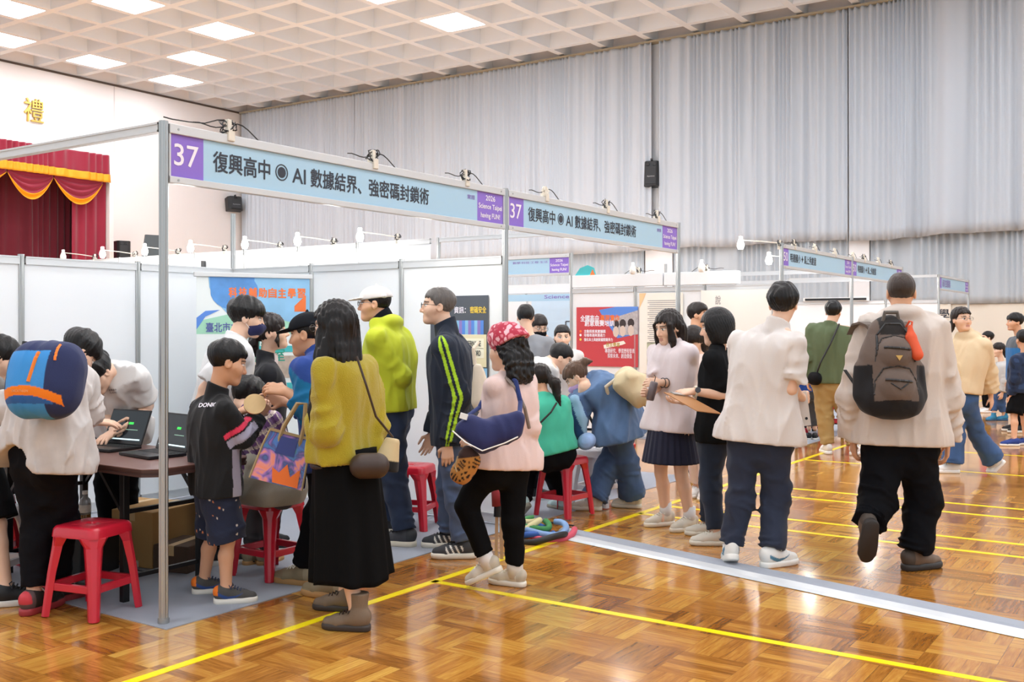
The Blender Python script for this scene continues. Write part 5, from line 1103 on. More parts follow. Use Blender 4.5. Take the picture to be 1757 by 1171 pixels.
# --- 15 man with backpack seen from behind
p = Person('man from behind in cream jacket wearing a brown and black backpack', (1545, 978), 1.80, 10, dict(hip=(1543, 758), sh=(1546, 564), syaw=8, head=(1546, 503, .02), neck=(1546, 541), shw=.108, elR=(1624, 684, .02), wrR=(1626, 758, .08), elL=(1462, 684, .02), wrL=(1464, 752, .08), ftR=(1568, 978), knR=(1584, 862, .03), knL=(1506, 858, -.02), ftL=(1488, 900, -.14)), g=1.08, skin=SK2, face=(16, 0), hands={'R': dict(d=(.02, .15, -1), n=(-.8, .3, 0), curl=.5)}); PPL['pack'] = p
p.top('jacket', cloth('cream nylon jacket', 'cbbfb5', .6, vary=.03), hem=-.02, ease=.040, sl=(1.93, 1.93), slr=(.078, .080, .064), collar='none', hood=True, amp=.013, freq=28, boxy=.55, flare=.02); p.bottom('trousers', cloth('black trousers', '141415'), rad=(.106, .092, .080), cut=1.93, amp=.011); p.hair(hairm('cropped dark hair', '3b302a'), 'short', t=.006, fr=.06, nape=-.075, amp=.0012, freq=90); p.shoes('hike', 68, 6, pL=66)
# --- 16 man in olive jacket
p = Person('man from behind in olive jacket and khaki trousers', (1444, 779), 1.76, 14, dict(hip=(1424, 658), sh=(1424, 568), head=(1430, 536), ftL=(1420, 779), ftR=(1466, 781), elR=(1462, 600, .08), wrR=(1460, 622, .28)), face=(30, 0), res=.014); PPL['olive'] = p
p.top('jacket', cloth('olive jacket', '5d6a4e'), hem=-.0, ease=.042, sl=(1.9, 1.9), slr=(.084, .082, .06), collar='shirt', boxy=.6, amp=.008); p.bottom('trousers', cloth('khaki trousers', 'a88d5c'), rad=(.11, .09, .075), cut=1.93, amp=.009); p.hair(HB, 'short', t=.02, fr=.03); p.shoes('white', 40, 0)
# --- 17 woman in beige hoodie walking
p = Person('woman in beige hooded top and flared jeans striding past, looking back', (1660, 812), 1.69, -82, dict(hip=(1652, 682), sh=(1662, 594), syaw=-120, head=(1650, 549), neck=(1660, 578), elL=(1694, 640, -.02), wrL=(1700, 680, .0), elR=(1632, 635, -.05), wrR=(1630, 665, -.15), ftR=(1634, 812), ftL=(1706, 792, .12), knL=(1676, 745, .05), knR=(1640, 748, -.02)), fem=True, face=(166, 4), res=.013, hands={'L': dict(curl=.3)}); PPL['beige'] = p
p.top('hooded_top', cloth('beige brushed cotton', 'd9c3a0', .85), hem=.08, ease=.042, sl=(1.85, 1.85), slr=(.084, .088, .085), collar='high', hood=True, boxy=.6, amp=.007); p.bottom('flared_jeans', jean('blue denim', '3d5a86'), rad=(.098, .082, .115), cut=1.93, amp=.006, top=.3); p.hair(HDB, 'pony', t=.014, fr=.058, extra=(([(.05, -.08, -.04), (.08, -.06, -.10)], (.036, .022)), ([(-.05, -.08, -.04), (-.08, -.05, -.09)], (.03, .018)))); p.glasses(mat('thin metal rim', '8d8a86', .3, metal=.6)); p.shoes('white', -86, -70, pL=48)
# --- 18 woman in denim shirt bending
p = Person('woman in blue denim shirt and wide jeans bending over, beige pack on her back', (1055, 874), 1.62, -70, dict(hip=(1062, 738), mid=(1052, 690), sh=(1012, 664, .0), head=(990, 648, -.02), neck=(1003, 656), syaw=-72, elL=(992, 712, -.12), wrL=(982, 735, .02), elR=(990, 700, .12), wrR=(984, 690, .26), ftR=(1018, 876), ftL=(1086, 872), knL=(1076, 800, -.02), knR=(1040, 808, .0)), fem=True, face=(-76, -42), res=.013); PPL['denim'] = p
p.top('denim_shirt', jean('washed denim shirt', '587398'), hem=-.16, ease=.05, sl=(1.8, 1.8), slr=(.092, .092, .07), collar='shirt', boxy=.7, flare=.05, amp=.012, freq=30); p.bottom('wide_jeans', jean('deep blue denim', '3f5679'), rad=(.100, .098, .118), cut=1.95, amp=.008); p.hair(HBR, 'pony', t=.012, fr=.05, extra=(([(0, -.09, .05), (0, -.13, .05), (0, -.17, .02)], (.02, .032, .014)),)); p.facemask(cloth('lilac mask', 'c9a9d6')); p.shoes('cream', -80, -70)
# --- 19 seated girl in teal
p = Person('girl in teal T-shirt with ponytail seated on a red stool', (940, 880), 1.50, -32, dict(hip=(950, 775), sh=(936, 694), syaw=-28, head=(924, 653, .06), neck=(932, 680), elL=(905, 735, .12), wrL=(900, 742, .32), elR=(968, 728, .10), wrR=(955, 740, .34), knL=(905, 800, .28), knR=(938, 800, .34), ftL=(896, 862, .10), ftR=(965, 850, .40)), fem=True, skin=SK2, face=(-40, -18), res=.013, Y=7.75); PPL['teal'] = p
p.top('t_shirt', cloth('teal cotton tee', '4cbfa0'), hem=-.02, ease=.03, sl=(.7, .7), slr=(.074, .076, .05), boxy=.4, amp=.006); p.bottom('trousers', cloth('black trousers', '161618'), rad=(.105, .085, .078), cut=1.93, amp=.008); p.hair(HDB, 'pony', t=.014, fr=.05, length=.32, extra=(([(.02, -.095, .0), (.05, -.125, -.06), (.07, -.12, -.18), (.05, -.11, -.28)], (.028, .042, .038, .012)),)); p.shoes('teal', -40, -36, pL=38)
# --- 20 behind group in the second bay
p = Person('man in white T-shirt bending with dark hair, behind the seated teal girl', (935, 850), 1.68, 70, dict(hip=(905, 705), sh=(930, 632, .05), head=(962, 615, .02), neck=(945, 622, .03), elR=(955, 690, -.05), wrR=(975, 710, .05)), face=(84, -30), res=.015, Y=8.7)
p.top('t_shirt', cloth('white cotton tee', 'dad7d4'), hem=-.05, ease=.035, sl=(.7, .7), boxy=.5); p.bottom('trousers', cloth('black trousers', '15161b')); p.hair(HB, 'short', t=.012, fr=.05); p.shoes('black')
p = Person('man with undercut in grey T-shirt seen from behind beyond the red scarf', (902, 830), 1.72, 10, dict(head=(902, 545), sh=(908, 590), hip=(908, 690)), face=(4, 0), res=.015, Y=9.9)
p.top('t_shirt', cloth('heather grey tee', '85878c'), hem=-.05, sl=(.7, .7)); p.bottom('trousers', cloth('black trousers', '15161b')); p.hair(HB, 'short', t=.012, fr=.05, nape=-.02); p.shoes('black')
p = Person('person in black T-shirt and black mask beyond the grey T-shirt', (936, 800), 1.70, 170, dict(head=(925, 561), sh=(936, 595), hip=(936, 680)), face=(158, -20), res=.016, Y=10.6)
p.top('t_shirt', cloth('black cotton tee', '1d1e20'), hem=-.05, sl=(.7, .7)); p.bottom('trousers', cloth('black trousers', '15161b')); p.hair(HDB, 'short', t=.012, fr=.035); p.facemask(cloth('black mask', '1b1c20')); p.glasses(M_RIM); p.shoes('black')
p = Person('girl with pulled back hair whose face shows beside the red poster', (966, 800), 1.55, 180, dict(head=(965, 579), sh=(966, 612), hip=(966, 690)), fem=True, face=(178, -4), res=.015, Y=10.3)
p.top('t_shirt', cloth('white cotton tee', 'dad7d4'), hem=-.05, sl=(.7, .7)); p.bottom('trousers', cloth('black trousers', '15161b')); p.hair(HB, 'short', t=.010, fr=.05); p.shoes('black')
# --- 21 behind the clipboard woman
p = Person('man with short dark hair half hidden behind the clipboard woman', (1197, 815), 1.72, 100, dict(head=(1199, 541), sh=(1196, 585), hip=(1196, 670)), face=(110, 0), res=.015, Y=9.9, skin=SK2)
p.top('t_shirt', cloth('grey blue tee', 'b8bcc6'), hem=-.05, sl=(.7, .7)); p.bottom('trousers', cloth('black trousers', '15161b')); p.hair(HDB, 'short', t=.012, fr=.045); p.shoes('black')
p = Person('person with dark hair and pale pink trousers between the two schoolgirls', (1205, 854), 1.50, -150, dict(head=(1190, 585), sh=(1200, 622), hip=(1204, 715), ftL=(1208, 856), ftR=(1196, 852)), fem=True, face=(-130, -35), res=.015, Y=8.7)
p.top('blouse', cloth('pale pink blouse', 'ecd9d0'), hem=-.05, sl=(.9, .9)); p.bottom('trousers', cloth('pale pink trousers', 'e6d3cf'), cut=1.85); p.hair(HDB, 'long', t=.016, length=.14, fr=.03, amp=.004); p.shoes('white')
# --- 22 seated child beside the boy
p = Person('child in purple plaid shirt seated on the red stool behind the boy', (455, 985), 1.32, 40, dict(hip=(468, 832), sh=(440, 722, .05), head=(424, 684, .10), neck=(432, 708), elR=(468, 745, -.02), wrR=(448, 735, .18), elL=(405, 740, .14), wrL=(418, 742, .3), knR=(470, 855, .32), knL=(440, 855, .34), ftR=(455, 945, .36), ftL=(432, 942, .36)), face=(38, -35), res=.012, Y=5.92); PPL['plaid'] = p
def plaid(v, s):
    c = paint(v, '6c4a7c'); u = (v@unit(V(.8, .3, .5)))*17; w = (v@unit(V(-.4, -.3, .85)))*17
    c[(u % 1 < .32)] = hexc('8a6f98'); c[(w % 1 < .30)] = hexc('b9a9a4'); c[((u % 1 < .08) | (w % 1 < .08))] = hexc('e6dccb'); c[((u+.5) % 1 < .07)] = hexc('3a2c48'); return c
p.top('plaid_shirt', CL('flannel'), hem=.08, ease=.032, sl=(1.6, 1.6), slr=(.078, .078, .066), collar='shirt', colour=plaid, boxy=.5, res=.0065); p.bottom('trousers', cloth('grey trousers', '4b4a4c'), rad=(.10, .08, .07)); p.hair(HB, 'short', t=.020, fr=.03, nape=-.09, amp=.003)
F = Field(p.P['hip']-.34, p.P['hip']+.34, .010); h = p.P['hip']; F.rc(h+V(-.02, 0, .12), h+V(.0, .0, -.02), .14, .178, .06, sq=None); F.rc(h+V(-.06, .02, -.03), h+V(.08, 0, -.03), .105, .105, .06); F.wrinkle(.010, 26, 9); F.cut(h-V(0, 0, .105), V(0, 0, -1)); grid_obj('tied_jacket', F, cloth('grey green nylon', 'a8a496', .5, vary=.12), p.root); p.shoes('sneak_tan', 30, 40, size=.78)
# --- 23 far right visitors
p = Person('child in pale grey hooded top and blue rain boots at the right', (1712, 722), 1.27, -80, dict(head=(1713, 601), sh=(1717, 630), hip=(1716, 672), ftR=(1704, 722), ftL=(1723, 722)), face=(-95, 0), res=.013)
p.top('hooded_top', cloth('pale grey jersey', 'bdbcba'), hem=-.0, ease=.04, sl=(1.9, 1.9), slr=(.088, .085, .065), hood=True, collar='none', boxy=.5); p.bottom('jeans', jean('blue denim', '4a689a'), rad=(.10, .08, .07), cut=1.6); p.hair(HDB, 'pony', t=.014, fr=.02, extra=(([(0, -.1, 0), (0, -.13, -.07), (0, -.12, -.12)], (.03, .034, .014)),)); p.shoes('rain', -110, -80, size=.72)
p = Person('boy in navy printed jacket and black shorts at the right picture edge', (1748, 764), 1.43, -30, dict(head=(1756, 583), sh=(1756, 618), hip=(1752, 672), ftL=(1740, 766), ftR=(1760, 764)), face=(0, 0), res=.013, skin=SK2)
p.top('jacket', CL('jersey'), hem=-.05, ease=.035, sl=(1.9, 1.9), slr=(.08, .08, .06), hood=True, collar='none', boxy=.5, colour=speckle('23304a', ('2f4468', '1a2236'), 60, 1.8, 4)); p.bottom('shorts', cloth('black shorts', '1d1d20'), rad=(.118, .115, .06), cut=.92); p.hair(HB, 'short', t=.014); p.shoes('navyk', -90, -80, size=.82)
p = Person('man in grey and blue vest behind the boy at the right edge', (1748, 742), 1.74, -80, dict(head=(1741, 553), sh=(1748, 588), hip=(1750, 650)), face=(-88, 0), res=.014, skin=SK2)
p.top('vest', CL('jersey'), hem=-.05, ease=.04, sl=(.3, .3), collar='stand', boxy=.5, colour=lambda v, s: np.where((v[:, 2] > s.P['sh'][2]-.07)[:, None], np.array(hexc('5b6268')), np.array(hexc('2f6fa8')))); p.bottom('trousers', cloth('black trousers', '15161b')); p.hair(HB, 'short', t=.018, fr=.03); p.shoes('black')
p = Person('child in blue and white seated at the far table beside the olive jacket', (1392, 745), 1.25, 20, dict(hip=(1392, 672), sh=(1390, 628), head=(1385, 603, .05), knR=(1396, 680, .3), knL=(1386, 680, .3), ftR=(1398, 735, .3), ftL=(1388, 735, .3)), face=(70, -20), res=.016, Y=12.9)
p.top('vest', CL('jersey'), hem=.0, ease=.03, sl=(1.4, 1.4), colour=lambda v, s: np.where((v[:, 2] > s.P['sh'][2]-.12)[:, None], np.array(hexc('dfe6ee')), np.array(hexc('2c4d9a')))); p.bottom('trousers', cloth('grey trousers', '4b4a4c')); p.hair(HB, 'short', t=.014); p.shoes('black', size=.7)
p = Person('person with white cap and navy top beyond the beige hooded woman', (1612, 715), 1.62, -60, dict(head=(1613, 562), sh=(1613, 592), hip=(1613, 640)), face=(-40, -10), res=.016)
p.top('shirt', cloth('navy top', '2a3553'), sl=(1.9, 1.9)); p.bottom('trousers', cloth('black trousers', '15161b')); p.hair(HB, 'short', t=.008); p.cap(cloth('white cap cloth', 'd6d0cd')); p.shoes('white')
p = Person('child in magenta top half hidden behind the beige hooded woman', (1692, 708), 1.30, -80, dict(head=(1694, 580), sh=(1694, 602), hip=(1694, 645)), face=(-80, 0), res=.016)
p.top('shirt', cloth('magenta top', 'd2357e'), sl=(1.9, 1.9)); p.bottom('trousers', cloth('black trousers', '15161b')); p.hair(HB, 'short', t=.012); p.shoes('white', size=.75)
# ================================================================== furniture and belongings
def cam_dir(x, y, z=0): return RT*x+FW*y+EZ*z
M_RSTOOL = mat('red stool plastic', 'c81e34', .28, spec=.5, coat=.2); M_WSTOOL = mat('white stool plastic', 'e4e3e8', .35)
def make_stool(m):
    e = empty('plastic_stool', (0, 0, 0)); H = .455
    def sq(h, r, z, n=6):
        out = []
        for cx_, cy_, a0 in ((h-r, h-r, 0), (-h+r, h-r, 90), (-h+r, -h+r, 180), (h-r, -h+r, 270)):
            out += [(cx_+r*math.cos(math.radians(a0+90*i/n)), cy_+r*math.sin(math.radians(a0+90*i/n)), z) for i in range(n+1)]
        return out
    b = MB(); b.smooth = True; b.loft([sq(.150, .05, H-.055), sq(.150, .05, H-.052), sq(.146, .05, H-.016), sq(.138, .05, H-.004), sq(.122, .05, H), sq(.06, .03, H-.002), sq(.018, .012, H-.003), sq(.014, .010, H-.02)], cap=False)
    b.smooth = False
    for i in range(4):
        t = math.pi/4+i*math.pi/2; b.bar((math.cos(t)*.03, math.sin(t)*.03, H-.003), (math.cos(t)*.10, math.sin(t)*.10, H-.002), .022, .004)
    b.build('seat', m, e)
    for i in range(4):
        t = math.pi/4+i*math.pi/2; u = V(math.cos(t), math.sin(t), 0); w = V(-u[1], u[0], 0); l = MB(); rings = []
        for z, r, hw, dp in ((H-.05, .172, .075, .055), (H-.10, .178, .046, .038), (.22, .200, .036, .030), (0, .228, .030, .026)):
            c = u*r+EZ*z; rings.append([c+w*hw-u*dp, c+w*hw*.8, c+w*hw*.3+u*.012, c-w*hw*.3+u*.012, c-w*hw*.8, c-w*hw-u*dp, c-w*hw*.5-u*dp*.35, c+w*hw*.5-u*dp*.35])
        l.loft(rings); l.build('leg', m, e, bevel=.003)
        t2 = t+math.pi/2; v = V(math.cos(t2), math.sin(t2), 0); MB().bar(u*.198+EZ*.15, v*.198+EZ*.15, .022, .038).build('brace', m, e, bevel=.003)
    return e
red0 = make_stool(M_RSTOOL); white0 = None
_used = []
def stool(px, py, ang, label, white=False, group='plastic stools'):
    global white0
    if white and white0 is None: white0 = make_stool(M_WSTOOL); e = white0
    elif white: e = copy_tree(white0)
    else: e = red0 if not _used else copy_tree(red0); _used.append(1)
    p = G(px, py); e.location = (p[0], p[1], .0055); e.rotation_euler = (0, 0, math.radians(ang)-TH-math.pi/4); tag(e, label, 'stool', group); return e
stool(159, 1051, -66, 'shiny empty red plastic stool in front beside the corner post'); stool(-30, 985, -40, 'red plastic stool cut by the left picture edge')
stool(-18, 1012, -55, 'white plastic stool leg at the left picture edge', True); stool(466, 986, -80, 'dark red stool the plaid child sits on')
stool(648, 912, -30, 'red stool between the skirt and the jeans of the lime jacket man'); stool(706, 905, -60, 'red stool against the partition, right of the lime jacket man')
stool(968, 884, -85, 'bright red stool under the girl in teal'); stool(1024, 866, -75, 'white stool behind the wide jeans', True); stool(1058, 842, -60, 'red stool glimpsed behind the wide jeans')
stool(1395, 747, -80, 'red stool in the far booth beside the khaki trousers'); stool(1440, 742, -60, 'red stool behind the khaki trousers')
# ---- folding tables
M_TTOP = mat('brown laminate table top', '7a5952', .35, vary=.12, bscale=9, stretch=(1, .1, 1)); M_TEDGE = mat('table edge band', '4a322e', .5)
def folding_table(label, x0, x1, y0, y1, z=.74, along='y'):
    e = empty('folding_table', ((x0+x1)/2, (y0+y1)/2, 0), 0, label, 'table'); O = V(*e.location); c = .06
    pl = [(x0+c, y0), (x1-c, y0), (x1, y0+c), (x1, y1-c), (x1-c, y1), (x0+c, y1), (x0, y1-c), (x0, y0+c)]
    MB().prism(pl, (0, 0, z-.006), EX, EY, EZ*.006).build('table_top', M_TTOP, e, O, bevel=.002)
    k = MB()
    for i in range(3): k.prism([(x+(.004 if i % 2 else 0)*(1 if x < (x0+x1)/2 else -1), y+(.004 if i % 2 else 0)*(1 if y < (y0+y1)/2 else -1)) for x, y in pl], (0, 0, z-.042+.012*i), EX, EY, EZ*.0122)
    k.build('edge_band', M_TEDGE, e, O)
    m = mat('black steel tube', '18181a', .4, metal=.3)
    ends = [(y0+.34, 1), (y1-.34, -1)] if along == 'y' else [(x0+.34, 1), (x1-.34, -1)]
    for q, sg in ends:
        f = MB(); P = (lambda a, h, s=0: V(a, q+s, h)) if along == 'y' else (lambda a, h, s=0: V(q+s, a, h)); a0, a1 = (x0+.10, x1-.10) if along == 'y' else (y0+.10, y1-.10)
        f.bar(P(a0-.02, .13), P(a1+.02, .13), .022, .022); f.bar(P(a0, .48), P(a1, .48), .022, .022); f.build('crossbar', m, e, O)
        for a in (a0, a1):
            MB().bar(P(a, .0), P(a, z-.04), .038, .038, up=(1, 0, 0)).build('leg', m, e, O, bevel=.004); MB().bar(P(a, .46), P(a, z-.045, .22*sg), .018, .018, up=(1, 0, 0)).build('strut', m, e, O)
    return e
folding_table('brown folding table carrying two laptops, beside the corner post', .03, .72, .16, 1.96); folding_table('brown folding table in the second bay in front of the bending woman', 4.45, 5.65, .45, 1.0, along='x')
t3 = W(1386, 655, 13.4); folding_table('small table in the far booth beside the olive jacket', t3[0]-.2, t3[0]+1.2, t3[1]-.3, t3[1]+.3, along='x')
# ---- laptops
M_LAP = mat('black laptop shell', '1c1d20', .4); M_KEY = mat('black keys', '0f1012', .5); M_SCR = mat('dark laptop display', '0c1014', .18, emit='141c22', estr=.5)
def laptop(label, px, py, Y, rz, tilt=22):
    p = W(px, py, Y); p[2] = .742; e = empty('laptop', tuple(p), rz, label, 'laptop', 'laptops on the brown table')
    MB().box(-.115, .115, -.165, .165, 0, .018).build('base', M_LAP, e, bevel=.004); k = MB()
    for i in range(5):
        for j in range(13): k.box(-.01+i*.021, .008+i*.021, -.145+j*.0225, -.126+j*.0225, .018, .020)
    k.build('keyboard', M_KEY, e); MB().box(-.095, -.04, -.05, .05, .0175, .0185).build('touchpad', mat('touchpad', '2a2b2f', .3), e)
    t = math.radians(tilt); u = V(math.sin(t), 0, math.cos(t)); n = V(-math.cos(t), 0, math.sin(t)); o = V(.112, 0, .018)
    s = MB().obox(o+u*.108, EY*.165, u*.108, n*.004).build('lid', M_LAP, e, bevel=.003)
    d = MB().obox(o+u*.112+n*.0042, EY*.157, u*.094, n*.0006).build('display', M_SCR, s)
    MB().obox(o+u*.030+n*.0055, EY*.14, u*.004, n*.0005).build('task_bar', mat('display bar', 'cfe3ea', .4, emit='d5eef2', estr=.9), s)
    MB().obox(o+u*.13+n*.0055-EY*.03, EY*.02, u*.007, n*.0005).build('green_code', mat('green code', '2fbf4a', .4, emit='35d24f', estr=1.0), s)
    MB().obox(o+u*.09+n*.0055-EY*.05, EY*.05, u*.002, n*.0005).build('code_line', mat('code line', '8fb7a0', .4, emit='8fb7a0', estr=.5), s)
    return e
laptop('open black laptop with green window held by the student in white', 183, 770, 6.02, .10); laptop('open black laptop right of it, behind the corner post', 262, 774, 5.72, -.12, 18)
M_CARD = mat('brown cardboard', 'b58c55', .8, bump=.05, bscale=40)
def carton(label, px, py, w, d, h, rz, z=0, m=None, nm='cardboard_box'):
    p = G(px, py); e = empty(nm, (p[0], p[1], z+.005), rz, label, 'box'); MB().box(-w/2, w/2, -d/2, d/2, 0, h).build('carton', m or M_CARD, e, bevel=.006)
    MB().box(-w/2-.001, w/2+.001, -.025, .025, h-.06, h+.001).build('tape', mat('tan parcel tape', 'c9a878', .4), e); return e
carton('cardboard box on the carpet behind the table legs', 268, 962, .42, .32, .34, .2); carton('smaller cardboard box stacked under the back of the table', 232, 942, .34, .30, .30, .1); carton('low dark brown carton beside the right table leg', 318, 975, .30, .24, .16, .3, m=mat('dark woven brown', '4d3a2c', .9, bump=.4, bscale=90))
k = carton('black storage crate behind the front red stool', 136, 985, .34, .30, .27, .3, m=M_BLACK, nm='storage_crate')
p = V(*k.location)+EZ*.272+RT*.06-FW*.06; e = empty('tea_bottle', tuple(p), 0, 'clear bottle of brown tea with white cap behind the front stool', 'bottle')
b = MB(); b.smooth = True; b.lathe((0, 0, 0), [(.001, 0), (.030, .002), (.032, .02), (.032, .085), (.030, .09), (.001, .092)]); b.build('tea', mat('brown tea', '9a6a2a', .15, trans=.3), e)
b = MB(); b.smooth = True; b.lathe((0, 0, 0), [(.033, .088), (.033, .15), (.028, .175), (.014, .19), (.014, .205), (.001, .206)]); b.build('bottle_body', mat('clear bottle plastic', 'd9dde0', .12, trans=.5), e)
MB().cyl((0, 0, .205), (0, 0, .225), .016).build('cap', M_WHITE, e); MB().cyl((0, 0, .10), (0, 0, .145), .0338, n=24, cap=False).build('paper_label', mat('printed bottle label', 'e8e0d8', .5, vary=.3, bscale=60), e)
p = G(245, 968); e = empty('power_strip', (p[0], p[1], .006), .5, 'white power strip with tangled black cables under the table', 'power strip'); MB().box(-.16, .16, -.03, .03, 0, .04).build('strip', M_WHITE, e, bevel=.006)
for i in range(5):
    r = np.random.RandomState(200+i); pts = [V(-.12+.06*i, 0, .05)]; q = pts[0]; a = r.rand()*6
    for j in range(16): a += r.randn()*.8; q = q+V(math.cos(a), math.sin(a), 0)*.06; pts.append(V(q[0], q[1], .012+.02*r.rand()))
    MB().tube(pts, .0035, 6).build('cable', M_CORD, e)
# ---- soft goods: shaped in their own frame, then set in place
def soft(name, label, cat, o, A, F, m, colour=None, group=None):
    """A rows: own right, out (front), up in hall axes"""
    v, f = F.mesh(); c = colour(v) if colour else None
    ob = grid_obj(name, (v@A, f), m, None, c); ob.location = o; return tag(ob, label, cat, group)
def part(name, root, A, b, m): 
    b.v = [tuple(np.asarray(p)@A) for p in b.v]; return b.build(name, m, root)
def axes(n, up):
    n = unit(n); u = unit(np.asarray(up)-np.dot(up, n)*n); return np.stack([np.cross(n, u)*-1, n, u])
def P2W(p, q): return V(CAMX, CAMY, 0)+RT*(p.X0+q[0])+FW*(p.Y0+q[1])+EZ*q[2]
def rbox(F, w, d, h, r, k=.0):
    F.rc((-w/2+r, 0, -h/2+r), (w/2-r, 0, -h/2+r), r, None, .05); n = 7
    for i in range(n): z = -h/2+r+(h-2*r)*i/(n-1); F.rc((-w/2+r, 0, z), (w/2-r, 0, z), r, None, .06, sq=(V(0, 1, 0), 2*r/d))
    return F
def surf(F, x, z):
    i = np.argmin(np.abs(F.ax[0]-x)); k = np.argmin(np.abs(F.ax[2]-z)); c = F.d[i, :, k]; q = np.nonzero(c < 0)[0]
    return float(F.ax[1][q[-1]]) if len(q) else 0.0
def on_surf(F, pts, out=.004, n=14):
    r = []
    for (x0, z0), (x1, z1) in zip(pts[:-1], pts[1:]):
        for t in np.linspace(0, 1, n, endpoint=False): x, z = x0+(x1-x0)*t, z0+(z1-z0)*t; r.append(V(x, surf(F, x, z)+out, z))
    x, z = pts[-1]; r.append(V(x, surf(F, x, z)+out, z)); return r
# blue and orange backpack
bp = PPL['bluepack']; up = cam_dir(.05, .30, .86); n = cam_dir(-.18, -.95, .28); A = axes(n, up); o = W(80, 650, 4.93)
F = Field((-.25, -.16, -.26), (.25, .16, .26), .0052); rbox(F, .31, .20, .36, .085); F.rc((-.155, -.02, -.08), (-.155, -.02, .02), .035, .03, .02); F.wrinkle(.003, 40, 3)
def bc(v):
    c = paint(v, '2b3358'); x, y, z = v.T; fr = y > -.005
    c[fr & (x < .085) & (x > -.135) & (z < .11)] = hexc('3f8fd2'); w = -.085-.9*x*x+.12*x*(x > 0)*-1; c[fr & (np.abs(z-(w+.0)) < .022) & (np.abs(x) < .15)] = hexc('f07f1c'); c[fr & (z < w-.022) & (z > -.145) & (x < .12)] = hexc('2f5f9e'); return c
r = soft('backpack', 'blue child size backpack with orange trim on the bending person', 'backpack', o, A, F, CL('nylon'), bc)
part('zip_tape', r, A, MB().tube(on_surf(F, [(.022, .10), (.0, -.045)], .002), .010, 6), mat('orange zip', 'f07f1c', .6)); part('side_zip', r, A, MB().tube(on_surf(F, [(.105, .145), (.115, .06)], .002), .007, 6), mat('orange zip', 'f07f1c', .6))
tx_ = text('brand_print', 'DECATHLON', mat('pale stitching', 'd9a06a', .6), r, (V(-.035, surf(F, -.035, -.09)+.004, -.090)@A, .085, .011), A[0], A[2], A[1], bold=.02)
b = MB(); b.cyl((-.17, -.02, -.02), (-.17, -.02, .13), .030, .024); part('umbrella_pocket', r, A, b, mat('navy nylon', '2b3358', .7)); part('umbrella_handle', r, A, MB().cyl((-.165, -.02, .12), (-.165, -.02, .19), .016), M_BLACK)
for sx in (-1, 1): part('strap', r, A, MB().tube([(sx*.07, -.05, .14), (sx*.09, -.085, .155), (sx*.10, -.13, .12)], .014, 8), mat('orange strap', 'd8761f', .7) if sx < 0 else mat('navy nylon', '2b3358', .7))
# large brown backpack
A = axes(cam_dir(-.04, -1, .10), EZ); o = W(1529, 633, 5.90)
F = Field((-.30, -.22, -.36), (.30, .24, .36), .0065)
F.chain([(0, -.02, .20), (0, -.02, .05), (0, -.01, -.13)], [.115, .155, .160], .05, sq=(V(0, 1, 0), 1.35)); F.rc((-.09, -.02, -.17), (.09, -.02, -.17), .10, None, .05)
for sx in (-1, 1): F.rc((sx*.155, -.02, -.15), (sx*.150, -.02, .0), .052, .045, .02)
for cz, w, h in ((.085, .075, .055), (-.105, .085, .065)):
    F.rc((-w+.05, .06, cz-h+.05), (w-.05, .06, cz-h+.05), .070, None, .012); F.rc((-w+.05, .06, cz+h-.05), (w-.05, .06, cz+h-.05), .070, None, .02); F.rc((0, .06, cz-h*.4), (0, .06, cz+h*.4), .078, None, .02)
F.wrinkle(.006, 26, 6)
def bb_(v):
    c = paint(v, '665850'); x, y, z = v.T; c[(z < -.185-.12*(x*x)*4) | ((np.abs(x) > .125) & (z < .02)) | (y < -.07)] = hexc('1c1b1d'); c[(z > .19) & (np.abs(x) < .07)] = hexc('2a2827'); return c
r = soft('backpack', 'big brown and black backpack with an orange pouch on the man in cream', 'backpack', o, A, F, CL('canvas'), bb_)
for cz, w in ((.115, .07), (-.070, .075)): part('zip', r, A, MB().tube(on_surf(F, [(-w, cz), (w, cz-.012)]), .0085, 6), M_BLACK)
for cz, w, h in ((.085, .112, .100), (-.105, .125, .115)): part('piping', r, A, MB().tube(on_surf(F, [(-w, cz-.05), (-w+.01, cz+.03), (-w*.6, cz+h-.015), (0, cz+h), (w*.6, cz+h-.015), (w-.01, cz+.03), (w, cz-.05)], .002, 8), .0055, 6), mat('dark piping', '2b2725', .6))
q = on_surf(F, [(-.022, .052), (.022, .052)], .004, 1); part('badge', r, A, MB().prism([(-.02, .012), (.02, .012), (0, -.018)], (0, q[0][1]+.004, .055), EX, EZ, V(0, .004, 0)), mat('gold badge', 'c9a05a', .4, metal=.5))
part('zip_pull', r, A, MB().tube(on_surf(F, [(-.05, -.09), (0, -.125), (.05, -.09)], .006, 4), .004, 6), M_BLACK)
part('grab_handle', r, A, MB().tube([(-.045, .02, .275), (-.035, .03, .325), (.035, .03, .325), (.045, .02, .275)], .012, 8), mat('grey webbing', '5d5852', .8)); part('top_zip', r, A, MB().tube(on_surf(F, [(-.10, .10), (-.09, .19), (-.04, .255), (.04, .255), (.09, .19), (.10, .10)], .003, 6), .007, 6), M_BLACK)
q = Field((.02, .0, .0), (.25, .26, .32), .006); y0_ = surf(F, .10, .17)+.03; q.rc((.095, y0_, .17), (.120, y0_+.02, .075), .032, .034, .02); q.rc((.092, y0_, .235), (.096, y0_, .18), .014, .024, .02); v, f = q.mesh(); grid_obj('orange_pouch', (v@A, f), mat('orange pouch cloth', 'd9562f', .7), r); part('pouch_loop', r, A, MB().tube([(.08, y0_-.03, .24), (.09, y0_, .27), (.105, y0_, .265), (.10, y0_, .235)], .006, 6), mat('orange pouch cloth', 'd9562f', .7))
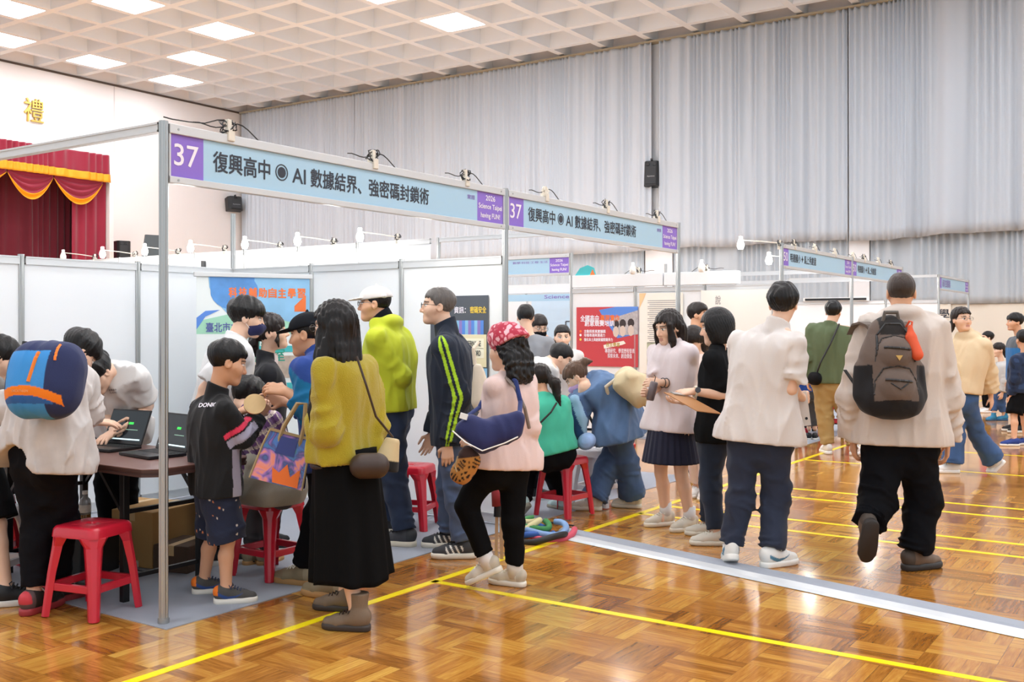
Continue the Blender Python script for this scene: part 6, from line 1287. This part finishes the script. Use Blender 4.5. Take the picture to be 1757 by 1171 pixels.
for sx in (-1, 1):
    part('strap', r, A, MB().loft([[(sx*(a+.032), y, z), (sx*(a-.032), y, z), (sx*(a-.032), y-.016, z-.012), (sx*(a+.032), y-.016, z-.012)] for a, y, z in ((.06, -.05, .23), (.085, -.07, .265), (.112, -.11, .285), (.130, -.19, .282), (.135, -.27, .235))]), mat('grey brown webbing', '6a6058', .8)); part('compression_strap', r, A, MB().bar((sx*.185, -.02, -.12), (sx*.225, -.14, .0), .02, .006), M_BLACK)
# beige pack on the bending woman
A = axes(cam_dir(.55, -.35, .75), cam_dir(-.8, 0, .6)); o = W(1085, 663, 7.92)
F = Field((-.24, -.2, -.24), (.24, .2, .24), .009); rbox(F, .24, .15, .30, .065); F.rc((-.02, .06, -.05), (.03, .06, -.05), .07, None, .03); F.wrinkle(.010, 34, 5); r = soft('backpack', 'soft beige pack strapped to the bending woman', 'backpack', o, A, F, cloth('beige canvas', 'cdbb97', .8)); part('strap', r, A, MB().tube([(-.05, -.02, .14), (-.03, -.12, .16), (.0, -.22, .06)], .016, 8), cloth('pale strap', 'd9cbb4')); part('buckle', r, A, MB().cyl((-.06, -.03, -.15), (-.06, -.03, -.19), .022), M_BLACK)
# glossy tote on the arm of the man in cap
A = axes(cam_dir(.12, -1, .12), EZ+cam_dir(.27, 0)); o = W(487, 788, 5.22); e = empty('tote_bag', tuple(o), 0, 'shiny see-through tote with rainbow and orange shapes inside', 'bag')
tw, tb, th_, td = .105, .135, .30, .05
def iris():
    m, nt, b = nt_new('iridescent vinyl'); N, L = nt.nodes, nt.links; tc = N.new('ShaderNodeTexCoord'); nz = N.new('ShaderNodeTexNoise'); nz.inputs['Scale'].default_value = 9; nz.inputs['Distortion'].default_value = 1.5; L.new(tc.outputs['Object'], nz.inputs['Vector']); cr = N.new('ShaderNodeValToRGB'); L.new(nz.outputs[0], cr.inputs[0]); e_ = cr.color_ramp.elements; e_[0].position = .28; e_[0].color = (*hexc('1d7f77'), 1); e_[1].position = .75; e_[1].color = (*hexc('f07a2c'), 1)
    for p_, h_ in ((.40, '3567b8'), (.47, '37357c'), (.55, '9a62b8'), (.62, 'e88a7c')): q_ = e_.new(p_); q_.color = (*hexc(h_), 1)
    L.new(cr.outputs[0], b.inputs['Base Color']); b.inputs['Roughness'].default_value = .12; b.inputs['Coat Weight'].default_value = .6; return m
b = MB(); b.loft([[(-w_, -d_, z), (w_, -d_, z), (w_, d_, z), (-w_, d_, z)] for w_, d_, z in ((tb, td, -.13), (tb+.005, td, -.12), (tw+.012, td*.7, .06), (tw, td*.35, .13))]); part('vinyl_body', e, A, b, iris())
part('inner_shape', e, A, MB().prism([(-.02, -.125), (.11, -.125), (.10, -.03), (.06, -.08), (.03, -.02), (.0, -.07), (-.04, -.05)], (0, td*1.0+.002, 0), EX, EZ, V(0, .003, 0)), mat('orange felt shape', 'f0762a', .6)); part('inner_pouch', e, A, MB().prism([(-.05, .02), (.05, .02), (.045, .11), (-.04, .11)], (0, td*.75, 0), EX, EZ, V(0, .003, 0)), mat('deep blue pouch', '2c3a86', .4))
tan = mat('tan bag trim', 'a38c66', .7)
for sx in (-1, 1): part('edge_trim', e, A, MB().tube([(sx*tb, td, -.13), (sx*(tw+.012), td*.7, .06), (sx*tw, td*.35, .13)], .006, 6), tan)
part('rim_trim', e, A, MB().bar((-tw, td*.35, .13), (tw, td*.35, .13), .014, .014), tan)
for sy in (-1, 1): part('handle', e, A, MB().tube([(-.05, sy*.02, .06), (-.045, sy*.02, .16), (-.01, sy*.015, .29), (.03, sy*.015, .30), (.055, sy*.02, .18), (.06, sy*.02, .06)], .011, 6), tan)
# bucket bag and belt bag of the mustard woman
A = axes(cam_dir(.25, -1, .05), EZ+cam_dir(.2, 0)); o = W(668, 782, 4.98); F = Field((-.12, -.12, -.12), (.12, .12, .14), .007); F.rc((-.01, 0, -.055), (0, 0, .06), .068, .040, .02); F.cut(V(0, 0, -.075), V(0, 0, -1)); F.cut(V(0, 0, .085), V(0, 0, 1))
r = soft('shoulder_bag', 'beige bucket bag with black base hanging behind the mustard sweater', 'bag', o, A, F, CL('leather'), lambda v: np.where((v[:, 2] < -.025)[:, None], np.array(hexc('1b1a1a')), np.array(hexc('c9b48a'))))
pm = PPL['mustard']; sp = [P2W(pm, pm.pt((612, 612, -.20)))-o, P2W(pm, pm.pt((628, 660, -.21)))-o, P2W(pm, pm.pt((645, 715, -.16)))-o, V(0, 0, .09)@A]
MB().tube([a*(1-t)+b_*t for a, b_ in zip(sp[:-1], sp[1:]) for t in (0, .33, .66)]+[sp[-1]], .006, 6).build('strap', mat('dark brown leather', '3a2a22', .5), r)
b = MB(); c = pm.centre(.02); b.smooth = True
hh = [P2W(pm, c+(pm.hr*math.cos(t)*.165+pm.hf*math.sin(t)*.155)+EZ*.0) for t in np.linspace(0, 2*np.pi, 40)]; o2 = P2W(pm, c)
e = empty('belt_bag', tuple(o2), 0, 'dark brown leather belt bag at the hip of the mustard sweater woman', 'bag'); MB().tube([q-o2 for q in hh], .014, 8, False).build('belt', mat('dark brown leather', '3a2a22', .5), e)
A = axes(cam_dir(.2, -1, 0), EZ); o3 = W(634, 800, 4.86)-o2; F = Field((-.12, -.06, -.09), (.12, .06, .09), .006); rbox(F, .11, .04, .055, .02); v, f = F.mesh(); grid_obj('pouch', (v@A+o3, f), mat('dark brown leather', '3a2a22', .5), e)
# navy slouch bag and leopard pouch of the woman in pink
pk = PPL['pink']; A = axes(cam_dir(-.25, -1, .05), EZ+cam_dir(.28, 0)); o = W(838, 733, 5.38)
F = Field((-.28, -.14, -.18), (.28, .14, .26), .008); F.chain([(-.13, 0, -.05), (.0, 0, -.065), (.13, 0, .02)], [.05, .07, .055], .04, sq=(V(0, 1, 0), 1.3)); F.chain([(-.10, 0, .0), (.02, 0, .0), (.14, 0, .09)], [.03, .045, .035], .05, sq=(V(0, 1, 0), 1.3)); F.wrinkle(.008, 34, 8)
r = soft('shoulder_bag', 'navy slouchy shoulder bag with white piping on the woman in pink', 'bag', o, A, F, cloth('navy nylon bag', '2c3260', .5))
part('piping', r, A, MB().tube([(-.17, .05, -.07), (-.08, .065, -.105), (.02, .07, -.12), (.12, .06, -.05), (.175, .03, .0)], .004, 6), M_WHITE)
sp = [V(.15, .01, .10)@A, P2W(pk, pk.pt((893, 690, -.20)))-o, P2W(pk, pk.pt((885, 655, -.16)))-o, P2W(pk, pk.pt((874, 642, -.08)))-o, P2W(pk, pk.pt((858, 655, .12)))-o]
MB().tube(sp, .013, 8).build('strap', cloth('navy strap', '2c3a6e'), r); sp = [V(-.14, .01, .0)@A, P2W(pk, pk.pt((822, 700, -.1)))-o, P2W(pk, pk.pt((842, 660, .02)))-o]; MB().tube(sp, .012, 8).build('strap', cloth('navy strap', '2c3a6e'), r)
sp = [P2W(pk, pk.pt(q))-o for q in ((868, 648, -.12), (884, 665, -.17), (900, 700, -.18), (908, 735, -.12))]; MB().tube(sp, .010, 8).build('grey_strap', cloth('grey strap', '8b7f78'), r)
part('buckle', r, A, MB().box(-.155, -.115, .03, .045, .005, .035), M_WHITE)
A = axes(cam_dir(-.3, -1, 0), EZ+cam_dir(-.15, 0)); o = W(796, 797, 5.42); F = Field((-.14, -.1, -.14), (.14, .1, .14), .0065); F.rc((-.02, 0, -.04), (.03, 0, .02), .062, .058, .03, sq=(V(0, 1, 0), 1.5)); F.rc((.02, 0, .05), (.03, 0, .07), .045, .03, .02); F.wrinkle(.006, 40, 2)
def leo(v): 
    n = np.sin(v[:, 0]*150+2*np.sin(v[:, 2]*60))*np.sin(v[:, 2]*150+2*np.sin(v[:, 0]*70)); c = paint(v, 'b9803f'); c[n > .35] = hexc('231611'); c[v[:, 2] > .035] = hexc('3a2622'); return c
r = soft('drawstring_pouch', 'leopard spotted drawstring pouch below the navy bag', 'bag', o, A, F, CL('plush'), leo); part('cord', r, A, MB().tube([(-.01, .05, .05), (-.03, .06, .0), (-.02, .07, -.03)], .004, 6), tan)
# black sling of teal girl, tote behind the track jacket, strap of olive man
tl = PPL['teal']; o = W(902, 745, 7.72); A = axes(cam_dir(-.4, -1), EZ); F = Field((-.14, -.1, -.12), (.14, .1, .12), .009); rbox(F, .17, .08, .14, .045); r = soft('sling_bag', 'black sling bag at the hip of the girl in teal', 'bag', o, A, F, cloth('black nylon bag', '1a1a1d', .6))
MB().tube([V(.05, 0, .05)@A, *[P2W(tl, tl.pt(q))-o for q in ((925, 728, -.20), (945, 708, -.17), (955, 692, -.10))]], .008, 6).build('strap', M_CORD, r)
o = W(827, 660, 6.3); A = axes(cam_dir(-.5, -1), EZ); F = Field((-.12, -.08, -.20), (.12, .08, .24), .009); F.rc((0, 0, -.10), (-.03, 0, .10), .075, .03, .03, sq=(V(0, 1, 0), 1.8)); F.wrinkle(.005, 30, 3); r = soft('cloth_bag', 'cream cloth bag behind the striped track jacket', 'bag', o, A, F, cloth('cream cotton', 'd9ccb8')); part('handle', r, A, MB().tube([(-.05, 0, .12), (-.06, .0, .22), (-.06, -.06, .26)], .012, 6), cloth('cream cotton', 'd9ccb8'))
ol = PPL['olive']; q = [P2W(ol, ol.pt(a)) for a in ((1440, 556, -.14), (1425, 590, -.20), (1408, 622, -.20), (1398, 650, -.13))]; o = q[-1]; A = axes(cam_dir(-1, -.6), EZ); F = Field((-.12, -.1, -.12), (.12, .1, .12), .01); rbox(F, .11, .045, .10, .03); r = soft('sling_bag', 'black crossbody bag with strap over the olive jacket', 'bag', o, A, F, cloth('black nylon bag', '1a1a1d', .6)); MB().tube([a-o for a in q], .010, 6).build('strap', M_CORD, r)
# things in hands
p = PPL['boy']; o = W(437, 694, 5.47); MB().cyl(-V(.0, 0, .004), V(0, 0, .004), .055, n=32); n = unit(cam_dir(.25, -.85, .45)); ob = MB().cyl(-n*.006, n*.006, .058, n=36).build('wooden_disc', mat('pale plywood', 'e2c28c', .6, vary=.06, bscale=20, stretch=(1, 6, 1)), None); ob.location = o; tag(ob, 'round pale plywood disc in the hands of the boy', 'disc')
o = W(1188, 692, 6.58); A = axes(cam_dir(.29, -.18, .94), cam_dir(-.163, .24, .094)); e = empty('clipboard', tuple(o), 0, 'brown clipboard held flat by the woman in black T-shirt', 'clipboard'); part('board', e, A, MB().box(-.115, .115, -.003, .002, -.16, .16), mat('brown hardboard', 'a87443', .6)); part('clip', e, A, MB().box(-.05, .05, -.003, .010, .125, .165), M_ALU); part('paper', e, A, MB().box(-.10, .10, -.0045, -.003, -.145, .12), M_PAPER)
o = W(1119, 671, 7.10); e = empty('drink_can', tuple(o), 0, 'slim grey drink can held by the schoolgirl', 'can'); b = MB(); b.smooth = True; d = unit(cam_dir(.25, 0, 1)); b.lathe((0, 0, 0), [(.001, -.07), (.024, -.068), (.028, -.06), (.028, .055), (.023, .066), (.001, .066)], 20, d); b.build('can_body', mat('grey printed can', '6d6265', .35, metal=.3, vary=.3, bscale=40), e); MB().tube([d*.066, d*.10, d*.115+cam_dir(-.015, 0)], .003, 6).build('straw', M_BLACK, e)
o = W(1374, 700, 6.36); A = axes(cam_dir(.1, -1, .1), EZ+cam_dir(-.1, 0)); e = empty('tablet', tuple(o), 0, 'pale tablet with round camera under the arm of the student in white', 'tablet'); part('case', e, A, MB().box(-.055, .05, -.006, .004, -.115, .10), mat('pale tablet case', 'd6cfc8', .5)); part('camera', e, A, MB().cyl((.025, .003, -.07), (.025, .006, -.07), .009), M_BLACK)
o = W(6, 716, 5.45); A = axes(cam_dir(-.3, -.8, .5), EZ); e = empty('phone', tuple(o), 0, 'phone with blue screen at the left picture edge', 'phone'); part('case', e, A, MB().box(-.038, .038, -.005, .003, -.075, .075), M_BLACK); part('display', e, A, MB().box(-.034, .034, .003, .004, -.07, .07), mat('blue phone display', '7fc3ea', .3, emit='7fc3ea', estr=.5))
o = W(1006, 757, 7.75); A = axes(cam_dir(-.35, -.8, .55), cam_dir(.4, 0, 1)); e = empty('sun_hat', tuple(o), 0, 'pale blue denim sun hat hanging beside the white stool', 'hat'); b = MB(); b.smooth = True; b.lathe((0, 0, 0), [(.075, -.006), (.048, .0), (.042, .014), (.025, .022), (.001, .023)], 24, (0, 1, 0)); part('brim_and_crown', e, A, b, jean('pale denim', '8fa9d2'))
o = W(990, 715, 7.92); A = axes(cam_dir(-.3, -1), EZ+cam_dir(.25, 0)); F = Field((-.16, -.1, -.2), (.16, .12, .2), .009); F.chain([(-.04, 0, .10), (0, 0, 0), (.05, 0, -.12)], [.06, .075, .05], .03, sq=(V(0, 1, 0), 1.3)); F.wrinkle(.012, 34, 4); soft('jacket', 'small blue and pale jacket hanging from the arm of the denim woman', 'jacket', o, A, F, CL('nylon'), lambda v: np.where((np.sin(v[:, 0]*30+v[:, 2]*22) > .3)[:, None], np.array(hexc('8fb3cf')), np.array(hexc('304e7c'))))
# cane stool and coloured hoses on the floor
p = G(856, 960); e = empty('folding_cane_stool', (p[0], p[1], 0), 0, 'folded cane stool with red top standing behind the woman in pink', 'cane stool'); O = V(*p); P = lambda x, z, y=0: RT*x+FW*y+EZ*z
for x in (-.018, .018): MB().bar(P(x, 0), P(x*.7, .30), .016, .02).build('pole', mat('tan anodised pole', 'b59a7f', .4, metal=.4), e)
MB().cyl(P(0, .27), P(0, .35), .034, .03).build('collar', M_BLACK, e); b = MB(); b.smooth = True; b.cyl(P(-.0, .34), P(-.02, .47), .045, .030, 16); b.build('seat_cloth', cloth('dull red cloth', '8d3238'), e)
p = G(925, 922)
for i, (c, rr, dx, dy, z, nm) in enumerate((('2f5fae', .16, -.02, .05, .03, 'blue'), ('3f8a4a', .15, .02, .10, .07, 'green'), ('86a9d6', .17, .05, .0, .05, 'pale blue'), ('d8566a', .18, .06, -.05, .025, 'pink'), ('d9cf9a', .13, -.04, .12, .09, 'cream'), ('23211f', .17, -.06, -.06, .03, 'black taped'))):
    pts = [V(dx+rr*math.cos(t)*1.1, dy+rr*math.sin(t)*.9, z+.02*math.sin(2*t+i)) for t in np.linspace(.4*i, .4*i+(4.2 if i in (3, 5) else 5.6), 40)]; O = (p[0], p[1], 0)
    ob = MB().tube(pts, .022, 10).build('foam_hoop', mat('foam hoop '+nm, c, .6), None, (0, 0, 0), smooth=True); ob.location = O; tag(ob, '%s foam hoop in the coloured tangle at the end of the cable cover' % nm, 'hoop', 'coloured hoops on the floor')
e = empty('floor_cable', tuple(G(985, 905)), 0, 'black cable lying along the carpet edge by the red stool', 'cable'); O = V(*e.location); MB().tube([G(925, 896)-O+EZ*.01, G(950, 900)-O+EZ*.01, G(985, 905)-O+EZ*.01], .006, 6).build('cable', M_CORD, e)
p = V(A4-.03+.0, 2.1, 2.24); pts = [(-.2, 0), (-.12, .10), (0, .14), (.10, .10), (.13, 0)]; ob = MB().prism(pts, (0, 0, 0), -EY, EZ, EX*.01).build('cardboard_arch', M_TEAL, None); ob.location = on_x(925+83, A4, 473)+EZ*.0; ob.location.z = 2.166; tag(ob, 'teal and orange rainbow cutout on top of the white header box', 'decoration'); MB().prism([(.04, 0), (.08, .08), (.12, 0)], (0, 0, 0), -EY, EZ, EX*-.004).build('orange_band', M_OR, ob)
# lettering on clothes, laid on the cloth where it is seen
def decal(p, partname, px, py, w, h, s, m, rot=0.0, bold=.03):
    ob = [c for c in p.root.children if c.name.split('.')[0] == partname][0]; bpy.context.view_layer.update()
    M = p.root.matrix_world.inverted(); a = Vector((CAMX, CAMY, EYE)); b = Vector(tuple(W(px, py, 5))); o_ = M @ a; d_ = (M.to_3x3() @ (b-a)).normalized(); hit, loc, nrm, _ = ob.ray_cast(o_, d_)
    if not hit: print('decal missed', partname); return
    n = V(*nrm); ux = unit(np.cross(V(0, 0, 1), n)); ux = ux if ux@V(1, 0, 0) > 0 else -ux; uy = unit(np.cross(n, ux)); ux, uy = ux*math.cos(rot)+uy*math.sin(rot), uy*math.cos(rot)-ux*math.sin(rot)
    text('chest_print', s, m, ob, (V(*loc)+n*.009, w, h), ux, uy, n, bold=bold)
decal(PPL['boy'], 'sports_jacket', 358, 697, .10, .026, 'DONIC', M_WHITEINK, .06)
decal(PPL['laptopper'], 't_shirt', 196, 671, .075, .03, '復興高中\nFUXING', M_INK, .1, .01)
